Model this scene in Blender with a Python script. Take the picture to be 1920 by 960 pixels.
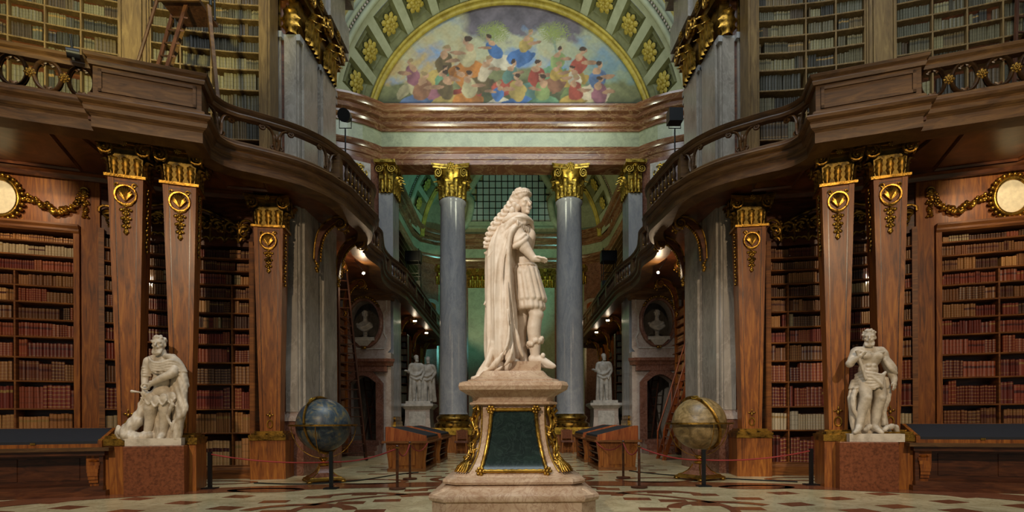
import bpy, bmesh, math, random
import numpy as np
from mathutils import Vector, Matrix

for o in list(bpy.data.objects):
    bpy.data.objects.remove(o)
scene = bpy.context.scene
COL = scene.collection
PI = math.pi
random.seed(7)
RNG = np.random.default_rng(11)

# ------------------------------------------------------------------ camera
# focal length 1000 px on a 1920 px wide frame, eye 1.25 m above the floor, horizon at row 790
EYE = 1.25
cam = bpy.data.cameras.new('camera')
cam.sensor_fit = 'HORIZONTAL'
cam.sensor_width = 36.0
cam.lens = 36.0 * 1000.0 / 1920.0
YAW, ROLL = 0.010, 0.005
cam.shift_y = (790 - 480) / 1920.0
cam.shift_x = -YAW * 1000.0 / 1920.0
cam.clip_end = 200
camo = bpy.data.objects.new('camera', cam)
COL.objects.link(camo)
camo.matrix_world = (Matrix.Translation((0, 0, EYE)) @ Matrix.Rotation(-YAW, 4, 'Z')
                     @ Matrix.Rotation(PI / 2, 4, 'X') @ Matrix.Rotation(-ROLL, 4, 'Z'))
scene.camera = camo

# ------------------------------------------------------------------ world, light, exposure
world = bpy.data.worlds.new('world')
scene.world = world
world.use_nodes = True
wb = world.node_tree.nodes['Background']
wb.inputs[0].default_value = (0.74, 0.83, 0.86, 1)
wb.inputs[1].default_value = 0.12
vs = scene.view_settings
vs.view_transform = 'Standard'
vs.look = 'None'
vs.gamma = 1.0
vs.exposure = 0.0
vs.use_curve_mapping = False


def light(name, kind, loc, target, energy, color, size=1.0, size_y=None, spot=60, blend=0.6):
    l = bpy.data.lights.new(name, kind)
    l.energy = energy
    l.color = color
    if kind == 'AREA':
        l.shape = 'RECTANGLE'
        l.size = size
        l.size_y = size_y or size
    else:
        l.shadow_soft_size = size
    if kind == 'SPOT':
        l.spot_size = math.radians(spot)
        l.spot_blend = blend
    o = bpy.data.objects.new(name, l)
    COL.objects.link(o)
    o.location = loc
    d = Vector(target) - Vector(loc)
    o.rotation_euler = d.to_track_quat('-Z', 'Y').to_euler()
    return o


WARM = (1.0, 0.72, 0.42)
WHITE = (1.0, 0.93, 0.82)
COOL = (0.72, 0.86, 1.0)
GREENISH = (1.0, 0.98, 0.62)
# daylight of the dome windows, high above the oval and out of the picture
light('dome_window_offscreen', 'AREA', (0, 3.0, 24), (0, 9, 0), 3000, (0.82, 0.93, 1.0), 14, 10)
# lamps on the gallery behind the camera that light the emperor and the floor
light('rear_gallery_lamp_left_offscreen', 'SPOT', (-5.2, -2.0, 7.2), (0.0, 7.4, 2.9), 3600, (1.0, 0.92, 0.82), 0.3, spot=34)
light('rear_gallery_lamp_right_offscreen', 'SPOT', (4.6, -2.5, 7.2), (0.1, 7.4, 2.2), 700, (1.0, 0.92, 0.82), 0.3, spot=34)
for s_, sd_ in ((-1, 'left'), (1, 'right')):
    # floods on the near gallery, beside the picture, aimed up at the upper bookcases
    light('gallery_flood_%s_offscreen' % sd_, 'SPOT', (s_ * 4.5, 2.5, 7.5), (s_ * 9.0, 11.3, 11.2), 4300 if s_ < 0 else 1300, (1.0, 0.93, 0.42) if s_ < 0 else (0.9, 0.95, 0.8), 0.25, spot=52)
    # added fill spots behind the camera to brighten the lower cases, no known fixture
    light('bookcase_fill_%s_offscreen' % sd_, 'SPOT', (s_ * 4.4, -2.0, 7.4), (s_ * 7.5, 11.0, 3.0), 2700, (1.0, 0.77, 0.50), 0.2, spot=46)
    # lamp below the gallery soffit just past the picture edge, over the bright cartouche
    light('soffit_lamp_%s_offscreen' % sd_, 'SPOT', (s_ * 9.3, 9.2, 6.1), (s_ * 10.0, 10.7, 5.6), 80, (1.0, 0.80, 0.52), 0.05, spot=85)

# ------------------------------------------------------------------ helpers
WM = {}          # world matrix of each object by name (nothing is evaluated yet)
IDENT = Matrix.Identity(4)


def lin(h):
    h = h.lstrip('#')
    out = []
    for i in (0, 2, 4):
        c = int(h[i:i + 2], 16) / 255
        out.append(c / 12.92 if c <= 0.04045 else ((c + 0.055) / 1.055) ** 2.4)
    return out


def V(*a):
    return np.array(a, dtype=float)


def at(u, v, d):
    """point seen at pixel (u, v) at depth d"""
    return ((u - 960) * d / 1000.0, d, EYE + (790 - v) * d / 1000.0)


def link(o, parent=None, W=None):
    W = (W or IDENT).copy()
    COL.objects.link(o)
    WM[o.name] = W
    if parent is not None:
        o.parent = parent
        o.matrix_basis = WM[parent.name].inverted() @ W
    else:
        o.matrix_basis = W
    return o


def tag(o, label=None, cat=None, group=None, kind=None):
    if label: o['label'] = label
    if cat: o['category'] = cat
    if group: o['group'] = group
    if kind: o['kind'] = kind
    return o


def thing(name, loc, label, cat, group=None, kind=None, rz=0.0):
    o = bpy.data.objects.new(name, None)
    o.empty_display_size = 0.2
    link(o, None, Matrix.Translation(loc) @ Matrix.Rotation(rz, 4, 'Z'))
    return tag(o, label, cat, group, kind)


def inst(name, mesh, parent, W):
    return link(bpy.data.objects.new(name, mesh), parent, W)


def basis(o, ex, ey, ez):
    m = Matrix.Identity(4)
    for i, e in enumerate((ex, ey, ez)):
        for k in range(3):
            m[k][i] = e[k]
    for k in range(3):
        m[k][3] = o[k]
    return m


class MB:
    def __init__(s):
        s.v, s.f, s.c = [], [], []

    def add(s, verts, faces, col=None):
        b = len(s.v)
        s.v.extend([tuple(map(float, p)) for p in verts])
        for fc in faces:
            s.f.append(tuple(i + b for i in fc))
            s.c.append(col)
        return s

    def obox(s, o, ex, ey, ez, col=None):
        o, ex, ey, ez = map(lambda a: np.array(a, float), (o, ex, ey, ez))
        p = [o, o + ex, o + ex + ey, o + ey]
        p += [q + ez for q in p]
        return s.add(p, [(3, 2, 1, 0), (4, 5, 6, 7), (0, 1, 5, 4), (1, 2, 6, 5), (2, 3, 7, 6), (3, 0, 4, 7)], col)

    def box(s, x0, x1, y0, y1, z0, z1, col=None):
        return s.obox((x0, y0, z0), (x1 - x0, 0, 0), (0, y1 - y0, 0), (0, 0, z1 - z0), col)

    def cbox(s, c, sx, sy, sz, rz=0, col=None):
        """box standing on c"""
        ca, sa = math.cos(rz), math.sin(rz)
        ex, ey = V(ca, sa, 0) * sx, V(-sa, ca, 0) * sy
        return s.obox(np.array(c, float) - ex / 2 - ey / 2, ex, ey, (0, 0, sz), col)

    def frustum(s, c, w0, d0, w1, d1, h, rz=0, off=(0, 0), col=None):
        ca, sa = math.cos(rz), math.sin(rz)
        ex, ey = V(ca, sa, 0), V(-sa, ca, 0)
        p = []
        for w, d, z, k in ((w0, d0, 0, 0), (w1, d1, h, 1)):
            for a, b in ((-1, -1), (1, -1), (1, 1), (-1, 1)):
                p.append(np.array(c, float) + ex * (a * w / 2 + k * off[0]) + ey * (b * d / 2 + k * off[1]) + V(0, 0, z))
        return s.add(p, [(3, 2, 1, 0), (4, 5, 6, 7), (0, 1, 5, 4), (1, 2, 6, 5), (2, 3, 7, 6), (3, 0, 4, 7)], col)

    def stack(s, c, prof, rz=0, asp=1.0, n=4, round_=False):
        """square (or n-gon) moulding stack: prof = [(half width, z)]"""
        if round_:
            return s.lathe([(r, z) for r, z in prof], c, n)
        ca, sa = math.cos(rz), math.sin(rz)
        ex, ey = V(ca, sa, 0), V(-sa, ca, 0)
        vs_, fs = [], []
        for w, z in prof:
            for a, b in ((-1, -1), (1, -1), (1, 1), (-1, 1)):
                vs_.append(np.array(c, float) + ex * a * w + ey * b * (w * asp if asp > 0 else w + asp) + V(0, 0, z))
        m = len(prof)
        for i in range(m - 1):
            for k in range(4):
                fs.append((4 * i + k, 4 * i + (k + 1) % 4, 4 * i + 4 + (k + 1) % 4, 4 * i + 4 + k))
        fs += [(3, 2, 1, 0), (4 * m - 4, 4 * m - 3, 4 * m - 2, 4 * m - 1)]
        return s.add(vs_, fs)

    def prism(s, poly, z0, z1, col=None):
        n = len(poly)
        p = [(x, y, z0) for x, y in poly] + [(x, y, z1) for x, y in poly]
        f = [tuple(range(n - 1, -1, -1)), tuple(range(n, 2 * n))]
        f += [(i, (i + 1) % n, n + (i + 1) % n, n + i) for i in range(n)]
        return s.add(p, f, col)

    def plate(s, poly, o, ex, ez, ey, t, col=None):
        """polygon in the plane (ex, ez) at o, thickened by t along ey"""
        o, ex, ez, ey = map(lambda a: np.array(a, float), (o, ex, ez, ey))
        n = len(poly)
        p = [o + ex * a + ez * b for a, b in poly]
        p += [q + ey * t for q in p]
        f = [tuple(range(n - 1, -1, -1)), tuple(range(n, 2 * n))]
        f += [(i, (i + 1) % n, n + (i + 1) % n, n + i) for i in range(n)]
        return s.add(p, f, col)

    def lathe(s, prof, c=(0, 0, 0), n=24, col=None, sx=1.0, sy=1.0):
        vs_, fs = [], []
        for r, z in prof:
            for k in range(n):
                a = 2 * PI * k / n
                vs_.append((c[0] + r * math.cos(a) * sx, c[1] + r * math.sin(a) * sy, c[2] + z))
        m = len(prof)
        for i in range(m - 1):
            for k in range(n):
                fs.append((i * n + k, i * n + (k + 1) % n, (i + 1) * n + (k + 1) % n, (i + 1) * n + k))
        fs += [tuple(range(n - 1, -1, -1)), tuple(range((m - 1) * n, m * n))]
        return s.add(vs_, fs, col)

    def tube(s, path, r, n=6, col=None, flat=1.0):
        P = [np.array(p, float) for p in path]
        m = len(P)
        R = list(r) if hasattr(r, '__len__') else [r] * m
        T = [P[min(i + 1, m - 1)] - P[max(i - 1, 0)] for i in range(m)]
        T = [t / (np.linalg.norm(t) + 1e-9) for t in T]
        up = V(0, 0, 1) if abs(T[0][2]) < 0.9 else V(0, 1, 0)
        N = up - T[0] * up.dot(T[0])
        N /= np.linalg.norm(N)
        vs_, fs = [], []
        for i in range(m):
            N = N - T[i] * N.dot(T[i])
            N /= np.linalg.norm(N) + 1e-9
            B = np.cross(T[i], N)
            for k in range(n):
                a = 2 * PI * k / n
                vs_.append(P[i] + (N * math.cos(a) * flat + B * math.sin(a)) * R[i])
        for i in range(m - 1):
            for k in range(n):
                fs.append((i * n + k, i * n + (k + 1) % n, (i + 1) * n + (k + 1) % n, (i + 1) * n + k))
        fs += [tuple(range(n - 1, -1, -1)), tuple(range((m - 1) * n, m * n))]
        return s.add(vs_, fs, col)

    def sweep(s, path, prof, closed=True, side=1, ends=True):
        """profile [(offset, z)] carried along a plan path [(x, y)], mitred; offset to the side's normal"""
        P = [np.array(p, float) for p in path]
        m, n = len(P), len(prof)
        vs_, fs = [], []
        for i in range(m):
            d0 = P[i] - P[max(i - 1, 0)] if i else P[1] - P[0]
            d1 = P[min(i + 1, m - 1)] - P[i] if i < m - 1 else P[i] - P[i - 1]
            d0, d1 = d0 / np.linalg.norm(d0), d1 / np.linalg.norm(d1)
            n0, n1 = V(-d0[1], d0[0]) * side, V(-d1[1], d1[0]) * side
            nn = n0 + n1
            nn = nn / max(0.35, nn.dot(n0))
            for off, z in prof:
                q = P[i] + nn * off
                vs_.append((q[0], q[1], z))
        kk = n if closed else n - 1
        for i in range(m - 1):
            for k in range(kk):
                a, b = i * n + k, i * n + (k + 1) % n
                fs.append((a, b, b + n, a + n))
        if closed and ends:
            fs += [tuple(range(n - 1, -1, -1)), tuple(range((m - 1) * n, m * n))]
        return s.add(vs_, fs)

    def ell(s, c, r, n=8, m=5, col=None, R=None):
        vs_, fs = [], []
        for j in range(m + 1):
            t = PI * j / m
            for k in range(n):
                a = 2 * PI * k / n
                p = V(r[0] * math.sin(t) * math.cos(a), r[1] * math.sin(t) * math.sin(a), r[2] * math.cos(t))
                if R is not None: p = R @ p
                vs_.append(np.array(c, float) + p)
        for j in range(m):
            for k in range(n):
                fs.append((j * n + k, (j + 1) * n + k, (j + 1) * n + (k + 1) % n, j * n + (k + 1) % n))
        return s.add(vs_, fs, col)

    def grid(s, fn, nu, nv, col=None, thick=None):
        vs_ = [fn(i / nu, j / nv) for j in range(nv + 1) for i in range(nu + 1)]
        fs = [(j * (nu + 1) + i, j * (nu + 1) + i + 1, (j + 1) * (nu + 1) + i + 1, (j + 1) * (nu + 1) + i)
              for j in range(nv) for i in range(nu)]
        return s.add(vs_, fs, col)

    def map(s, fn):
        s.v = [tuple(fn(p)) for p in s.v]
        return s

    def mesh(s, name, mat, mir=1, smooth=None, org=None):
        me = bpy.data.meshes.new(name)
        v = np.array(s.v, float).reshape(-1, 3)
        if org is not None: v = v - np.array(org)
        fs = s.f
        if mir < 0:
            v = v * V(-1, 1, 1)
            fs = [f[::-1] for f in fs]
        me.from_pydata([tuple(p) for p in v], [], fs)
        if any(c is not None for c in s.c):
            a = me.color_attributes.new('Col', 'FLOAT_COLOR', 'CORNER')
            buf = np.ones((len(me.loops), 4), np.float32)
            k = 0
            for f, c in zip(fs, s.c):
                buf[k:k + len(f), :3] = c if c is not None else (0.5, 0.5, 0.5)
                k += len(f)
            a.data.foreach_set('color', buf.ravel())
        if smooth is not None:
            me.polygons.foreach_set('use_smooth', [True] * len(me.polygons))
            me.set_sharp_from_angle(angle=math.radians(smooth))
        if mat: me.materials.append(mat)
        me.update()
        return me

    def build(s, name, mat, parent=None, mir=1, smooth=None):
        """world-space vertices -> an object whose origin is its parent's (or the world) origin"""
        W = Matrix.Translation(WM[parent.name].to_translation()) if parent is not None else IDENT
        me = s.mesh(name, mat, mir, smooth)
        if parent is not None:
            t = W.to_translation()
            me.transform(Matrix.Translation(-t))
        return link(bpy.data.objects.new(name, me), parent, W)


def spline(pts, k=6):
    """Catmull-Rom through the points"""
    P = [np.array(p, float) for p in pts]
    out = []
    for i in range(len(P) - 1):
        a, b, c, d = P[max(i - 1, 0)], P[i], P[i + 1], P[min(i + 2, len(P) - 1)]
        for j in range(k):
            t = j / k
            out.append(0.5 * (2 * b + (c - a) * t + (2 * a - 5 * b + 4 * c - d) * t * t + (3 * b - a - 3 * c + d) * t ** 3))
    out.append(P[-1])
    return out


def spiral(turns=1.75, r0=1.0, r1=0.12, n=30, a0=0.0, sgn=1):
    out = []
    for i in range(n):
        t = i / (n - 1)
        r = r0 * (1 - t) + r1 * t
        a = a0 + sgn * turns * 2 * PI * t
        out.append((r * math.cos(a), r * math.sin(a)))
    return out


# ------------------------------------------------------------------ materials
def mat_new(name):
    m = bpy.data.materials.new(name)
    m.use_nodes = True
    nt = m.node_tree
    return m, nt, nt.nodes['Principled BSDF']


def nd(nt, kind, **kw):
    n = nt.nodes.new(kind)
    for k, v in kw.items():
        if k in n.inputs: n.inputs[k].default_value = v
        else: setattr(n, k, v)
    return n


def coords(nt, scale=(1, 1, 1), rot=(0, 0, 0)):
    tc = nd(nt, 'ShaderNodeTexCoord')
    mp = nd(nt, 'ShaderNodeMapping')
    mp.inputs['Scale'].default_value = scale
    mp.inputs['Rotation'].default_value = rot
    nt.links.new(tc.outputs['Object'], mp.inputs['Vector'])
    return mp.outputs['Vector']


def ramp(nt, fac, stops):
    r = nd(nt, 'ShaderNodeValToRGB')
    el = r.color_ramp.elements
    while len(el) < len(stops): el.new(0.5)
    for e, (p, c) in zip(el, stops):
        e.position = p
        e.color = (*c, 1)
    nt.links.new(fac, r.inputs['Fac'])
    return r.outputs['Color']


def bump(nt, b, h, strength, dist=0.01):
    bn = nd(nt, 'ShaderNodeBump', Strength=strength, Distance=dist)
    nt.links.new(h, bn.inputs['Height'])
    nt.links.new(bn.outputs['Normal'], b.inputs['Normal'])


def wood(name, dark, mid, light_, rough=0.34, scale=(9, 9, 0.9), rot=(0, 0, 0), coat=0.25):
    m, nt, b = mat_new(name)
    v = coords(nt, scale, rot)
    n1 = nd(nt, 'ShaderNodeTexNoise', Scale=1.3, Detail=7.0, Roughness=0.62, Distortion=1.4)
    nt.links.new(v, n1.inputs['Vector'])
    n2 = nd(nt, 'ShaderNodeTexNoise', Scale=0.35, Detail=2.0)
    nt.links.new(coords(nt), n2.inputs['Vector'])
    mx = nd(nt, 'ShaderNodeMath', operation='MULTIPLY_ADD')
    nt.links.new(n2.outputs['Fac'], mx.inputs[0])
    mx.inputs[1].default_value = 0.35
    nt.links.new(n1.outputs['Fac'], mx.inputs[2])
    c = ramp(nt, mx.outputs[0], [(0.45, lin(dark)), (0.66, lin(mid)), (0.88, lin(light_))])
    nt.links.new(c, b.inputs['Base Color'])
    b.inputs['Roughness'].default_value = rough
    b.inputs['Coat Weight'].default_value = coat
    b.inputs['Coat Roughness'].default_value = 0.25
    b.inputs['Specular IOR Level'].default_value = 0.35
    bump(nt, b, n1.outputs['Fac'], 0.12, 0.004)
    return m


def marble(name, base, alt, vein, rough=0.22, scale=1.0, vein_amt=0.5, stretch=(1, 1, 1)):
    m, nt, b = mat_new(name)
    v = coords(nt, tuple(scale * k for k in stretch))
    n1 = nd(nt, 'ShaderNodeTexNoise', Scale=1.6, Detail=9.0, Roughness=0.66, Distortion=0.9)
    nt.links.new(v, n1.inputs['Vector'])
    c = ramp(nt, n1.outputs['Fac'], [(0.36, lin(alt)), (0.6, lin(base))])
    n2 = nd(nt, 'ShaderNodeTexNoise', Scale=2.2, Detail=8.0, Roughness=0.6, Distortion=2.2)
    nt.links.new(v, n2.inputs['Vector'])
    k = 1 - vein_amt
    f = ramp(nt, n2.outputs['Fac'], [(0.46, (0, 0, 0)), (0.5, (vein_amt,) * 3), (0.54, (0, 0, 0))])
    mix = nd(nt, 'ShaderNodeMix', data_type='RGBA')
    nt.links.new(f, mix.inputs['Factor'])
    nt.links.new(c, mix.inputs['A'])
    mix.inputs['B'].default_value = (*lin(vein), 1)
    nt.links.new(mix.outputs['Result'], b.inputs['Base Color'])
    b.inputs['Roughness'].default_value = rough
    return m


def gilt(name, base='#c99a3c', dark='#5e4212', rough=0.3, metal=0.9, bscale=40):
    m, nt, b = mat_new(name)
    n1 = nd(nt, 'ShaderNodeTexNoise', Scale=6.0, Detail=6.0, Roughness=0.6)
    nt.links.new(coords(nt), n1.inputs['Vector'])
    nt.links.new(ramp(nt, n1.outputs['Fac'], [(0.34, lin(dark)), (0.56, lin(base))]), b.inputs['Base Color'])
    b.inputs['Metallic'].default_value = metal
    b.inputs['Roughness'].default_value = rough
    n2 = nd(nt, 'ShaderNodeTexNoise', Scale=bscale, Detail=3.0)
    nt.links.new(coords(nt), n2.inputs['Vector'])
    bump(nt, b, n2.outputs['Fac'], 0.35, 0.01)
    return m


def stone(name, base, alt, rough=0.55, scale=5.0, bs=0.25):
    m, nt, b = mat_new(name)
    n1 = nd(nt, 'ShaderNodeTexNoise', Scale=scale, Detail=8.0, Roughness=0.65)
    nt.links.new(coords(nt), n1.inputs['Vector'])
    nt.links.new(ramp(nt, n1.outputs['Fac'], [(0.35, lin(alt)), (0.58, lin(base))]), b.inputs['Base Color'])
    b.inputs['Roughness'].default_value = rough
    n2 = nd(nt, 'ShaderNodeTexNoise', Scale=scale * 9, Detail=4.0)
    nt.links.new(coords(nt), n2.inputs['Vector'])
    bump(nt, b, n2.outputs['Fac'], bs, 0.006)
    return m


def plain(name, col, rough=0.5, metal=0.0, emit=None, es=0.0, noise=0.12):
    m, nt, b = mat_new(name)
    n1 = nd(nt, 'ShaderNodeTexNoise', Scale=14.0, Detail=4.0)
    nt.links.new(coords(nt), n1.inputs['Vector'])
    c = lin(col)
    nt.links.new(ramp(nt, n1.outputs['Fac'], [(0.3, [k * (1 - noise) for k in c]), (0.7, [min(1, k * (1 + noise)) for k in c])]), b.inputs['Base Color'])
    b.inputs['Roughness'].default_value = rough
    b.inputs['Metallic'].default_value = metal
    if emit:
        b.inputs['Emission Color'].default_value = (*lin(emit), 1)
        b.inputs['Emission Strength'].default_value = es
    return m


def attr_mat(name, rough=0.5, grain=30.0, amt=0.3, coat=0.0):
    m, nt, b = mat_new(name)
    a = nd(nt, 'ShaderNodeVertexColor', layer_name='Col')
    n1 = nd(nt, 'ShaderNodeTexNoise', Scale=grain, Detail=5.0, Roughness=0.7)
    nt.links.new(coords(nt), n1.inputs['Vector'])
    g = ramp(nt, n1.outputs['Fac'], [(0.3, (1 - amt,) * 3), (0.65, (1, 1, 1))])
    mix = nd(nt, 'ShaderNodeMix', data_type='RGBA', blend_type='MULTIPLY')
    mix.inputs['Factor'].default_value = 1.0
    nt.links.new(a.outputs['Color'], mix.inputs['A'])
    nt.links.new(g, mix.inputs['B'])
    nt.links.new(mix.outputs['Result'], b.inputs['Base Color'])
    b.inputs['Roughness'].default_value = rough
    b.inputs['Coat Weight'].default_value = coat
    return m


MT = dict(
    walnut=wood('walnut', '#4f270d', '#844816', '#a96825', rough=0.46, coat=0.06),
    walnut_h=wood('walnut_horizontal', '#49270f', '#73421a', '#945c29', scale=(1.0, 1.0, 9), rough=0.46, coat=0.06),
    wood_dark=wood('dark_walnut', '#2c160c', '#4f2a16', '#6e3f22', scale=(1.2, 1.2, 8)),
    wood_gal=wood('gallery_walnut', '#35220f', '#55391d', '#70502b', scale=(1.2, 1.2, 9), rough=0.45, coat=0.08),
    wood_up=wood('pale_oak', '#57432a', '#735a37', '#8c7146', rough=0.45, scale=(8, 8, 1.0), coat=0.1),
    wood_lad=wood('ladder_wood', '#2e1a12', '#482a1c', '#613d29', rough=0.4),
    wood_red=wood('cherry_wood', '#6b2f14', '#96491f', '#b5672f', rough=0.35),
    gold=gilt('gilding', '#bb8d38', '#4a330f', rough=0.3),
    gold_dark=gilt('dark_gilding', '#6a5526', '#231b0c', rough=0.45),
    gold_old=gilt('old_gilding', '#9c7630', '#2c1f0b', rough=0.36),
    gold_pale=gilt('pale_gilding', '#c4a244', '#463610', rough=0.32, metal=0.9),
    grey=marble('grey_marble', '#a5a3a1', '#85868a', '#bab4ab', scale=1.1, vein_amt=0.35, stretch=(1, 1, 0.35)),
    greywarm=marble('warm_grey_marble', '#a0978a', '#7f766b', '#bcb1a4', scale=0.9, vein_amt=0.4, stretch=(1, 1, 0.4)),
    pinkgrey=marble('pale_pink_marble', '#b3a59a', '#9a877c', '#c9beb4', scale=1.0, vein_amt=0.4),
    red=marble('red_marble', '#80553a', '#5c3a26', '#a5865f', scale=0.8, vein_amt=0.55, stretch=(0.4, 0.4, 2.0), rough=0.2),
    redlow=marble('red_brown_marble', '#7d5240', '#5f3d30', '#a0796a', scale=1.2, vein_amt=0.45),
    green=marble('green_grey_stucco', '#9aa082', '#838a70', '#b3b698', scale=1.3, vein_amt=0.35, rough=0.3),
    cream=marble('cream_marble', '#c3a688', '#ab8a6a', '#8b6148', scale=1.7, vein_amt=0.55, rough=0.25),
    granite=stone('red_granite', '#7e4527', '#55290f', rough=0.3, scale=22, bs=0.05),
    floor=marble('floor_marble', '#cdbd93', '#ae9d74', '#8c7b59', scale=1.0, vein_amt=0.5, rough=0.24),
    tile=marble('tile_marble', '#7e4a30', '#653823', '#96674c', scale=3.0, vein_amt=0.3, rough=0.16),
    vault=stone('vault_plaster', '#a9ae92', '#979c80', rough=0.6, scale=2.0, bs=0.08),
    vault_line=stone('vault_moulding', '#70724c', '#5c5e3c', rough=0.6, scale=3, bs=0.1),
    ochre=stone('ochre_stucco', '#b7a447', '#927d2b', rough=0.5, scale=3, bs=0.4),
    statue=stone('emperor_stone', '#e0ccb4', '#cdb396', rough=0.5, scale=4, bs=0.15),
    statue_w=stone('weathered_stone', '#d2c4b0', '#a89a86', rough=0.5, scale=5, bs=0.2),
    statue_g=stone('pale_stone', '#c4bdb2', '#9d968c', rough=0.5, scale=5, bs=0.2),
    book=attr_mat('book_leather', 0.42, 60, 0.35, coat=0.15),
    black=plain('black_metal', '#141416', 0.4, 0.3),
    felt=plain('dark_cover', '#16181f', 0.75),
    slate=marble('inscription_slate', '#1d2a22', '#141d18', '#3c4a42', scale=2.0, vein_amt=0.3, rough=0.18),
    rope=plain('red_rope', '#8e2b26', 0.8),
    glass=plain('window_glass', '#9aa39e', 0.2),
    lens=plain('lamp_lens', '#2a2e30', 0.1),
    leadmetal=plain('window_bar', '#15181a', 0.5, 0.4),
)

# ------------------------------------------------------------------ ornament kit
def make_leaf():
    b = MB()

    def fn(u, t):
        s = u * 2 - 1
        w = 0.5 * (0.55 + 0.45 * math.sin(PI * min(1, t * 1.05))) * (1 - 0.30 * abs(math.sin(3.5 * PI * t)))
        if t > 0.8: w *= 1 - 0.75 * ((t - 0.8) / 0.2) ** 1.5
        k = max(0, (t - 0.6) / 0.4)
        y = 0.10 * t + 0.34 * k * k + 0.12 * (1 - s * s) * (1 - 0.5 * t) + 0.05 * math.cos(5 * PI * s)
        z = t - 0.24 * max(0, (t - 0.78) / 0.22) ** 2
        return (s * w, y, z)
    b.grid(fn, 6, 14)
    return b


LEAF = {k: make_leaf().mesh('leaf', MT[k], smooth=60) for k in ('gold', 'gold_old', 'gold_pale')}


def make_volute(sgn):
    b = MB()
    sp = spiral(1.9, 1.0, 0.16, 26, a0=PI / 2, sgn=sgn)
    n = len(sp)
    b.tube([(x, 0, z) for x, z in sp], [0.20 * (1 - 0.5 * i / n) for i in range(n)], 6)
    b.ell((0, -0.02, 0), (0.2, 0.25, 0.2), 8, 5)
    return b


VOL = {(k, s): make_volute(s).mesh('volute', MT[k], smooth=60) for k in ('gold', 'gold_old', 'gold_pale') for s in (-1, 1)}


def make_rosette(n=8, r=1.0):
    b = MB()
    for ring, (rr, nn, zz) in enumerate(((0.66, n, 0.10), (0.36, n, 0.24))):
        for k in range(nn):
            a = 2 * PI * (k + 0.5 * ring) / nn
            R = np.array([[math.cos(a), -math.sin(a), 0], [math.sin(a), math.cos(a), 0], [0, 0, 1]])
            b.ell((rr * math.cos(a), rr * math.sin(a), zz), (0.34 - 0.08 * ring, 0.27 - 0.06 * ring, 0.13), 6, 4, R=R)
    b.ell((0, 0, 0.3), (0.18, 0.18, 0.16), 8, 4)
    return b


ROS = {k: make_rosette().mesh('rosette', MT[k], smooth=60) for k in ('gold', 'gold_old', 'gold_pale', 'ochre')}


def face_capital(cap, p0, ex, w, nrm, H, key, mir=1, lw=0.3, flare=0.1, two_rows=True, vr=0.16):
    """gilt leaves, volutes and flower on one face of a capital; X is mirrored for the other side of the hall"""
    M = V(mir, 1, 1)
    p0, ex, nrm = np.array(p0, float) * M, np.array(ex, float) * M, np.array(nrm, float) * M
    up = V(0, 0, 1)
    k = max(1, round(w / lw))
    rows = ((0.0, 0.50, k, 0.0), (0.0, 0.74, k - 1, 0.5)) if two_rows else ((0.0, 0.62, k, 0.0),)
    for ri, (z, hh, n, sh) in enumerate(rows):
        for i in range(n):
            a = (i + 0.5 + sh) * w / k
            o = p0 + ex * a + nrm * (0.0 if ri == 0 else -0.015) + up * z * H
            inst('leaf', LEAF[key], cap, basis(o, ex * (w / k) * 1.12, nrm * hh * H * 0.75, up * hh * H))
    r = vr * H / 0.9
    for sgn in (-1, 1):
        o = p0 + ex * (w / 2 + sgn * (w / 2 + flare * 0.6 - r * 0.5)) + nrm * (flare * 0.7) + up * (0.76 * H)
        inst('volute', VOL[(key, sgn)], cap, basis(o, ex * r, -nrm * r, up * r))
    o = p0 + ex * w / 2 + nrm * (flare * 0.9) + up * 0.91 * H
    inst('rosette', ROS[key], cap, basis(o, ex * 0.11 * H, up * 0.11 * H, nrm * 0.11 * H))


def concave_abacus(b, c, A, z0, z1, rz=0, dip=0.16, asp=1.0):
    pts = []
    for k in range(4):
        a0 = rz + PI / 4 + k * PI / 2
        p, q = V(math.cos(a0), math.sin(a0)) * A * 1.414, V(math.cos(a0 + PI / 2), math.sin(a0 + PI / 2)) * A * 1.414
        for j in range(7):
            t = j / 7
            m = p * (1 - t) + q * t
            pts.append(m - (m / np.linalg.norm(m)) * 0 - (p + q) / np.linalg.norm(p + q) * dip * A * math.sin(PI * t))
    b.prism([(c[0] + x, c[1] + y) for x, y in pts], z0, z0 + (z1 - z0) * 0.55)
    b.prism([(c[0] + x * 1.06, c[1] + y * 1.06) for x, y in pts], z0 + (z1 - z0) * 0.55, z1)


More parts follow.
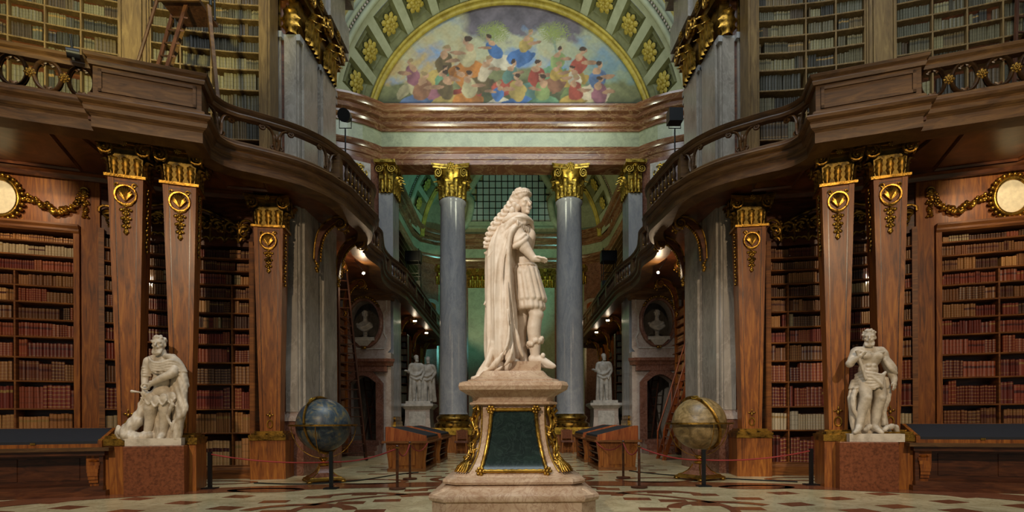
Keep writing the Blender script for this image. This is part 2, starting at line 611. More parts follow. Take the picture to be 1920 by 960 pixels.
def round_capital(root, c, R, H, A, key):
    b = MB()
    b.lathe([(R * 1.02, 0), (R * 1.06, 0.03), (R * 0.98, 0.06), (R * 0.98, H * 0.4), (R * 1.08, H * 0.7), (R * 1.35, H * 0.86)], c, 24)
    cap = b.build('capital', MT[key], root, smooth=50)
    b = MB()
    concave_abacus(b, c, A, c[2] + H * 0.87, c[2] + H)
    b.build('abacus', MT[key], cap, smooth=30)
    up = V(0, 0, 1)
    for ri, (hh, n, sh, rr) in enumerate(((0.46, 8, 0, 0.99), (0.70, 8, 0.5, 0.97))):
        for k in range(n):
            a = 2 * PI * (k + sh) / n
            nr, ex = V(math.cos(a), math.sin(a), 0), V(-math.sin(a), math.cos(a), 0)
            inst('leaf', LEAF[key], cap, basis(np.array(c) + nr * R * rr, ex * R * 0.92, nr * hh * H * 0.8, up * hh * H))
    for k in range(4):
        a = PI / 2 * k
        nr, ex = V(math.cos(a), math.sin(a), 0), V(-math.sin(a), math.cos(a), 0)
        for sgn in (-1, 1):
            o = np.array(c) + nr * A * 0.86 + ex * sgn * A * 0.72 + up * H * 0.74
            e2 = ex * 0.8 - nr * sgn * -0.3
            inst('volute', VOL[(key, sgn)], cap, basis(o, e2 * 0.17 * H / 1.2, -nr * 0.17 * H, up * 0.17 * H))
        inst('rosette', ROS[key], cap, basis(np.array(c) + nr * A * 0.92 + up * H * 0.93, ex * 0.14 * H, up * 0.14 * H, nr * 0.14 * H))
    return cap


# ------------------------------------------------------------------ floor
fl = MB().box(-13, 13, -4, 38, -0.3, 0.0).build('floor', MT['floor'])
tag(fl, 'cream marble floor inlaid with red-brown stone tiles', None, None, 'structure')
sq = MB()
sq.box(-0.5, 0.5, -0.5, 0.5, 0, 0.004)
SQ = sq.mesh('tile', MT['tile'])


def tile(x, y, w, d, shx=0.0, rz=0.0):
    ca, sa = math.cos(rz), math.sin(rz)
    inst('tile', SQ, fl, basis((x, y, 0.0), (w * ca, w * sa, 0), (shx - d * sa, d * ca, 0), (0, 0, 1)))


near_tiles = [(7.3, 7.55), (6.6, 8.0), (5.5, 7.6), (5.15, 8.4), (4.2, 7.85), (4.62, 9.06), (6.2, 8.88), (2.86, 7.9), (3.75, 8.45),
              (3.23, 8.93), (2.55, 9.26), (2.5, 8.28), (1.99, 8.5), (3.33, 7.5), (2.0, 7.5), (7.35, 8.55), (8.2, 8.0),
              (1.55, 9.15), (4.75, 7.25), (6.1, 7.2), (8.6, 7.3), (1.75, 9.75)]
for s in (-1, 1):
    for x, y in near_tiles:
        tile(s * x, y, 0.42, 0.26, shx=s * -0.14 if x > 4 else s * 0.06)
for j in range(16):
    y = 12.2 + 0.62 * j
    for i in range(-4, 5):
        x = (i + (0.5 if j % 2 else 0)) * 0.92
        if abs(x) < 3.9 and not (j < 1 and abs(x) > 2.6):
            tile(x, y, 0.46, 0.16)


def band(pts, w, name='inlay_band', closed=False):
    b = MB()
    P = [np.array(p) for p in pts]
    n = len(P)
    L, Rr = [], []
    for i in range(n):
        t = P[(i + 1) % n if closed else min(i + 1, n - 1)] - P[(i - 1) % n if closed else max(i - 1, 0)]
        t = t / np.linalg.norm(t)
        nn = V(-t[1], t[0])
        L.append(P[i] + nn * w / 2)
        Rr.append(P[i] - nn * w / 2)
    m = n if closed else n - 1
    for i in range(m):
        j = (i + 1) % n
        q = [L[i], Rr[i], Rr[j], L[j]]
        b.add([(*p, 0.0) for p in q] + [(*p, 0.005) for p in q], [(4, 5, 6, 7), (0, 1, 5, 4), (3, 2, 6, 7)])
    return b.build(name, MT['tile'], fl)


def ellip(cx, cy, a, b_, n=64, a0=0, a1=2 * PI):
    return [(cx + a * math.cos(a0 + (a1 - a0) * i / n), cy + b_ * math.sin(a0 + (a1 - a0) * i / n)) for i in range(n + (a1 - a0 < 6.28))]


for s in (-1, 1):
    band(ellip(s * 4.55, 9.9, 0.62, 0.24), 0.16, closed=True)
    band(ellip(s * 3.0, 11.2, 0.75, 0.42), 0.16, closed=True)
    band(ellip(s * 6.3, 11.2, 0.9, 0.32), 0.14, closed=True)
    # scalloped band of the star round the pedestal
    for k in range(4):
        a = 0.35 + k * 0.62
        cx, cy = s * 3.05 * math.sin(a + 0.6), 7.5 + 2.2 * -math.cos(a + 0.6)
        band(ellip(cx, cy, 0.75, 0.62, 24, 0.2 if s < 0 else PI * 0.15, PI * 0.95), 0.2)
band(ellip(0, 7.6, 8.2, 3.1, 160, 0.02, PI - 0.02), 0.8)
band(ellip(0, 7.6, 3.1, 2.0, 90), 0.14, closed=True)
band(ellip(0, 11.6, 1.7, 0.8, 60), 0.18, closed=True)

# ------------------------------------------------------------------ columns, entablature, arch
CAPB, CAPT = 10.36, 11.60
for s in (-1, 1):
    x, y = s * 2.41, 22.1
    col = thing('marble_column', (x, y, 0), 'tall round grey marble column with gilded capital, ' + ('in front of the teal-lit end of the hall' if s < 0 else 'in front of the amber-lit end of the hall'), 'column', 'pair of giant columns')
    MB().cbox((x, y, 0), 1.5, 1.5, 0.72).build('dado', MT['walnut'], col)
    MB().cbox((x, y, 0.72), 1.62, 1.62, 0.28).build('plinth', MT['gold_pale'], col)
    MB().lathe([(0.78, 1.0), (0.80, 1.08), (0.78, 1.17), (0.70, 1.2), (0.66, 1.27), (0.70, 1.32), (0.72, 1.38), (0.69, 1.45), (0.62, 1.5), (0.58, 1.55)], (x, y, 0), 40).build('base', MT['gold_old'], col, smooth=40)
    MB().lathe([(0.60, 1.55), (0.56, 1.66), (0.555, 4.5), (0.535, 7.5), (0.50, 10.15), (0.55, 10.22), (0.56, 10.3), (0.50, 10.36)], (x, y, 0), 48).build('shaft', MT['grey'], col, smooth=40)
    round_capital(col, (x, y, CAPB), 0.49, CAPT - CAPB, 0.72, 'gold_pale')

    # the flat pilaster at the side of the columns, on the pier that closes the wing
    px, py = 4.97, 21.55
    pil = thing('marble_pilaster', (s * px, py, 0), 'square grey marble pilaster with gilded capital and base beside the ' + ('teal' if s < 0 else 'amber') + '-lit wing', 'pilaster', 'pilasters beside the columns')
    MB().box(px - 0.33, px + 0.35, py - 0.36, py + 0.9, 0, 0.95).build('dado', MT['redlow'], pil, s)
    MB().box(px - 0.37, px + 0.39, py - 0.40, py + 0.94, 0.95, 1.14).build('plinth', MT['gold_pale'], pil, s)
    MB().stack((px, py + 0.27, 0), [(0.37, 1.14), (0.37, 1.26), (0.31, 1.3), (0.34, 1.36), (0.34, 1.42), (0.29, 1.47)], asp=1.7).build('base', MT['gold_old'], pil, s)
    MB().box(px - 0.27, px + 0.29, py - 0.27, py + 0.85, 1.47, CAPB).build('shaft', MT['grey'], pil, s)
    cap = MB().stack((px, py + 0.27, 0), [(0.27, CAPB), (0.28, CAPB + 0.8), (0.31, CAPB + 1.08), (0.42, CAPB + 1.12), (0.42, CAPT)], asp=1.9).build('capital', MT['gold_pale'], pil, s)
    face_capital(cap, (px - 0.28, py - 0.30, CAPB), (1, 0, 0), 0.56, (0, -1, 0), CAPT - CAPB, 'gold_pale', s, vr=0.13)
    face_capital(cap, (px - 0.31, py + 0.8, CAPB), (0, -1, 0), 1.06, (-1, 0, 0), CAPT - CAPB, 'gold_pale', s, vr=0.13)


def entablature(name, path, label, mats=('red', 'green', 'red'), back=0.9):
    e = thing(name, (path[0][0], path[0][1], 11.6), label, None, kind='structure')
    MB().sweep(path, [(-back, 11.6), (0.0, 11.6), (0.0, 11.78), (0.04, 11.80), (0.04, 12.02), (0.08, 12.05), (0.14, 12.2), (0.14, 12.25), (-back, 12.25)], side=-1).build('architrave', MT[mats[0]], e, smooth=30)
    MB().sweep(path, [(-back, 12.25), (0.02, 12.25), (0.02, 12.9), (-back, 12.9)], side=-1).build('frieze', MT[mats[1]], e)
    MB().sweep(path, [(-back, 12.9), (0.08, 12.9), (0.08, 13.0), (0.16, 13.06), (0.20, 13.14), (0.20, 13.26), (0.34, 13.30), (0.36, 13.46), (0.46, 13.5), (0.52, 13.62), (0.56, 13.66), (0.56, 13.74), (-back, 13.74)], side=-1).build('cornice', MT[mats[2]], e, smooth=25)
    return e


def corner(X0, y0):
    """plan of a swelling corner, from far out to the straight beam"""
    return [(-(X0 + a), y0 - b) for a, b in ((3.6, 1.15), (2.4, 1.12), (1.7, 1.02), (1.1, 0.82), (0.6, 0.55), (0.22, 0.24), (0.0, 0.0))]


def sym(half):
    return half + [(-x, y) for x, y in half[::-1]]


entablature('trim_1', sym(corner(5.2, 21.5)), 'red and grey-green marble entablature carried by the giant columns')


def coffer_arch(name, y0, R0, y1, R1, zc, label, n=13, detail=True):
    root = thing(name, (0, y0, zc), label, None, kind='structure')

    def pt(th, t, off=0.0):
        R = R0 + (R1 - R0) * t + off
        a = math.radians(th)
        return V(R * math.cos(a), y0 + (y1 - y0) * t, zc + R * math.sin(a))
    b = MB()
    ths = [18 + 12 * k for k in range(n)]

    def patch(a0, a1, t0, t1, o0=0.0, o1=0.0):
        b.grid(lambda u, v: pt(a0 + (a1 - a0) * u, t0 + (t1 - t0) * v, 0.0), 4, 1)
    for th in ths:
        patch(th - 6, th + 6, 0, 0.14)
        patch(th - 6, th + 6, 0.86, 1)
        patch(th - 6, th - 4.4, 0.14, 0.86)
        patch(th + 4.4, th + 6, 0.14, 0.86)
    patch(2, 12, 0, 1)
    patch(168, 178, 0, 1)
    b.build('soffit', MT['vault'], root)
    for th in ths:
        c = MB()
        d = 0.16
        A = [pt(th - 4.4, 0.14), pt(th + 4.4, 0.14), pt(th + 4.4, 0.86), pt(th - 4.4, 0.86)]
        mid = [pt(th - 3.4, 0.22, d), pt(th + 3.4, 0.22, d), pt(th + 3.4, 0.78, d), pt(th - 3.4, 0.78, d)]
        inn = [pt(th - 3.1, 0.25, d * 0.5), pt(th + 3.1, 0.25, d * 0.5), pt(th + 3.1, 0.75, d * 0.5), pt(th - 3.1, 0.75, d * 0.5)]
        bot = [pt(th - 2.8, 0.28, d * 1.3), pt(th + 2.8, 0.28, d * 1.3), pt(th + 2.8, 0.72, d * 1.3), pt(th - 2.8, 0.72, d * 1.3)]
        c.add(A + mid + inn + bot, [(i + 4 * j, (i + 1) % 4 + 4 * j, (i + 1) % 4 + 4 * j + 4, i + 4 * j + 4) for j in range(3) for i in range(4)] + [(12, 13, 14, 15)])
        co = c.build('coffer', MT['vault_line'], root)
        o = pt(th, 0.5, 0.1)
        rad = V(math.cos(math.radians(th)), 0, math.sin(math.radians(th)))
        tn = V(-math.sin(math.radians(th)), 0, math.cos(math.radians(th)))
        ay = (pt(th, 1) - pt(th, 0))
        ay /= np.linalg.norm(ay)
        nn = np.cross(tn, ay)
        if nn.dot(rad) > 0: nn = -nn
        r = 0.43 * R1 / 6.0
        inst('rosette', ROS['ochre'], co, basis(o, tn * r, ay * r, nn * r))
    arc = [pt(a, 1, 0) for a in np.linspace(2, 178, 90)]
    MB().tube([p + V(0, -0.1, 0) for p in arc], 0.17, 8, flat=0.8).tube([p + V(0, -0.32, 0) for p in arc], 0.06, 6).build('gilded_border', MT['ochre'], root, smooth=60)
    arc0 = [pt(a, 0, 0) for a in np.linspace(2, 178, 90)]
    m = MB().tube([p + V(0, -0.05, 0) for p in arc0], 0.11, 8)
    m.tube([pt(a, 0, 0.28) + V(0, -0.1, 0) for a in np.linspace(2, 178, 90)], 0.09, 8)
    m.grid(lambda u, v: pt(2 + 176 * u, 0, 0.1 + 0.42 * v) + V(0, -0.02 - 0.1 * v, 0), 90, 1)
    m.build('edge_moulding', MT['vault'], root, smooth=60)
    # egg-and-dart beads on the edge
    bd = MB()
    for a in np.linspace(4, 176, 150):
        bd.ell(pt(a, 0, 0.14) + V(0, -0.12, 0), (0.055, 0.05, 0.055), 5, 3)
    bd.build('bead_row', MT['pinkgrey'], root, smooth=60)
    return root, pt


arch, apt = coffer_arch('trim_2', 20.3, 6.75, 22.35, 6.0, 12.8, 'coffered arch with gilded rosettes framing the painted lunette')
sp = MB()
sp.grid(lambda u, v: V((6.75 + 0.5 + 7 * v) * math.cos(PI * u), 20.2 - 1.2 * v, 12.8 + (6.75 + 0.5 + 7 * v) * math.sin(PI * u)), 60, 3)
w = sp.build('wall_spandrel', MT['ochre'])
tag(w, 'ochre stucco wall above the coffered arch', None, None, 'structure')
# low relief foliage on the ochre stucco
rl = MB()
for i in range(160):
    u, v = random.random(), random.random() * 0.35 + 0.02
    a, R = PI * u, 7.25 + 7 * v
    rl.ell((R * math.cos(a), 20.15 - 1.2 * v, 12.8 + R * math.sin(a)), (0.22 * random.random() + 0.08, 0.05, 0.18 * random.random() + 0.06), 7, 4)
rl.build('stucco_relief', MT['ochre'], w, smooth=60)

# painted lunette: a generic allegory of robed groups under a sky (a plain stand-in)
def lunette():
    R, zc, y = 6.0, 12.8, 22.34
    nx, nz = 380, 190
    xs = np.linspace(-R, R, nx + 1)
    zs = np.linspace(13.0, zc + R, nz + 1)
    X, Z = np.meshgrid(xs, zs)
    q = X / R
    h = (Z - 14.35) / 4.35
    rs = np.random.default_rng(5)

    def fbm(px, pz, o=4):
        out = np.zeros_like(px)
        for k in range(o):
            ph = rs.uniform(0, 6.28, 6)
            f = 2 ** k
            out += (np.sin(px * 2.1 * f + ph[0] + 1.3 * np.sin(pz * 1.7 * f + ph[1])) * np.cos(pz * 2.3 * f + ph[2] + 1.1 * np.sin(px * 1.9 * f + ph[3]))) / f
        return out / 1.6
    C = np.zeros(X.shape + (3,))

    def put(mask, col, shade=None):
        m = np.clip(mask, 0, 1)[..., None]
        c = np.array(lin(col))
        cc = np.broadcast_to(c, C.shape)
        if shade is not None: cc = cc * shade[..., None]
        C[...] = C * (1 - m) + cc * m
    n1, n2, n3 = fbm(X * 0.8, Z * 0.9), fbm(X * 2.2, Z * 2.2), fbm(X * 1.7, Z * 1.7, 5)
    q0, h0 = q, h
    q, h = q + 0.012 * n2, h + 0.016 * n3
    C[...] = lin('#7f9cc4')
    put((n1 + 0.45) * 1.5, '#b9b898')
    put((n2 + 0.1 + 0.7 * (q < -0.25)) * 0.9 * np.clip(1.5 - 1.6 * h, 0, 1), '#bba271')
    put(np.clip((q - 0.22) * 3, 0, 1) * np.clip(1.25 - h * 1.3, 0, 1) * 0.9, '#7d9686', 0.9 + 0.2 * n2)
    # dark hanging cloth across the crown, palms below it
    put(np.clip((h - 0.70 + 0.1 * n3 + 0.35 * (q - 0.08) ** 2) * 12, 0, 1) * np.clip((0.46 - np.abs(q - 0.1)) * 12, 0, 1), '#756c76', 0.8 + 0.35 * n3)
    for cx, lean in ((-0.13, 0.05), (0.33, -0.08)):
        put((0.012 - np.abs(q - cx - lean * (h - 0.4))) * 160 * (h > 0.3) * (h < 0.78), '#8d9a86')
        put((1 - ((q - cx - lean * 0.3) / 0.10) ** 2 - ((h - 0.74) / 0.09) ** 2 + 0.7 * np.sin(60 * np.arctan2(h - 0.74, q - cx))) * 2, '#8f9a55')
    hill = 0.27 + 0.17 * np.exp(-((q - 0.04) / 0.3) ** 2) + 0.04 * n1
    put((hill - h) * 24, '#87895f', 0.8 + 0.3 * n2)
    put((hill - 0.13 - h + 0.04 * n2) * 18, '#666a48', 0.75 + 0.35 * n3)
    put(np.clip((q - 0.52) * 20, 0, 1) * np.clip((0.62 - q) * 30, 0, 1) * (h < 0.34), '#7fa0a6', 0.85 + 0.2 * n2)
    cols = ['#6b5a3a', '#bdb08a', '#4f74ad', '#b39a58', '#8d9d63', '#a8513f', '#93606c', '#6d9270', '#b97838', '#c9b79d', '#5f7d73', '#9b4636', '#b3944a', '#cfc4ae', '#5d7196', '#94684e']
    k = 0
    for row, (hh, n) in enumerate(((0.44, 6), (0.30, 9), (0.15, 10))):
        for i in range(n):
            cx = (-0.86 + 1.72 * (i + 0.5) / n) * (0.60 + 0.15 * row) * 1.13 + rs.uniform(-0.04, 0.04)
            ch = hh + rs.uniform(-0.05, 0.05) + (0.14 * math.exp(-(cx / 0.3) ** 2) if row == 0 else 0)
            if cx ** 2 + ((ch * 4.35 + 1.55) / 6.0) ** 2 > 0.70: continue
            lean = rs.uniform(-0.9, 0.9)
            sz = rs.uniform(0.9, 1.3)
            dx, dh = (q - cx - lean * (h - ch) * 0.35) / sz, (h - ch) / sz
            sd_ = 1 if lean > 0 else -1
            fold = np.clip(0.92 + 0.16 * np.sin(dx * 70 + 30 * dh * sd_ + k + 2.5 * n3) + 0.12 * n3 - 3.0 * dx * sd_, 0.45, 1.25)
            c1, c2 = cols[k % 16], cols[(k * 5 + 3) % 16]
            put((1 - ((dx + 0.02 * sd_) / 0.085) ** 2 - ((dh + 0.10) / 0.075) ** 2) * 7, c2, fold)
            put((1 - ((dx - 0.06 * sd_ - 0.5 * (dh + 0.08)) / 0.035) ** 2 - ((dh + 0.13) / 0.07) ** 2) * 7, c2, fold * 1.05)
            put((1 - (dx / 0.050) ** 2 - ((dh - 0.01) / 0.085) ** 2) * 7, c1, fold)
            put((1 - ((dx - 0.055 * sd_ - 0.3 * sd_ * (dh - 0.04)) / 0.045) ** 2 - ((dh - 0.03) / 0.018) ** 2) * 7, '#b98f70', fold)
            put((1 - ((dx + 0.012 * sd_) / 0.024) ** 2 - ((dh - 0.075) / 0.030) ** 2) * 7, '#bd9474', fold)
            put((1 - ((dx - 0.004 * sd_) / 0.0155) ** 2 - ((dh - 0.122) / 0.026) ** 2) * 7, '#bf9678', fold)
            put((1 - ((dx + 0.006 * sd_) / 0.018) ** 2 - ((dh - 0.138) / 0.018) ** 2) * 7, '#4b3828' if k % 3 else '#9c855f')
            k += 1
    C *= (0.93 + 0.1 * fbm(X * 9, Z * 9, 2))[..., None]
    C = np.clip(C, 0.01, 1)
    keep = (X ** 2 + (Z - zc) ** 2) < (R + 0.02) ** 2
    me = bpy.data.meshes.new('lunette_painting')
    idx = np.arange(X.size).reshape(X.shape)
    fk = keep[:-1, :-1] | keep[1:, 1:] | keep[1:, :-1] | keep[:-1, 1:]
    quads = np.stack([idx[:-1, :-1][fk], idx[:-1, 1:][fk], idx[1:, 1:][fk], idx[1:, :-1][fk]], 1)
    vv = np.stack([X.ravel(), np.full(X.size, y), Z.ravel()], 1)
    rr = np.hypot(vv[:, 0], vv[:, 2] - zc)
    over = rr > R
    vv[over, 0] *= R / rr[over]
    vv[over, 2] = zc + (vv[over, 2] - zc) * R / rr[over]
    me.from_pydata(vv.tolist(), [], quads.tolist())
    a = me.color_attributes.new('Col', 'FLOAT_COLOR', 'POINT')
    a.data.foreach_set('color', np.concatenate([C.reshape(-1, 3), np.ones((X.size, 1))], 1).astype(np.float32).ravel())
    me.materials.append(attr_mat('fresco', 0.6, 8, 0.12))
    o = link(bpy.data.objects.new('lunette_painting', me))
    tag(o, 'painted semicircular mural of robed groups below a blue sky', 'mural')


lunette()

# ------------------------------------------------------------------ the wing beyond the columns
wv = MB()
wv.grid(lambda u, v: V(6.3 * math.cos(PI * u), 22.6 + 14 * v, 13.2 + 5.6 * math.sin(PI * u)), 40, 6)
tag(wv.build('ceiling', MT['vault'], None), 'green-grey painted vault of the far wing', None, None, 'structure')
coffer_arch('trim_3', 31.8, 6.1, 34.2, 5.7, 12.9, 'coffered arch before the end window of the far wing')
tag(MB().box(-8, 8, 36.6, 37.0, 0, 19.5).build('wall_end', MT['green']), 'grey-green end wall of the far wing', None, None, 'structure')
entablature('trim_4', [(-6.2, 24), (-6.2, 33.4), (-5.9, 34.6), (-5.0, 35.3), (-4.0, 35.6), (-3.6, 36.1), (3.6, 36.1), (4.0, 35.6), (5.0, 35.3), (5.9, 34.6), (6.2, 33.4), (6.2, 24)], 'marble entablature running round the far wing', ('red', 'green', 'red'), 0.6)
for s in (-1, 1):
    for X0, X1, nm in ((1.65, 2.95, 'window'), (4.5, 5.05, 'corner')):
        yb = 36.45 if nm == 'window' else 35.55
        pil = thing('end_pilaster', (s * X0, yb, 0), 'distant ' + ('broad' if nm == 'window' else 'narrow') + ' grey pilaster with gilded capital at the ' + ('teal' if s < 0 else 'amber') + '-lit end of the far wing', 'pilaster')
        MB().box(X0, X1, yb - 0.25, yb + 0.2, 0, 10.3).build('shaft', MT['green'], pil, s)
        cap = MB().box(X0 - 0.05, X1 + 0.05, yb - 0.3, yb + 0.2, 10.3, 11.6).build('capital', MT['gold_old'], pil, s)
        face_capital(cap, (X0, yb - 0.3, 10.3), (1, 0, 0), X1 - X0, (0, -1, 0), 1.3, 'gold_pale', s, lw=0.34, vr=0.13)
# curving wall of the end corners with lit doorways on the gallery
for s in (-1, 1):
    cw = MB()
    cw.sweep([(6.9, 24.5), (6.5, 33.4), (6.1, 34.8), (5.1, 35.5), (3.0, 36.5)], [(0, 0), (0, 11.6), (-0.3, 11.6), (-0.3, 0)], side=-1 if s > 0 else -1)
    tag(cw.build('wall_wing_' + ('left' if s < 0 else 'right'), MT['redlow'], None, s), 'red-brown marble side wall of the far wing', None, None, 'structure')
    dr = thing('gallery_door', (s * 5.35, 34.9, 6.6), 'arched ' + ('teal-lit' if s < 0 else 'golden-lit') + ' doorway on the far gallery', 'door')
    dp = [(-0.62, 0)] + [(0.62 * math.cos(a), 2.3 + 0.4 * math.sin(a)) for a in np.linspace(PI, 0, 11)] + [(0.62, 0)]
    di = [(-0.42, 0)] + [(0.42 * math.cos(a), 2.2 + 0.26 * math.sin(a)) for a in np.linspace(PI, 0, 11)] + [(0.42, 0)]
    MB().plate(dp, (5.35, 35.0, 6.6), (1, 0, 0), (0, 0, 1), (0, -1, 0), 0.1).build('surround', MT['pinkgrey'], dr, s)
    MB().plate(di, (5.35, 34.9, 6.6), (1, 0, 0), (0, 0, 1), (0, -1, 0), 0.03).build('door_leaf', MT['wood_red'], dr, s)
    MB().plate([(-.25, .3), (.25, .3), (.25, 1.0), (-.25, 1.0)], (5.35, 34.87, 6.6), (1, 0, 0), (0, 0, 1), (0, -1, 0), 0.03).plate([(-.25, 1.2), (.25, 1.2), (.25, 2.1), (-.25, 2.1)], (5.35, 34.87, 6.6), (1, 0, 0), (0, 0, 1), (0, -1, 0), 0.03).build('door_panel', MT['wood_dark'], dr, s)

# the leaded end window: one pane per light
win = thing('window_1', (0, 36.5, 14.9), 'broad leaded window with many square panes in the end wall', None, kind='structure')


def wshape(z):
    t = (z - 14.9) / 4.0
    return 2.75 - 0.28 * t if t < 0.5 else max(0.1, (2.6 - 0.12) * math.sqrt(max(0.0, 1 - ((t - 0.5) / 0.56) ** 2)))


MB().box(-0.5, 0.5, -0.5, 0.5, -0.5, 0.5)
pn = MB().box(-0.5, 0.5, -0.5, 0.5, -0.5, 0.5).mesh('pane', MT['glass'])
cw_, ch_ = 0.42, 0.46
for j in range(8):
    zc_ = 14.9 + (j + 0.5) * ch_
    for i in range(-7, 8):
        if abs(i * cw_) + cw_ / 2 < wshape(zc_ + ch_ / 2) + 0.1:
            inst('pane', pn, win, basis((i * cw_, 36.5, zc_), (cw_ - 0.05, 0, 0), (0, 0.03, 0), (0, 0, ch_ - 0.05)))
br = MB()
for j in range(9):
    z = 14.9 + j * ch_
    hw = wshape(z)
    br.box(-hw, hw, 36.46, 36.52, z - 0.025, z + 0.025)
for i in range(-7, 7):
    x = (i + 0.5) * cw_
    zt = max([14.9 + k * 0.05 for k in range(78) if wshape(14.9 + k * 0.05) > abs(x)] or [14.9])
    br.box(x - 0.025, x + 0.025, 36.44, 36.5, 14.9, zt)
br.build('glazing_bars', MT['leadmetal'], win)
wf = MB()
for s in (-1, 1):
    pth = [(s * (2.95 + 0.5), 36.35, 14.3), (s * 3.05, 36.35, 14.7), (s * 2.85, 36.35, 15.2), (s * 2.7, 36.35, 16.2), (s * 3.0, 36.35, 16.7), (s * 2.6, 36.35, 17.4), (s * 1.9, 36.35, 18.4), (s * 0.9, 36.35, 18.95), (0, 36.35, 19.1)]
    wf.tube(spline(pth, 5), 0.24, 8)
wf.box(-3.0, 3.0, 36.2, 36.6, 14.55, 14.82)
wf.build('window_frame', MT['green'], win, smooth=50)
# dark doorway with a case of books below the end window
dd = thing('door_9', (0, 36.4, 0), 'dark doorway in the end wall with marble jambs', None, kind='structure')
MB().box(-1.5, 1.5, 36.2, 36.6, 0, 7.0).build('case_back', MT['wood_dark'], dd)
MB().box(-1.75, -1.5, 36.05, 36.6, 0, 7.2).box(1.5, 1.75, 36.05, 36.6, 0, 7.2).box(-1.75, 1.75, 36.05, 36.6, 7.0, 7.3).build('door_frame', MT['redlow'], dd)
for z in (1.2, 2.6, 4.0, 5.2):
    MB().box(-1.4, 1.4, 36.1, 36.2, z, z + 0.08).build('shelf', MT['wood_dark'], dd)
MB().box(-8, -2.9, 35.6, 36.0, 0, 0.95).build('wainscot', MT['walnut'], dd)
MB().box(2.9, 8, 35.6, 36.0, 0, 0.95).build('wainscot', MT['walnut'], dd)

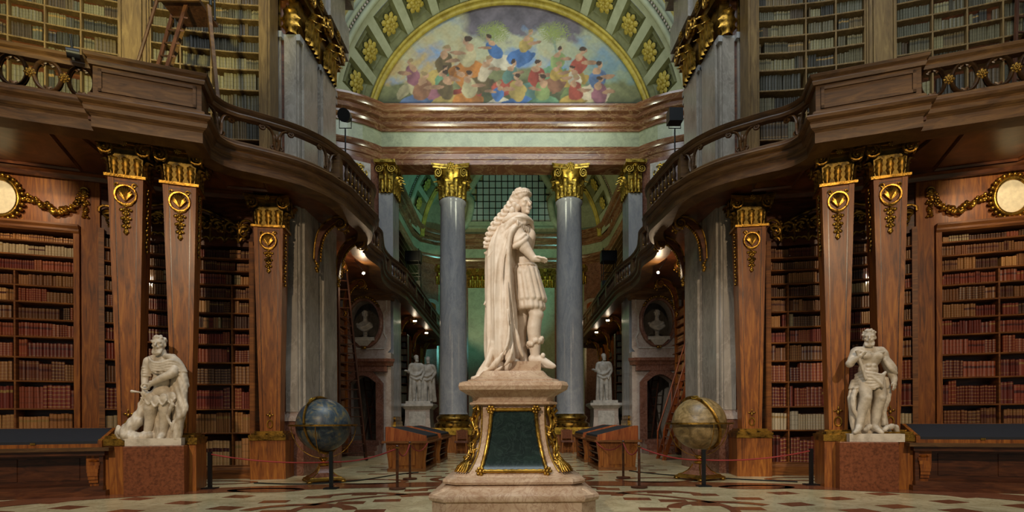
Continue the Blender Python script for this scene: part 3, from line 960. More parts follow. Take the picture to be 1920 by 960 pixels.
# ------------------------------------------------------------------ piers of the oval and the niche walls
for s in (-1, 1):
    sd = 'left' if s < 0 else 'right'
    pier = thing('wall_pier_' + sd, (s * 5.1, 13.6, 0), 'grey marble pier with paired pilasters carrying the dome', None, kind='structure')
    lo = [(6.2, 12.5), (5.36, 12.5), (5.36, 12.62), (4.98, 12.62), (4.93, 13.1), (4.93, 13.62), (4.86, 13.62), (4.83, 14.75), (4.95, 14.75), (4.95, 15.1), (6.2, 15.1)]
    MB().prism(lo, 1.5, 10.3).build('shaft', MT['greywarm'], pier, s)
    def grow(pl, d):
        return [(x - (d if x < 6 else 0), y + (-d if y < 13 else (d if y > 14.7 else 0))) for x, y in pl]
    MB().prism(grow(lo, 0.10), 0.0, 1.28).build('plinth', MT['redlow'], pier, s)
    MB().prism(grow(lo, 0.13), 1.28, 1.36).prism(grow(lo, 0.08), 1.36, 1.44).prism(grow(lo, 0.04), 1.44, 1.5).build('base', MT['pinkgrey'], pier, s)
    # raised strips that give the pilasters their edges
    st = MB()
    st.box(5.02, 5.3, 12.56, 12.63, 1.5, 10.3)
    st.prism([(4.9, 12.72), (4.96, 12.72), (4.93, 13.52), (4.87, 13.52)], 1.5, 10.3)
    st.prism([(4.80, 13.72), (4.88, 13.72), (4.86, 14.62), (4.77, 14.62)], 1.5, 10.3)
    st.build('pilaster_strip', MT['greywarm'], pier, s)
    MB().prism(grow(lo, 0.05), 10.22, 10.36).build('astragal', MT['grey'], pier, s)
    cap = MB().prism(lo, 10.36, 11.2).prism(grow(lo, 0.12), 11.2, 11.45).prism(grow(lo, 0.22), 11.45, 11.62).build('capital', MT['gold_old'], pier, s)
    face_capital(cap, (5.36, 12.55, 10.36), (-1, 0, 0), 0.44, (0, -1, 0), 1.24, 'gold', s, flare=0.2)
    face_capital(cap, (4.86, 12.7, 10.36), (0, 1, 0), 0.9, (-1, 0, 0), 1.24, 'gold', s, flare=0.25)
    face_capital(cap, (4.78, 13.7, 10.36), (0, 1, 0), 0.95, (-1, 0, 0), 1.24, 'gold', s, flare=0.25)
    MB().prism(grow(lo, 0.3), 11.62, 12.3).prism(grow(lo, 0.22), 12.3, 13.2).prism(grow(lo, 0.42), 13.2, 13.8).build('entablature', MT['greywarm'], pier, s)
    MB().prism(grow(lo, -0.1), 13.8, 20).build('drum', MT['vault'], pier, s)

    # niche wall with bust and door, facing the oval
    nw = thing('wall_niche_' + sd, (s * 5.7, 20.8, 0), 'pale marble wall with an oval bust niche above a doorway', None, kind='structure')
    y0 = 20.8
    b = MB()
    cx, cz, ra, rb = 5.72, 5.12, 0.60, 0.86
    N = 48
    E = [(cx + ra * math.cos(2 * PI * k / N), cz + rb * math.sin(2 * PI * k / N)) for k in range(N)]

    def onrect(k):
        a = 2 * PI * k / N
        dx, dz = math.cos(a), math.sin(a)
        x0, x1, z0, z1 = 4.7, 7.2, 3.95, 6.4
        t = min((x1 - cx) / dx if dx > 1e-6 else 1e9, (x0 - cx) / dx if dx < -1e-6 else 1e9, (z1 - cz) / dz if dz > 1e-6 else 1e9, (z0 - cz) / dz if dz < -1e-6 else 1e9)
        return (cx + dx * t, cz + dz * t)
    Rr = [onrect(k) for k in range(N)]
    b.add([(x, y0, z) for x, z in E + Rr], [(k, (k + 1) % N, N + (k + 1) % N, N + k) for k in range(N)])
    b.add([(x, y0, z) for x, z in E] + [(x, y0 + 0.6, z) for x, z in E], [(k, (k + 1) % N, N + (k + 1) % N, N + k) for k in range(N)])
    dx0, dx1, dz1 = 5.24, 6.3, 2.75
    for x, z in ((4.7, 3.95), (7.2, 3.95), (7.2, 6.4), (4.7, 6.4)): pass
    b.box(4.7, dx0, y0, y0 + 0.5, 0, 3.95)
    b.box(dx1, 7.2, y0, y0 + 0.5, 0, 3.95)
    arcp = [(dx0 + (dx1 - dx0) * t, dz1 + 0.3 * math.sin(PI * t)) for t in np.linspace(0, 1, 13)]
    b.add([(x, y0, z) for x, z in arcp] + [(x, y0, 3.95) for x, z in arcp] + [(x, y0 + 0.5, z) for x, z in arcp], [(i, i + 1, 14 + i, 13 + i) for i in range(12)] + [(i, i + 1, 27 + i, 26 + i) for i in range(12)])
    b.build('wall_face', MT['pinkgrey'], nw, s)
    ring = [(cx + 0.66 * math.cos(a), y0 - 0.03, cz + 0.92 * math.sin(a)) for a in np.linspace(0, 2 * PI, 49)]
    MB().tube(ring, 0.09, 8).build('niche_frame', MT['redlow'], nw, s, smooth=60)
    gp = MB()
    for k in range(15):
        a = PI * (0.22 + 0.56 * k / 14)
        gp.ell((cx + 0.72 * math.cos(a), y0 - 0.12, cz + 0.98 * math.sin(a)), (0.07, 0.06, 0.06), 6, 4)
    gp.build('gilt_garland', MT['gold_old'], nw, s, smooth=60)
    MB().box(cx - 0.42, cx + 0.42, y0 - 0.22, y0 + 0.3, cz - 0.72, cz - 0.6).frustum((cx, y0 - 0.02, cz - 0.92), 0.3, 0.2, 0.7, 0.4, 0.2).build('niche_shelf', MT['statue_g'], nw, s)
    MB().ell((cx, y0 - 0.14, cz - 1.0), (0.12, 0.06, 0.06), 8, 5).build('gilt_boss', MT['gold'], nw, s, smooth=60)
    # raised panel line round the niche
    pl = [(4.86, 6.2), (4.86, 5.6), (4.96, 5.5), (4.96, 4.7), (4.86, 4.5), (4.96, 4.1), (6.5, 4.1)]
    MB().tube([(x, y0 - 0.01, z) for x, z in pl], 0.03, 5).build('panel_moulding', MT['statue_g'], nw, s)
    df = thing('door_' + ('1' if s < 0 else '2'), (s * 5.77, y0 - 0.1, 0.5), 'doorway with red-brown marble surround and cornice below the bust niche', None, kind='structure')
    fr = MB()
    fr.box(4.98, dx0 + 0.02, y0 - 0.14, y0 + 0.1, 0.4, 2.75).box(dx1 - 0.02, dx1 + 0.26, y0 - 0.14, y0 + 0.1, 0.4, 2.75)
    ao = [(dx0 - 0.26 + (dx1 - dx0 + 0.52) * t, 2.75 + 0.62 * math.sin(PI * t)) for t in np.linspace(0, 1, 13)]
    for i in range(12):
        q = [arcp[i], arcp[i + 1], ao[i + 1], ao[i]]
        fr.plate(q, (0, y0 + 0.1, 0), (1, 0, 0), (0, 0, 1), (0, -1, 0), 0.24)
    fr.build('surround', MT['redlow'], df, s)
    MB().box(4.82, 7.0, y0 - 0.16, y0 + 0.1, 3.2, 3.42).build('frieze', MT['redlow'], df, s)
    MB().sweep([(7.1, y0), (4.86, y0), (4.72, y0 + 0.1)], [(0, 3.42), (0.2, 3.42), (0.24, 3.52), (0.34, 3.58), (0.36, 3.68), (0, 3.72)], side=1).build('cornice', MT['redlow'], df, s)
    # the small room behind the doorway and the oval opening
    MB().box(4.72, 7.3, y0 + 1.9, y0 + 2.0, 0.0, 6.4).box(7.2, 7.3, y0 + 0.5, y0 + 1.9, 0.0, 6.4).box(4.72, 4.82, y0 + 0.5, y0 + 1.9, 0.0, 6.4).box(4.72, 7.3, y0 + 0.02, y0 + 2.0, 6.3, 6.4).build('inner_wall', MT['greywarm'], df, s)
    stp = MB()
    for k in range(3):
        MB().box(5.05, 6.6, y0 - 0.2 - 0.32 * (3 - k), y0 + 1.6, 0.0 + 0.18 * k, 0.18 * (k + 1)).build('step', MT['redlow'], df, s)
    # upper wall, swelling like the entablature above it
    path = [(x, y) for x, y in corner(5.2, 21.5)]
    path = [(-x, y) for x, y in path][1:]
    uw = MB().sweep(path, [(0, 6.2), (0, 11.6), (-0.4, 11.6), (-0.4, 6.2)], side=1).build('wall_upper_' + sd, MT['redlow'], None, s)
    tag(uw, 'red-brown marble upper wall beside the giant columns', None, None, 'structure')
    rp = thing('relief_panel', (s * 5.9, 20.7, 10.2), 'pale stone panel with gilded scroll relief beside the ' + ('teal' if s < 0 else 'amber') + '-lit wing', 'relief panel', 'gilded relief panels')
    o, ex, nn = V(5.52, 20.98, 10.0), V(0.72, -0.42, 0) * 1.1, V(-0.5, -0.86, 0)
    MB().obox(o, ex, nn * 0.08, (0, 0, 1.35)).build('panel', MT['statue_g'], rp, s)
    g = MB()
    rr_ = random.Random(3)
    for k in range(9):
        c = o + ex * rr_.uniform(0.15, 0.85) + nn * 0.11 + V(0, 0, rr_.uniform(0.55, 1.2))
        e1 = ex / np.linalg.norm(ex)
        sp_ = spiral(1.3, 0.16, 0.03, 14, rr_.uniform(0, 6), rr_.choice((-1, 1)))
        g.tube([c + e1 * a + V(0, 0, b_) for a, b_ in sp_], 0.03, 5)
    g.build('gilt_relief', MT['gold_pale'], rp, s, smooth=60)
    wn = thing('window_' + ('2' if s < 0 else '3'), (s * 5.7, 20.8, 7.0), 'round-headed window opening in the upper wall', None, kind='structure')
    o = V(5.5, 20.95, 6.6)
    ex = V(0.86, -0.5, 0)
    dpp = [(0, 0)] + [(0.45 - 0.45 * math.cos(a), 2.2 + 0.35 * math.sin(a)) for a in np.linspace(0, PI, 9)] + [(0.9, 0)]
    MB().plate(dpp, o, ex, (0, 0, 1), nn, 0.06).build('frame', MT['redlow'], wn, s)
    MB().plate([(0.12 + a * 0.73, b_ * 0.92) for a, b_ in dpp], o + nn * 0.03, ex, (0, 0, 1), nn, 0.06).build('pane', MT['pinkgrey'], wn, s)

# ------------------------------------------------------------------ bookcases and books
WHO = {-1: 'sword-bearing statue', 1: 'baton-holding statue'}
ORD = ['first', 'second', 'third', 'fourth', 'fifth', 'sixth', 'seventh', 'eighth', 'ninth', 'tenth', 'eleventh', 'twelfth', 'thirteenth']
BOOKS = []

PAL = dict(
    red=['#762d1e', '#853a25', '#662519', '#8f452b'],
    brown=['#6b4226', '#7d4f2d', '#5b3520', '#8b5c36', '#6d3a23'],
    tan=['#b47d49', '#a8713d', '#c0905a', '#9a6436'],
    pale=['#b29c7b', '#a68f6e', '#bda987'],
    dark=['#25201b', '#1e2a25', '#2b211b', '#33281e'],
    mix=['#762d1e', '#6b4226', '#8b5c36', '#a57040', '#5b3520', '#853a25', '#b38250', '#4d2d1d', '#a89066'],
    crimson=['#8f1f22', '#7c1a1e', '#a02a28'],
    old=['#6a6046', '#7b7052', '#595240', '#867a58', '#4d483a', '#6f6a55', '#90855f', '#453e33', '#74603f', '#5c4a34'],
)
CN = dict(red='red leather', brown='brown leather', tan='tan calf', pale='pale vellum', dark='dark green', mix='brown leather', crimson='crimson', old='grey-brown')


class Curve:
    def __init__(s, pts):
        s.P = [np.array(p, float) for p in pts]
        s.L = [0.0]
        for a, b in zip(s.P, s.P[1:]): s.L.append(s.L[-1] + float(np.linalg.norm(b - a)))
        s.len = s.L[-1]

    def at(s, d):
        d = min(max(d, 0.0), s.len)
        i = 0
        while i < len(s.P) - 2 and s.L[i + 1] < d: i += 1
        t = (s.P[i + 1] - s.P[i]) / (s.L[i + 1] - s.L[i])
        return s.P[i] + t * (d - s.L[i]), t, V(-t[1], t[0])


def fill_shelf(cv, d0, d1, z, hmax, pal, side, label, wscale=1.0, lean_end=False, front=0.05, gap=0.06):
    """a row of books along the curve between d0 and d1, standing on height z"""
    d = d0 + 0.012
    run, spec = 0, None
    while True:
        if run <= 0:
            run = random.choice((2, 3, 4, 6, 8, 11, 14))
            c = np.array(lin(random.choice(PAL[pal]))) * random.uniform(0.82, 1.2) * (0.72 if pal == 'old' else 1.0)
            spec = dict(c=c, w=random.uniform(0.036, 0.058) * wscale, h=hmax * random.uniform(0.72, 0.96), st=random.choice((0, 0, 0, 1, 2, 2, 3, 4) if pal != 'old' else (3, 3, 3, 1, 3, 4)))
        w = spec['w'] * random.uniform(0.85, 1.2)
        if d + w > d1 - 0.012: break
        if random.random() < gap * 0.4 and run < 3:
            d += random.uniform(0.02, 0.1)
            run = 0
            continue
        p, t, n = cv.at(d + w / 2)
        BOOKS.append(dict(p=p - n * (front + random.uniform(0, 0.025)), t=t, n=n, z=z, w=w * 0.94, h=spec['h'] * random.uniform(0.97, 1.01),
                          c=spec['c'] * random.uniform(0.9, 1.1), st=spec['st'], s=side, lab=label, pal=pal, lean=random.uniform(-0.03, 0.03) if random.random() < 0.15 else 0.0))
        d += w
        run -= 1


GOLDC = np.array(lin('#cda055'))


def add_book(b, k, detail=True):
    M = V(k['s'], 1, 1)
    t3, n3 = V(k['t'][0], k['t'][1], 0), V(k['n'][0], k['n'][1], 0)
    o = V(k['p'][0], k['p'][1], k['z'])
    w, h, c = k['w'], k['h'], k['c']
    up = V(0, 0, 1) + t3 * k['lean']
    st = k['st']
    if st == 0: cuts = [(0, c), (0.06, GOLDC), (0.08, c), (0.22, GOLDC * 0.8), (0.24, c), (0.40, GOLDC * 0.8), (0.42, c), (0.58, GOLDC * 0.8), (0.60, c), (0.76, GOLDC * 0.8), (0.78, c), (0.92, GOLDC), (0.94, c)]
    elif st == 1: cuts = [(0, c), (0.18, GOLDC * 0.7), (0.2, c), (0.64, c * 0.45), (0.78, c), (0.9, GOLDC * 0.7), (0.92, c)]
    elif st == 2: cuts = [(0, c), (0.08, GOLDC * 0.6), (0.1, c), (0.3, c * 0.7), (0.33, c), (0.55, np.array(lin('#4a1a16'))), (0.7, c), (0.88, GOLDC * 0.6), (0.9, c)]
    elif st == 3: cuts = [(0, c), (0.24, c * 0.62), (0.27, c), (0.5, c * 0.62), (0.53, c), (0.76, c * 0.62), (0.79, c)]
    else: cuts = [(0, c), (0.7, GOLDC * 0.55), (0.82, c)]
    if not detail: cuts = cuts[:1] + cuts[1::2][:3] if False else [cuts[0]] + [x for x in cuts[1:]][:6]
    z = [a for a, _ in cuts] + [1.0]
    xs = ((-0.5, -0.012), (-0.22, 0.0), (0.22, 0.0), (0.5, -0.012))
    vs_ = []
    for zz in z:
        for a, q in xs:
            vs_.append((o + t3 * a * w + n3 * q + up * zz * h) * M)
    m = len(z)
    b0 = len(b.v)
    b.v.extend([tuple(map(float, p)) for p in vs_])
    for i in range(m - 1):
        for j in range(3):
            f = (b0 + 4 * i + j, b0 + 4 * i + j + 1, b0 + 4 * i + j + 5, b0 + 4 * i + j + 4)
            b.f.append(f if k['s'] > 0 else f[::-1])
            b.c.append(cuts[i][1])
    # boards and page block
    dep = 0.20
    q = [o + t3 * a * w + n3 * e + up * zz * h for zz in (0, 1) for a, e in ((-0.5, -0.012), (0.5, -0.012), (0.5, -dep), (-0.5, -dep))]
    b1 = len(b.v)
    b.v.extend([tuple(map(float, p * M)) for p in q])
    for f, cc in (((0, 3, 7, 4), c), ((1, 5, 6, 2), c), ((4, 7, 6, 5), np.array(lin('#a8926c'))), ((3, 2, 6, 7), c)):
        b.f.append(tuple(b1 + i for i in (f if k['s'] > 0 else f[::-1])))
        b.c.append(cc)


def bookcase(name, cv, zs, ztop, side, label, pals, divs, mats, group=None, div_top=99, dep=0.36, back='wood_dark', book_label=None, scale=None, kind=None, fill=True, jambs=True):
    """zs = heights of the shelf tops from the bottom; divs = distances of uprights along the curve"""
    p, t, n = cv.at(cv.len / 2)
    r = thing(name, (side * p[0], p[1], zs[0] if zs[0] > 3 else 0), label, 'bookcase', group)
    pts = [tuple(q) for q in cv.P]
    z0 = zs[0]
    MB().sweep(pts, [(-dep, z0 - 0.2), (-dep, ztop), (-dep - 0.04, ztop), (-dep - 0.04, z0 - 0.2)], side=1).build('back_panel', MT[back], r, side)
    for z in zs:
        MB().sweep(pts, [(-dep, z), (0.0, z), (0.006, z - 0.012), (0.0, z - 0.03), (-dep, z - 0.03)], side=1).build('shelf', MT[mats], r, side)
    for d in divs:
        zt = ztop if d in (0, cv.len) else min(ztop, div_top)
        p, t, n = cv.at(d)
        p3, t3, n3 = V(*p, z0 - 0.1), V(*t, 0), V(*n, 0)
        MB().obox(p3 - t3 * 0.014 - n3 * dep, t3 * 0.028, n3 * (dep + 0.004), (0, 0, zt - z0 + 0.1)).build('divider', MT[mats], r, side)
    cuts = [0.0] + list(divs) + [cv.len]
    for i, z in enumerate(zs):
        hgt = (zs[i + 1] if i + 1 < len(zs) else ztop) - z - 0.045
        pal = pals[i % len(pals)]
        cc = [0.0, cv.len] if z > div_top else sorted(set(cuts))
        for a, b_ in zip(cc, cc[1:]):
            if b_ - a < 0.15: continue
            p2 = pal if isinstance(pal, str) else random.choice(pal)
            if fill: fill_shelf(cv, a + 0.015, b_ - 0.015, z, hgt, p2, side, (book_label, i), wscale=(scale[i] if scale else 1.0))
    return r


ZL = [0.30, 1.03, 1.56, 2.12, 2.60, 3.01, 3.36, 3.71, 4.04, 4.34, 4.65, 4.93]
SCL = [1.5, 1.4, 1.3, 1.25, 1.15, 1.05, 1.0, 0.95, 0.95, 0.9, 0.9, 0.9]
ARC_B = spline([(8.52, 11.12), (7.9, 11.5), (7.0, 11.83), (6.2, 11.98), (5.78, 12.02)], 5)
for s in (-1, 1):
    who = WHO[s]
    # tall flat case beside the curved one
    cv = Curve([(12.6, 9.83), (8.93, 11.0)])
    pA = (['tan', 'tan', 'red', ['brown', 'tan', 'red'], 'red', 'red', 'mix', ['tan', 'mix'], 'brown', 'red', ['tan', 'red', 'pale'], ['mix', 'tan']] if s < 0 else
          ['brown', ['brown', 'dark'], 'red', ['brown', 'red'], ['tan', 'red'], 'red', 'mix', 'brown', 'red', 'mix', 'brown', 'mix'])
    A = bookcase('bookcase', cv, ZL, 5.12, s, 'flat walnut bookcase of leather books behind the vitrine near the ' + who, pA, [0, 0.98, 1.94, 2.86, cv.len], 'walnut_h', 'lower bookcases',
                 div_top=4.3, book_label=('flat', 'flat bookcase near the ' + who), scale=SCL)
    fr = MB()
    for d, w_ in ((cv.len + 0.03, 0.11),):
        p, t, n = V(8.93, 11.0), (cv.P[1] - cv.P[0]) / cv.len, None
        t3 = V(*t, 0)
        n3 = V(-t[1], t[0], 0)
        fr.obox(V(*p, 0.0) + t3 * 0.0 - n3 * 0.3, t3 * 0.10, n3 * 0.36, (0, 0, 5.25))
    fr.build('side_frame', MT['walnut'], A, s)
    MB().sweep([(12.7, 9.795), (8.83, 11.03)], [(-0.3, 5.12), (0.06, 5.12), (0.09, 5.16), (0.09, 5.2), (0.13, 5.25), (0.13, 5.29), (-0.3, 5.29)], side=1).build('cornice', MT['walnut_h'], A, s)
    MB().sweep([(12.7, 9.795), (8.83, 11.03)], [(-0.36, 0), (0.06, 0), (0.06, 0.2), (0.03, 0.27), (-0.36, 0.27)], side=1).build('base', MT['walnut_h'], A, s)
    # veneered frieze above, with its gilt garland and cartouche
    fz = MB().sweep([(12.7, 9.86), (8.75, 11.08)], [(0, 5.29), (0, 6.32), (-0.3, 6.32), (-0.3, 5.29)], side=1).build('frieze_panel', MT['walnut'], A, s)
    strip = thing('pilaster_strip', (s * 8.7, 11.05, 0), 'plain walnut pilaster strip beside the flat bookcase near the ' + who, 'pilaster')
    MB().obox((8.82, 11.03, 0), (-0.30, 0.105, 0), (0.10, 0.29, 0), (0, 0, 6.32)).build('shaft', MT['walnut'], strip, s)
    MB().obox((8.86, 10.99, 0), (-0.36, 0.126, 0), (0.10, 0.29, 0), (0, 0, 0.35)).build('base', MT['walnut_h'], strip, s)
    # curved case behind the statue
    cv = Curve(ARC_B)
    pB = ([['brown', 'tan'], ['tan', 'pale'], 'red', 'brown', 'red', 'red', 'mix', 'mix', 'brown', 'mix', 'brown', 'mix'] if s < 0 else
          [['pale', 'red'], 'pale', ['brown', 'red'], 'red', 'brown', 'red', 'mix', 'brown', 'mix', 'mix', 'brown', 'brown'])
    dv = [0, cv.len * 0.27, cv.len * 0.55, cv.len * 0.84, cv.len]
    B = bookcase('bookcase', cv, ZL, 5.22, s, 'curved walnut bookcase with gilt cresting behind the ' + who, pB, dv, 'walnut_h', 'lower bookcases',
                 div_top=4.34, book_label=('curved', 'curved bookcase behind the ' + who), scale=SCL)
    MB().sweep([tuple(q) for q in cv.P], [(-0.36, 0), (0.06, 0), (0.06, 0.2), (0.03, 0.27), (-0.36, 0.27)], side=1).build('base', MT['walnut_h'], B, s)
    MB().sweep([tuple(q) for q in cv.P], [(-0.10, 5.22), (-0.10, 6.32), (-0.36, 6.32), (-0.36, 5.22)], side=1).build('frieze_panel', MT['wood_dark'], B, s)
    for d in (0.02, cv.len - 0.06):
        p, t, n = cv.at(d)
        t3, n3 = V(*t, 0), V(*n, 0)
        MB().obox(V(*p, 0) - t3 * 0.03 - n3 * 0.25, t3 * 0.09, n3 * 0.27, (0, 0, 5.3)).build('side_frame', MT['walnut_h'], B, s)
    # pierced gilt cresting: an arched rail, scrolls and sprays
    rr_ = random.Random(21)

    def on(d, z, off=0.03):
        p, t, n = cv.at(d)
        return V(p[0] + n[0] * off, p[1] + n[1] * off, z)
    for half in range(1):
        L = cv.len
        arcz = lambda q: 5.42 + 0.52 * math.sin(PI * min(1, max(0, (q - 0.06) / 0.88))) ** 0.8
        MB().tube([on(L * q, arcz(q) + 0.03, 0.0) for q in np.linspace(0.04, 0.96, 40)], 0.05, 6).build('arched_rail', MT['wood_dark'], B, s, smooth=60)
        g = MB()
        g.tube([on(L * q, arcz(q) + 0.08, 0.05) for q in np.linspace(0.12, 0.88, 50)], [0.025 + 0.018 * abs(math.sin(i * 0.8)) for i in range(50)], 6)
        for e, sg in ((0.05, 1), (0.95, -1)):
            sp_ = spiral(1.4, 0.17, 0.03, 18, PI if sg > 0 else 0, -sg)
            g.tube([on(L * e + a, 5.62 + b_, 0.05) for a, b_ in sp_], 0.03, 6)
        g.build('gilt_rail', MT['gold_old'], B, s, smooth=60)
        for k in range(9):
            q = 0.1 + 0.1 * k
            g = MB()
            zc = 5.42 + 0.28 * math.sin(PI * q)
            for sg in (-1, 1):
                sp_ = spiral(1.2, 0.12, 0.02, 14, PI / 2, sg)
                g.tube([on(L * q + sg * 0.11 + a, zc - 0.02 + b_, 0.06) for a, b_ in sp_], [0.022] * 14, 5)
                g.tube([on(L * q + sg * 0.30 * t_, 5.27 + 0.10 * math.sin(PI * t_) + 0.03 * math.sin(9 * t_), 0.05) for t_ in np.linspace(0, 0.5, 8)], 0.024, 5)
                g.tube([on(L * q + sg * (0.02 + 0.2 * t_), zc + 0.05 + 0.2 * t_ - 0.18 * t_ * t_, 0.07) for t_ in np.linspace(0, 1, 7)], [0.012, 0.03, 0.036, 0.034, 0.028, 0.018, 0.006], 5)
            g.tube([on(L * q, 5.25, 0.06), on(L * q, zc + 0.22, 0.06)], [0.03, 0.012], 5)
            for j in range(5):
                g.ell(on(L * q + rr_.uniform(-.12, .12), zc + rr_.uniform(-0.12, .16), 0.07), (0.035, 0.03, 0.035), 6, 4)
            g.build('gilt_scroll', MT['gold_old'], B, s, smooth=60)
        p, t, n = cv.at(L / 2)
        g = MB()
        g.lathe([(0.0, 0), (0.2, 0.0), (0.23, 0.03), (0.2, 0.06), (0.0, 0.07)], (0, 0, 0), 20)
        oo = on(L / 2, 5.62, 0.04)
        g.map(lambda q_: (oo[0] + q_[0] * t[0] + q_[2] * n[0], oo[1] + q_[0] * t[1] + q_[2] * n[1], oo[2] + q_[1] * 1.2))
        g.build('cartouche', MT['gold_old'], B, s, smooth=40)

    # garland and lit cartouche over the flat case
    cart = thing('cartouche_panel', (s * 10.02, 10.62, 5.3), 'oval cream cartouche in a gilt wreath above the flat bookcase near the ' + who, 'cartouche')
    t2 = V(-2.05, 0.62) / math.hypot(2.05, 0.62)
    n2 = V(-t2[1], t2[0])
    o2 = V(10.08, 10.68)

    def onA(a, z, off=0.05):
        return V(o2[0] + t2[0] * a + n2[0] * off, o2[1] + t2[1] * a + n2[1] * off, z)
    oc = 5.72
    MB().plate([(0.26 * math.cos(a), 0.33 * math.sin(a)) for a in np.linspace(0, 2 * PI, 29)[:-1]], onA(0, oc, 0.02), (t2[0], t2[1], 0), (0, 0, 1), (n2[0], n2[1], 0), 0.06).build('plaque', plain('cream_enamel_%d' % s, '#efe2c2', 0.35), cart, s)
    g = MB().tube([onA(0.30 * math.cos(a), oc + 0.37 * math.sin(a), 0.09) for a in np.linspace(0, 2 * PI, 33)], 0.045, 7)
    for k in range(26):
        a = 2 * PI * k / 26
        g.ell(onA(0.37 * math.cos(a), oc + 0.44 * math.sin(a), 0.08), (0.05, 0.05, 0.045), 6, 4)
    g.build('gilt_wreath', MT['gold'], cart, s, smooth=60)
    gl = thing('gilt_garland', (s * 9.3, 10.85, 5.5), 'gilt flower garland looped above the flat bookcase near the ' + who, 'garland')
    pth = spline([(0.42, 5.78), (0.62, 5.68), (0.9, 5.56), (1.12, 5.62), (1.28, 5.80), (1.36, 5.98)], 6)
    g = MB()
    rg = random.Random(9)
    for i, q in enumerate(pth):
        big = 0.05 + 0.035 * math.sin(PI * min(1, i / 22))
        for k in range(3):
            g.ell(onA(q[0] + rg.uniform(-0.05, 0.05), q[1] + rg.uniform(-0.06, 0.06), 0.05 + rg.uniform(0, 0.05)), (big * rg.uniform(0.35, 0.8), big * rg.uniform(0.4, 0.8), big * rg.uniform(0.35, 0.9)), 6, 4)
    g.build('swag', MT['gold'], gl, s, smooth=60)
    g = MB()
    for i in range(16):
        z = 6.02 - i * 0.036
        for k in range(2):
            g.ell(onA(1.40 + rg.uniform(-0.045, 0.045), z, 0.06), (0.05 * rg.uniform(0.4, .9), 0.04, 0.05 * rg.uniform(0.4, 0.9)), 6, 4)
    g.tube([onA(1.38 + 0.07 * math.cos(a), 6.02 + 0.06 * math.sin(a), 0.06) for a in np.linspace(0, 2 * PI, 13)], 0.02, 5)
    g.build('drop', MT['gold'], gl, s, smooth=60)
    # back wall of the bays
    wl = MB().sweep([(13.6, 9.85), (8.9, 11.6), (7.4, 12.35), (5.6, 12.52), (5.2, 12.6)], [(0, 0), (0, 14), (-0.25, 14), (-0.25, 0)], side=1).build('wall_' + ('left' if s < 0 else 'right'), MT['wood_dark'], None, s)
    tag(wl, 'dark panelled wall behind the bookcases', None, None, 'structure')

    # upper cases on the gallery
    ZU = [6.62, 7.08, 7.62, 8.18, 8.73, 9.19, 9.58, 9.95, 10.32, 10.65, 10.97, 11.28]
    cv = Curve([(12.6, 10.13), (10.75, 10.78), (9.5, 11.22), (8.40, 11.56)])
    w2 = 'above the vitrine near the ' + who
    bookcase('upper_bookcase', cv, ZU, 11.9, s, 'upper gallery bookcase ' + w2, ['old'], [0, 0.65, 1.3, 1.96, 2.51, 3.12, 3.74, cv.len], 'wood_up', 'upper bookcases', back='wood_dark',
             book_label=('upper flat', 'upper gallery bookcase ' + w2), scale=[1.4, 1.4, 1.35, 1.25, 1.2, 1.1, 1.05, 1.0, 1, 1, 1, 1])
    st = thing('upper_pilaster_strip', (s * 8.12, 11.6, 6.6), 'pale herringbone-veneered pilaster strip between the upper bookcases over the ' + who, 'pilaster')
    MB().obox((8.40, 11.50, 6.62), (-0.55, 0.16, 0), (0.08, 0.28, 0), (0, 0, 5.4)).build('frame', MT['wood_up'], st, s)
    MB().obox((8.30, 11.50, 6.7), (-0.35, 0.10, 0), (-0.008, -0.028, 0), (0, 0, 5.2)).build('veneer_panel', MT['wood_up'], st, s)
    for dx in (0.04, 0.48):
        MB().obox((8.40 - dx, 11.48 + dx * 0.29, 6.62), (-0.05, 0.0145, 0), (-0.01, -0.05, 0), (0, 0, 5.4)).build('bead', MT['wood_up'], st, s)
    cv = Curve([(7.84, 11.70), (7.0, 11.90), (6.2, 12.02), (5.62, 12.06)])
    bookcase('upper_bookcase', cv, ZU, 11.9, s, 'upper gallery bookcase over the ' + who + ' beside the marble pier', ['old'], [0, 0.58, 1.2, cv.len], 'wood_up', 'upper bookcases', back='wood_dark',
             book_label=('upper curved', 'upper gallery bookcase over the ' + who), scale=[1.4, 1.4, 1.35, 1.25, 1.2, 1.1, 1.05, 1.0, 1, 1, 1, 1])
    ef = thing('upper_side_panel', (s * 5.5, 12.2, 6.6), 'tall wooden end panel between the upper bookcase and marble pier over the ' + who, 'panel')
    MB().box(5.37, 5.62, 11.98, 12.4, 6.62, 12.2).build('jamb', MT['wood_up'], ef, s)
    MB().box(5.42, 5.56, 11.95, 12.0, 6.9, 12.0).build('raised_panel', MT['wood_up'], ef, s)

    # alcove case beyond the pier, lit by its warm lamp
    cv = Curve([(5.95, 19.6), (5.95, 15.2)])
    cvr = Curve([(5.95, 15.2), (5.95, 19.6)])
    class Flip(Curve):
        def at(self, d):
            p, t, n = Curve.at(self, d)
            return p, t, -n if n[0] > 0 else n
    cvf = Flip([(5.95, 19.6), (5.95, 15.2)])
    r = thing('alcove_bookcase', (s * 5.95, 17.4, 0), 'tall bookcase in the alcove behind the ' + ('blue celestial' if s < 0 else 'tan terrestrial') + ' globe', 'bookcase')
    MB().box(6.3, 6.34, 15.1, 19.7, 0.1, 6.0).build('back_panel', MT['wood_dark'], r, s)
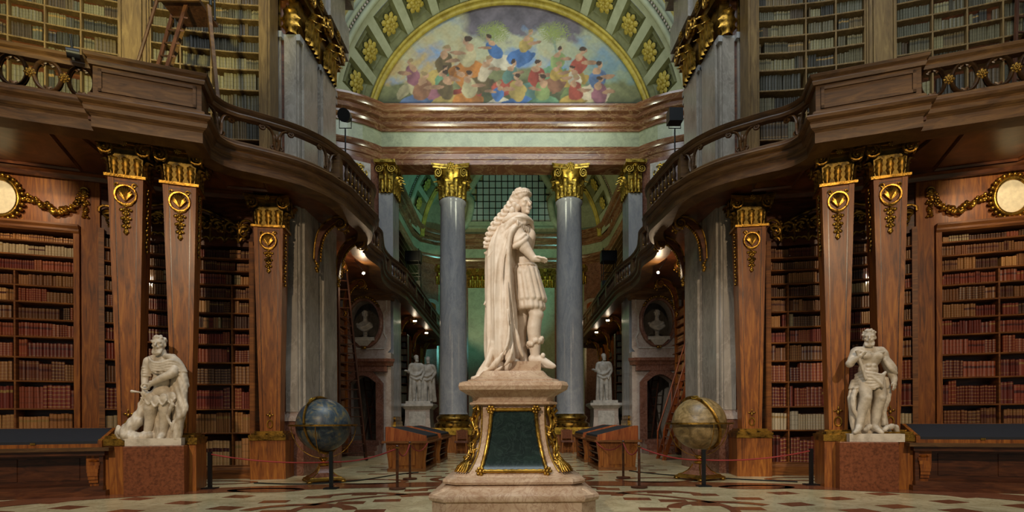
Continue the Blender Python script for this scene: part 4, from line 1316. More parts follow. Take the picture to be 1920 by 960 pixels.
    for i, z in enumerate(ZL):
        MB().box(5.95, 6.3, 15.1, 19.7, z - 0.03, z).build('shelf', MT['walnut_h'], r, s)
        hgt = (ZL[i + 1] if i + 1 < len(ZL) else 5.3) - z - 0.045
        for y0 in (15.15, 16.2, 17.25, 18.3):
            c2 = Curve([(5.95, y0 + 1.0), (5.95, y0)])
            c2.at = (lambda q, y0=y0: (V(5.95, y0 + q), V(0, 1), V(-1, 0)))
            fill_shelf(c2, 0, 1.02, z, hgt, 'tan' if s > 0 else 'brown', s, (('alcove', 'alcove bookcase'), i), wscale=1.3)
    for y0 in (15.12, 16.17, 17.22, 18.27, 19.32):
        MB().box(5.93, 6.3, y0, y0 + 0.04, 0.1, 5.4).build('divider', MT['walnut'], r, s)

    # wing cases beyond the columns
    wc = thing('wing_bookcase', (s * 5.6, 29, 0), 'long bookcase of the far wing behind the ' + ('paired' if s < 0 else 'robed') + ' statue', 'bookcase')
    MB().box(6.0, 6.05, 25.2, 34.5, 0, 6.1).build('back_panel', MT['wood_dark'], wc, s)
    for i, z in enumerate(ZL):
        MB().box(5.65, 6.0, 25.2, 34.5, z - 0.035, z).build('shelf', MT['wood_dark'], wc, s)
        for y0 in np.arange(25.3, 34, 1.5):
            c2 = Curve([(0, 0), (1, 0)])
            c2.at = (lambda q, y0=y0: (V(5.66, y0 + q), V(0, 1), V(-1, 0)))
            fill_shelf(c2, 0, 1.44, z, (ZL[i + 1] if i < 11 else 5.3) - z - 0.05, 'old', s, (('wing', 'wing bookcase'), i), wscale=1.6)
    for y0 in np.arange(25.25, 34.6, 1.5):
        MB().box(5.6, 6.0, y0, y0 + 0.07, 0, 6.0).build('divider', MT['walnut'], wc, s)
    # case that faces the oval just behind the side pilaster
    cv = Curve([(6.2, 24.3), (4.75, 24.3)])
    bookcase('wing_end_bookcase', cv, ZL, 5.25, s, 'narrow bookcase facing the oval beside the ' + ('paired' if s < 0 else 'robed') + ' statue', [['old']], [0, 0.72, cv.len], 'wood_dark', book_label=('wing', 'wing bookcase'), scale=[1.6] * 12)
    # upper wing cases, glimpsed above the gallery
    uw_ = thing('upper_wing_bookcase', (s * 6.0, 28, 6.6), 'upper gallery bookcase of the far wing on the ' + ('teal' if s < 0 else 'amber') + '-lit side', 'bookcase')
    MB().box(6.0, 6.05, 22.9, 33, 6.6, 11.5).build('back_panel', MT['wood_dark'], uw_, s)
    for z in ZU[:-1]:
        MB().box(5.65, 6.0, 22.9, 33, z - 0.035, z).build('shelf', MT['wood_up'], uw_, s)

# ------------------------------------------------------------------ the gallery
G_OUT = [(12.6, 7.075), (7.0, 9.06)]
G_BLK = [(6.93, 8.92), (5.44, 9.45)]
G_CUR = spline([(5.60, 9.98), (5.52, 10.24), (5.34, 10.44), (5.07, 10.60), (4.47, 11.03), (4.09, 11.5), (3.90, 11.96)], 5)
G_BAL = [(3.80, 12.2), (3.77, 12.5), (3.62, 13.77)]
G_ALC = spline([(3.65, 14.05), (3.85, 14.6), (4.2, 15.2), (4.34, 16.0), (4.22, 17.0), (4.34, 17.7), (4.52, 18.7), (4.52, 19.7), (4.36, 20.6), (4.25, 21.5)], 5)
G_ALL = G_OUT + G_BLK + [tuple(p) for p in G_CUR] + G_BAL + [tuple(p) for p in G_ALC] + [(4.25, 34.6)]
RAILZ = 7.37


def lyre():
    b = MB()
    for sg in (-1, 1):
        pts = [(0.03 * sg, 0, 0.0), (0.07 * sg, 0, 0.2), (0.08 * sg, 0, 0.45), (0.14 * sg, 0, 0.68), (0.26 * sg, 0, 0.82), (0.42 * sg, 0, 0.86)]
        b.tube(spline(pts, 4), [0.06] * 9 + [0.05] * 8 + [0.045] * 4, 6)
        sp_ = spiral(1.25, 0.1, 0.03, 14, PI / 2, -sg)
        b.tube([(0.42 * sg + x, 0, 0.76 + z) for x, z in sp_], 0.04, 6)
        sp_ = spiral(1.1, 0.09, 0.03, 12, -PI / 2, sg)
        b.tube([(0.1 * sg + x, 0, 0.12 + z) for x, z in sp_], 0.035, 6)
    b.ell((0, 0, 0.5), (0.06, 0.05, 0.16), 8, 5)
    return b


LYRE = lyre().mesh('scroll_baluster', MT['wood_gal'], smooth=60)
ring = MB()
for sgn in (-1, 1):
    ring.tube([(0.5 * 0.36 * math.cos(a), sgn * 0.0, 0.5 * 0.5 * math.sin(a)) for a in np.linspace(0, 2 * PI, 25)], 0.034, 6, flat=1.5)
for z, sg in ((0.25, 1), (-0.25, -1)):
    for k in (-1, 1):
        sp_ = spiral(1.1, 0.055, 0.015, 10, -PI / 2 * sg, k)
        ring.tube([(k * 0.05 + x, 0, z - sg * 0.03 + q) for x, q in sp_], 0.018, 5)
RING = ring.mesh('ring', MT['wood_gal'], smooth=60)
bl = MB().lathe([(0.05, 0), (0.05, 0.04), (0.025, 0.07), (0.05, 0.16), (0.06, 0.24), (0.03, 0.36), (0.025, 0.40), (0.04, 0.44), (0.05, 0.47)], n=8)
BAL = bl.mesh('baluster', MT['wood_gal'], smooth=50)
bg = MB().ell((0, 0, 0.22), (0.03, 0.07, 0.13), 6, 5).ell((0, 0.0, 0.1), (0.03, 0.06, 0.05), 6, 4)
BALG = bg.mesh('gilt_leaf', MT['gold_old'], smooth=60)


def bracket(s, o, out, key, label):
    """S-scroll console: o = wall point at soffit height, out = outward direction"""
    M = V(s, 1, 1)
    r = thing('gilt_bracket', tuple(np.array(o) * M), label, 'bracket', 'gilt console brackets under the gallery')
    o, out = np.array(o, float), np.array(out, float)
    sd = V(-out[1], out[0], 0)
    q = spline([(0.02, -1.1), (0.04, -0.75), (0.12, -0.42), (0.30, -0.18), (0.50, -0.08), (0.66, -0.07)], 5)
    pt = lambda a, z, w=0.0: o + out * a + V(0, 0, z) + sd * w
    b = MB()
    n = len(q)
    for i in range(n - 1):
        t0 = 0.10 + 0.05 * math.sin(PI * i / n)
        b.add([pt(*q[i], -0.09), pt(*q[i], 0.09), pt(*q[i + 1], 0.09), pt(*q[i + 1], -0.09),
               pt(q[i][0] + t0 * 0.7, q[i][1] - t0 * 0.7, -0.09), pt(q[i][0] + t0 * 0.7, q[i][1] - t0 * 0.7, 0.09), pt(q[i + 1][0] + t0 * 0.7, q[i + 1][1] - t0 * 0.7, 0.09), pt(q[i + 1][0] + t0 * 0.7, q[i + 1][1] - t0 * 0.7, -0.09)],
              [(0, 1, 2, 3), (7, 6, 5, 4), (0, 3, 7, 4), (1, 5, 6, 2)])
    b.build('console_arm', MT['wood_dark'], r, s)
    g = MB()
    for w in (-0.1, 0.1):
        g.tube([pt(a, z, w) for a, z in q], 0.022, 5)
        sp_ = spiral(1.8, 0.15, 0.03, 24, PI / 2, -1)
        g.tube([pt(0.66 + a, -0.22 + z, w) for a, z in sp_], [0.03 - 0.0005 * i for i in range(24)], 6)
    g.build('gilt_scroll', MT['gold'], r, s, smooth=60)
    b = MB().tube([pt(0.66, -0.22, -0.09), pt(0.66, -0.22, 0.09)], 0.13, 14)
    b.build('scroll_drum', MT['wood_dark'], r, s, smooth=40)
    g = MB()
    for i in range(2, n - 2):
        a, z = q[i]
        g.ell(pt(a + 0.12, z - 0.12), (0.035, 0.035, 0.045), 6, 4)
    for k in range(5):
        g.ell(pt(0.03 + 0.02 * k % 0.05, -1.12 - 0.06 * k), (0.05, 0.05, 0.05), 6, 4)
        g.ell(pt(0.66 + 0.17 * math.cos(k), -0.25 + 0.18 * math.sin(k - 2.4)), (0.04, 0.04, 0.04), 6, 4)
    g.build('gilt_leaves', MT['gold'], r, s, smooth=60)
    return r


for s in (-1, 1):
    sd = 'left' if s < 0 else 'right'
    gal = thing('gallery_' + sd, (s * 6.2, 9.5, 6.2), 'walnut gallery balcony curving round the marble pier above the ' + WHO[s], None, kind='structure')
    path = G_ALL
    MB().sweep(path, [(-0.35, 6.17), (0.02, 6.17), (0.02, 6.35), (0.05, 6.38), (-0.35, 6.38)], side=1).build('fascia', MT['wood_gal'], gal, s, smooth=25)
    MB().sweep(path, [(-0.35, 6.38), (0.06, 6.38), (0.10, 6.41), (0.12, 6.47), (0.11, 6.51), (0.17, 6.54), (0.19, 6.58), (0.17, 6.61), (-0.35, 6.61)], side=1).build('cornice_moulding', MT['wood_gal'], gal, s, smooth=25)
    MB().sweep(path, [(-0.3, 6.61), (0.06, 6.61), (0.06, 6.70), (0.03, 6.73), (-0.2, 6.73)], side=1).build('base_rail', MT['wood_gal'], gal, s, smooth=25)
    rail = MB().sweep(path, [(-0.09, 7.19), (0.05, 7.19), (0.07, 7.24), (0.06, 7.28), (0.10, 7.31), (0.12, 7.35), (0.09, 7.37), (-0.12, 7.37), (-0.12, 7.3)], side=1).build('handrail', MT['wood_gal'], gal, s, smooth=25)
    # deck and panelled soffit
    front = [p for p in G_ALL if p[1] < 21.4]
    poly = [(x + 0.12, y + 0.05) for x, y in front] + [(7.6, 21.4), (7.6, 12.4), (13.0, 10.5)]
    MB().prism(poly, 6.33, 6.56).build('deck', MT['wood_dark'], gal, s)
    MB().box(4.35, 6.9, 21.3, 35.0, 6.33, 6.56).build('deck', MT['wood_dark'], gal, s)
    for (a, b_, c, d) in (((9.9, 8.35), (7.9, 9.05), (8.6, 10.75), (9.9, 10.3)), ((7.55, 9.3), (6.2, 9.75), (6.6, 11.4), (7.8, 10.9)), ((5.9, 10.5), (5.1, 10.9), (5.3, 11.7), (6.1, 11.5))):
        m = MB()
        q = [np.array(k) for k in (a, b_, c, d)]
        for i in range(4):
            m.tube([(*q[i], 6.32), (*q[(i + 1) % 4], 6.32)], 0.035, 4)
        m.build('soffit_panel', MT['wood_dark'], gal, s)
    MB().sweep([(12.6, 9.76), (8.9, 10.93), (8.4, 11.1), (7.0, 11.72), (5.7, 11.95)], [(0, 6.2), (0.05, 6.2), (0.1, 6.27), (0.18, 6.30), (0.18, 6.33), (0, 6.33)], side=1).build('soffit_moulding', MT['wood_dark'], gal, s, smooth=30)
    # ring openwork with gilt rosettes
    t = (V(*G_OUT[1]) - V(*G_OUT[0]))
    L = np.linalg.norm(t)
    t /= L
    M3 = V(s, 1, 1)
    t3, n3 = V(*t, 0) * M3, V(-t[1], t[0], 0) * M3
    for k in range(12):
        d = L - 0.18 - 0.455 * k
        p = V(*(V(*G_OUT[0]) + t * d), 6.96) * M3
        inst('ring', RING, gal, basis(p, t3, n3, V(0, 0, 1)))
        p2 = V(*(V(*G_OUT[0]) + t * (d - 0.228)), 6.96) * M3
        inst('rosette', ROS['gold_old'], gal, basis(p2 + n3 * 0.03, t3 * 0.09, V(0, 0, 0.09), n3 * 0.09))
    # panelled block over the pair of herms
    A, B = V(*G_BLK[0]), V(*G_BLK[1])
    t = (B - A) / np.linalg.norm(B - A)
    n = V(-t[1], t[0])
    bk = MB().obox((*(A - n * 0.30), 6.73), (*(B - A), 0), (*(n * 0.30), 0), (0, 0, 0.47)).build('parapet_block', MT['wood_gal'], gal, s)
    m = MB()
    Lb = np.linalg.norm(B - A)
    for (a0, a1, z0, z1) in ((0.08, Lb - 0.08, 6.77, 6.82), (0.08, Lb - 0.08, 7.10, 7.15), (0.08, 0.13, 6.77, 7.15), (Lb - 0.13, Lb - 0.08, 6.77, 7.15)):
        m.obox((*(A + t * a0), z0), (*(t * (a1 - a0)), 0), (*(n * 0.03), 0), (0, 0, z1 - z0))
    m.build('panel_moulding', MT['wood_gal'], bk, s)
    A2, B2 = V(5.46, 9.47), V(5.62, 9.98)
    MB().obox((*A2, 6.73), (0.30, 0.1, 0), (*(B2 - A2), 0), (0, 0, 0.47)).build('parapet_block', MT['wood_gal'], gal, s)
    # scroll balusters round the bend, gilded balusters on the prow
    cur = Curve([tuple(p) for p in G_CUR])
    for q in (0.08, 0.47, 0.90):
        p, t, n = cur.at(cur.len * q)
        inst('scroll_baluster', LYRE, gal, basis(V(*p, 6.73) * M3, V(*t, 0) * M3 * 0.62, V(*n, 0) * M3 * 0.8, V(0, 0, 0.54)))
    nw = [(3.88, 12.03), (3.62, 13.77), (4.22, 17.0), (4.52, 19.7), (4.25, 21.5), (4.25, 23.6), (4.25, 25.7), (4.25, 27.8), (4.25, 29.9), (4.25, 32.0)]
    for x, y in nw:
        b = MB().box(x - 0.07, x + 0.10, y - 0.12, y + 0.12, 6.7, 7.22)
        b.build('newel', MT['wood_gal'], gal, s)
    prow = Curve(G_BAL)
    for k in range(7):
        p, t, n = prow.at(0.15 + k * 0.22)
        W = basis(V(*p, 6.73) * M3, V(*t, 0) * M3, V(*n, 0) * M3, V(0, 0, 1))
        bo = inst('baluster', BAL, gal, W)
        inst('gilt_leaf', BALG, bo, W)
    alc = Curve([tuple(p) for p in G_ALC])
    for k in range(28):
        p, t, n = alc.at(0.2 + k * 0.28)
        W = basis(V(*p, 6.73) * M3, V(*t, 0) * M3, V(*n, 0) * M3, V(0, 0, 1))
        bo = inst('baluster', BAL, gal, W)
        if k % 2 == 0: inst('gilt_leaf', BALG, bo, W)
    for k in range(44):
        y = 21.75 + k * 0.28
        inst('baluster', BAL, gal, basis(V(4.27 * s, y, 6.73), V(0, 1, 0), V(-s, 0, 0), V(0, 0, 1)))
    MB().sweep([(6.9, 20.8), (4.75, 20.8), (4.7, 21.0)], [(0, 5.98), (0.1, 5.98), (0.14, 6.08), (0.26, 6.14), (0.3, 6.24), (0.38, 6.28), (0.38, 6.34), (0, 6.34)], side=1).build('niche_cornice', MT['wood_gal'], gal, s, smooth=25)
    # console brackets
    gn = 'blue celestial globe' if s < 0 else 'tan terrestrial globe'
    bracket(s, (4.86, 13.25, 6.36), (-1, 0, 0), 'gold', 'gilt scroll bracket on the marble pier above the ' + gn)
    bracket(s, (4.80, 14.7, 6.36), (-1, 0, 0), 'gold', 'gilt scroll bracket at the far edge of the pier above the ' + gn)
    bracket(s, (5.93, 16.6, 6.33), (-1, 0, 0), 'gold', 'gilt scroll bracket on the alcove bookcase behind the ' + gn)
    bracket(s, (5.93, 18.9, 6.33), (-1, 0, 0), 'gold', 'gilt scroll bracket nearest the bust niche behind the ' + gn)
    for y, nth in ((25.5, 'first'), (29.0, 'second'), (32.5, 'third')):
        bracket(s, (5.4, y, 6.33), (-1, 0, 0), 'gold', nth + ' gilt scroll bracket of the wing counted from the ' + ('paired' if s < 0 else 'robed') + ' statue')

    # ---------------------------------------------------------------- herm pilasters
    tt = V(-0.947, 0.32, 0)
    nn = V(-0.32, -0.947, 0)
    rz = math.atan2(tt[1], tt[0])

    def herm(c, label, wt=0.54, wb=0.31, dt=0.5, db=0.34, z0=1.06, z1=5.66, zc=6.31, tt=tt, nn=nn, z_ped=0.86, pw=0.62, sides=(1,), fwd=0.0):
        M3 = V(s, 1, 1)
        r = thing('herm_pilaster', (s * c[0], c[1], 0), label, 'pilaster', 'tapering walnut pilasters')
        c = np.array(c, float)
        U = V(0, 0, 1)

        def blk(b, w0, d0, a0, w1, d1, a1):
            P = []
            for w, d, z in ((w0, d0, a0), (w1, d1, a1)):
                for i, j in ((-1, -1), (1, -1), (1, 1), (-1, 1)):
                    P.append(c + tt * i * w / 2 - nn * (j * d / 2) + U * z)
            b.add(P, [(3, 2, 1, 0), (4, 5, 6, 7), (0, 1, 5, 4), (1, 2, 6, 5), (2, 3, 7, 6), (3, 0, 4, 7)])
        b = MB()
        blk(b, pw, pw * 0.95, 0, pw, pw * 0.95, z_ped)
        if fwd:
            b.obox(c - tt * pw / 2 + nn * pw * 0.475, tt * pw, nn * fwd, (0, 0, z_ped))
        b.build('pedestal', MT['walnut'], r, s)
        b = MB()
        if fwd:
            b.obox(c - tt * (pw + 0.04) / 2 + nn * pw * 0.475 + U * z_ped, tt * (pw + 0.04), nn * (fwd + 0.03), (0, 0, 0.12))
            b.obox(c - tt * (pw - 0.08) / 2 + nn * pw * 0.475 + U * (z_ped + 0.12), tt * (pw - 0.08), nn * (fwd - 0.05), (0, 0, 0.05))
        for w, a, e in ((pw + 0.02, 0, 0.07), (pw + 0.04, 0.07, 0.12), (pw - 0.05, 0.12, 0.155), (pw - 0.14, 0.155, 0.2)):
            blk(b, w, w, z_ped + a, w, w, z_ped + e)
        b.build('gilt_base', MT['gold_old'], r, s)
        b = MB()
        blk(b, wb, db, z0, wt, dt, z1)
        b.build('shaft', MT['walnut'], r, s)
        # raised edge bands and bead that outline the front panel
        b = MB()
        for sg in (-1, 1):
            P = []
            for w, d, z in ((wb, db, z0), (wt, dt, z1)):
                for off in (0.0, 0.075 * w / wt * 1.2):
                    for e in (0.0, 0.015):
                        P.append(c + tt * sg * (w / 2 - off) + nn * (d / 2 + e) + U * z)
            b.add(P, [(1, 3, 7, 5), (0, 4, 5, 1), (2, 3, 7, 6)])
        b.build('edge_band', MT['walnut'], r, s)
        b = MB()
        for sg in (-1, 1):
            P = []
            for w, d, z in ((wb, db, z0 + 0.02), (wt, dt, z1 - 0.05)):
                o1 = 0.075 * w / wt * 1.2
                for off in (o1, o1 + 0.016):
                    P.append(c + tt * sg * (w / 2 - off) + nn * (d / 2 + 0.003) + U * z)
            b.add(P, [(0, 1, 3, 2)])
        q0 = wt / 2 - 0.09
        b.add([c + tt * a + nn * (dt / 2 + 0.003) + U * z for a, z in ((-q0, z1 - 0.065), (q0, z1 - 0.065), (q0, z1 - 0.05), (-q0, z1 - 0.05))], [(0, 1, 2, 3)])
        b.build('inlay_line', MT['wood_dark'], r, s)
        # shell and drop flowers
        tz = lambda z: (dt - db) * (z - z0) / (z1 - z0) / 2 + db / 2
        zs = z1 - 0.30
        on = lambda a, z, e=0.02: c + tt * a + nn * (tz(z) + e) + U * z
        g = MB()
        g.tube([on(0.165 * math.cos(a), zs + 0.17 * math.sin(a)) for a in np.linspace(-0.35 * PI * 2.2, 1.27 * PI, 25)], 0.024, 6)
        for k in range(9):
            a = PI * (0.1 + 0.8 * k / 8)
            g.tube([on(0.0, zs - 0.11, 0.03), on(0.08 * math.cos(a), zs - 0.04 + 0.09 * math.sin(a), 0.05), on(0.12 * math.cos(a), zs - 0.02 + 0.15 * math.sin(a), 0.04)], [0.012, 0.026, 0.02], 5)
        for sg in (-1, 1):
            sp_ = spiral(1.2, 0.05, 0.012, 10, 0, sg)
            g.tube([on(sg * 0.13 + a, zs + 0.17 + b_) for a, b_ in sp_], 0.014, 5)
            g.tube([on(sg * 0.14, zs - 0.08), on(sg * 0.08, zs - 0.17), on(0, zs - 0.2)], 0.022, 5)
        g.build('gilt_shell', MT['gold'], r, s, smooth=60)
        g = MB()
        for i, (dz, w) in enumerate(((0.28, 0.075), (0.33, 0.035), (0.43, 0.06), (0.48, 0.03), (0.57, 0.045), (0.66, 0.015))):
            z = zs - dz
            for sg in (-1, 1):
                g.ell(on(sg * w, z + (0.01 if i % 2 == 0 else 0)), (0.035, 0.02, 0.03), 6, 4)
                g.ell(on(sg * w * 0.5, z + 0.025), (0.03, 0.02, 0.03), 6, 4)
            g.ell(on(0, z - 0.02, 0.03), (0.03, 0.025, 0.035), 6, 4)
        g.tube([on(0, zs - 0.2), on(0, zs - 0.68)], 0.012, 5)
        g.build('gilt_drop', MT['gold'], r, s, smooth=60)
        g = MB()
        zz = z0 + 0.16
        g.tube([on(0.055 * math.cos(a), zz + 0.085 * math.sin(a)) for a in np.linspace(0, 2 * PI, 17)], 0.016, 5)
        g.ell(on(0, zz + 0.17), (0.03, 0.025, 0.04), 6, 4)
        for sg in (-1, 1): g.ell(on(sg * 0.05, zz + 0.2), (0.035, 0.02, 0.018), 6, 4)
        g.ell(on(0, zz + 0.25), (0.014, 0.014, 0.035), 6, 4)
        g.build('gilt_mount', MT['gold'], r, s, smooth=60)
        # side garland of gilt husks
        for sg in sides:
            g = MB()
            for k in range(16):
                z = z1 - 0.1 - 0.075 * k
                w = wb + (wt - wb) * (z - z0) / (z1 - z0)
                g.ell(c + tt * sg * (w / 2 + 0.02) + nn * (0.05 + 0.03 * math.sin(k * 2.0)) + U * z, (0.03, 0.03, 0.04), 5, 4)
            g.build('gilt_husks', MT['gold_old'], r, s, smooth=60)
        # capital
        H = zc - z1
        b = MB()
        blk(b, wt + 0.10, dt + 0.10, z1, wt + 0.10, dt + 0.10, z1 + 0.05)
        b.build('astragal', MT['gold'], r, s)
        b = MB()
        blk(b, wt - 0.06, dt - 0.06, z1 + 0.05, wt + 0.02, dt + 0.02, zc - 0.12)
        cap = b.build('capital', MT['gold_dark'], r, s)
        ab = []
        for (a, e) in ((-1, 1), (1, 1), (1, -1), (-1, -1)): ab.append(tt * a * (wt / 2 + 0.14) + nn * e * (dt / 2 + 0.14))
        pts = []
        for i in range(4):
            p, q = ab[i], ab[(i + 1) % 4]
            md = (p + q) / 2
            for j in range(6):
                u = j / 6
                pts.append(p * (1 - u) + q * u - md / np.linalg.norm(md) * 0.085 * math.sin(PI * u))
        b = MB()
        b.prism([(c[0] + k[0], c[1] + k[1]) for k in pts], zc - 0.13, zc - 0.06)
        b.prism([(c[0] + k[0] * 1.06, c[1] + k[1] * 1.06) for k in pts], zc - 0.06, zc)
        b.build('abacus', MT['gold'], cap, s)
        o = c + nn * (dt / 2 + 0.0) + U * (z1 + 0.05) - tt * wt / 2
        face_capital(cap, o - nn * 0.03, tt, wt, nn, H - 0.05, 'gold', s, lw=0.19, flare=0.16, two_rows=False, vr=0.205)
        for sg in (-1, 1):
            o = c + tt * sg * wt / 2 + U * (z1 + 0.05) - nn * (dt / 2) * (1 if sg > 0 else -1)
            o = c + tt * sg * (wt / 2) - nn * dt / 2 * 1.0 + U * (z1 + 0.05)
            face_capital(cap, o, nn, dt, tt * sg, H - 0.05, 'gold_old', s, lw=0.19, flare=0.13, two_rows=False, vr=0.2)
        return r
    herm((7.02, 9.92, 0), 'tapering walnut pilaster with gilt capital behind the ' + WHO[s] + ', on the vitrine side', sides=(1, -1), fwd=0.22)
    herm((6.24, 10.22, 0), 'tapering walnut pilaster with gilt capital behind the ' + WHO[s] + ', on the globe side', sides=(1, -1), fwd=0.26)
    herm((5.42, 12.12, 0), 'dark tapering walnut pilaster with gilt capital against the pier behind the ' + gn, wt=0.62, wb=0.42, dt=0.44, db=0.34, z1=5.58, zc=6.26, tt=V(-0.99, 0.14, 0), nn=V(-0.14, -0.99, 0), pw=0.74, sides=(1,))

# ------------------------------------------------------------------ the emperor's pedestal
PC = (0.02, 7.55)
ped = thing('statue_pedestal', (PC[0], PC[1], 0), 'veined cream marble pedestal with green-black panel and gilt foliage under the emperor statue', 'pedestal')


def octa(b, rows):
    """rows = [(half width, half front face, z)]"""
    vs_, fs = [], []
    for h, f, z in rows:
        for x, y in ((-f, -h), (f, -h), (h, -f), (h, f), (f, h), (-f, h), (-h, f), (-h, -f)):
            vs_.append((PC[0] + x, PC[1] + y, z))
    m = len(rows)
    for i in range(m - 1):
        for k in range(8):
            fs.append((8 * i + k, 8 * i + (k + 1) % 8, 8 * i + 8 + (k + 1) % 8, 8 * i + 8 + k))
    fs += [tuple(range(7, -1, -1)), tuple(range(8 * m - 8, 8 * m))]
    b.add(vs_, fs)
    return b


octa(MB(), [(1.03, 0.83, 0), (1.03, 0.83, 0.25)]).build('plinth', MT['cream'], ped)
octa(MB(), [(1.03, 0.83, 0.25), (1.06, 0.86, 0.27), (1.07, 0.87, 0.305), (1.06, 0.86, 0.34), (1.02, 0.82, 0.36), (0.97, 0.78, 0.38), (0.91, 0.73, 0.42), (0.87, 0.70, 0.45)]).build('lower_moulding', MT['cream'], ped, smooth=35)
octa(MB(), [(0.87, 0.70, 0.45), (0.90, 0.73, 0.46), (0.91, 0.74, 0.49), (0.90, 0.73, 0.52), (0.86, 0.70, 0.535), (0.82, 0.66, 0.545)]).build('upper_moulding', MT['cream'], ped, smooth=35)
HZ = [(0.545, 0.80), (0.58, 0.755), (0.64, 0.70), (0.72, 0.645), (0.82, 0.595), (0.95, 0.56), (1.10, 0.535), (1.28, 0.525), (1.46, 0.525)]
hz = lambda z: float(np.interp(z, [a for a, _ in HZ], [b_ for _, b_ in HZ]))
octa(MB(), [(h, h * 0.77, z) for z, h in HZ]).build('die', MT['cream'], ped, smooth=35)
octa(MB(), [(0.56, 0.45, 1.46), (0.58, 0.47, 1.475), (0.58, 0.47, 1.50), (0.54, 0.43, 1.515)]).build('neck_moulding', MT['cream'], ped, smooth=35)
octa(MB(), [(0.54, 0.43, 1.515), (0.55, 0.45, 1.57), (0.60, 0.5, 1.62), (0.62, 0.52, 1.64)]).build('neck', MT['cream'], ped, smooth=35)
octa(MB(), [(0.66, 0.57, 1.64), (0.70, 0.61, 1.66), (0.715, 0.625, 1.71), (0.70, 0.61, 1.755), (0.66, 0.57, 1.775)]).build('slab', MT['cream'], ped, smooth=35)
octa(MB(), [(0.60, 0.5, 1.775), (0.60, 0.5, 1.80), (0.52, 0.45, 1.82), (0.46, 0.40, 1.86), (0.42, 0.37, 1.91), (0.40, 0.36, 1.93)]).build('cavetto', MT['cream'], ped, smooth=35)
# slate panel following the concave front, with its gilt frame
pw = lambda z: 0.295 + 0.135 * max(0, (1.40 - z) / 0.80) ** 1.8
MB().grid(lambda u, v: (PC[0] + (u * 2 - 1) * pw(0.615 + 0.79 * v), PC[1] - hz(0.615 + 0.79 * v) - 0.012, 0.615 + 0.79 * v), 10, 18).build('inscription_panel', MT['slate'], ped, smooth=60)
g = MB()
for sg in (-1, 1):
    g.tube([(PC[0] + sg * pw(z), PC[1] - hz(z) - 0.025, z) for z in np.linspace(0.615, 1.405, 24)], [0.024 + 0.006 * (i % 2) for i in range(24)], 6)
for z in (0.615, 1.405):
    g.tube([(PC[0] + pw(z) * t, PC[1] - hz(z) - 0.025, z) for t in np.linspace(-1, 1, 20)], [0.024 + 0.006 * (i % 2) for i in range(20)], 6)
g.build('gilt_frame', MT['gold'], ped, smooth=60)
for sg in (-1, 1):
    for z in (0.615, 1.405):
        c = (PC[0] + sg * pw(z), PC[1] - hz(z) - 0.05, z)
        g = MB()
        for k in range(6):
            g.ell((c[0] + 0.04 * math.cos(k), c[1], c[2] + 0.04 * math.sin(k)), (0.026, 0.02, 0.022), 6, 4)
        g.ell(c, (0.028, 0.03, 0.028), 6, 4)
        g.build('gilt_corner', MT['gold'], ped, smooth=60)
rg = random.Random(4)
for sx in (-1, 1):
    for sy in (-1, 1):
        g = MB()
        on = lambda a, z, e=0.03: (PC[0] + sx * (hz(z) * 0.885 + a * 0.7 + e * 0.7), PC[1] + sy * (hz(z) * 0.885 - a * 0.7 + e * 0.7), z)
        for w in (-1, 1):
            g.tube([on(w * (0.035 + 0.03 * math.sin(i * 0.55 + w)), 0.66 + 0.78 * i / 30, 0.05) for i in range(31)], [0.014 + 0.014 * abs(math.sin(i * 0.5)) for i in range(31)], 6)
        for i in range(26):
            z = 0.64 + 0.8 * i / 25
            a = rg.uniform(-0.07, 0.07)
            dr = rg.uniform(-1, 1)
            g.tube([on(a, z), on(a + 0.04 * dr, z + 0.05, 0.07), on(a + 0.07 * dr, z + 0.07, 0.05)], [0.008, 0.024, 0.006], 5)
        for k in range(5):
            a = -0.09 + 0.045 * k
            g.tube([on(a * 0.4, 0.74, 0.06), on(a, 0.66, 0.07), on(a * 1.1, 0.60, 0.06)], [0.02, 0.026, 0.012], 6)
        g.build('gilt_foliage', MT['gold'], ped, smooth=60)
        e = MB()
        for w in (-1, 1):
            e.tube([on(w * hz(z) * 0.155, z, 0.012) for z in np.linspace(0.6, 1.45, 18)], 0.012, 5)
        e.build('gilt_edge', MT['gold_old'], ped, smooth=60)

# ------------------------------------------------------------------ granite pedestals of the standing statues
ST_LOC = {-1: (-6.30, 9.58), 1: (6.36, 9.58)}
for s in (-1, 1):
    x, y = ST_LOC[s]
    gp = thing('granite_pedestal', (x, y, 0), 'speckled red granite block carrying the ' + WHO[s], 'pedestal', 'granite pedestals')
    rz = s * -0.325
    MB().stack((x, y, 0), [(0.45, 0.0), (0.45, 0.84), (0.44, 0.855)], rz, asp=0.62).build('block', MT['granite'], gp)

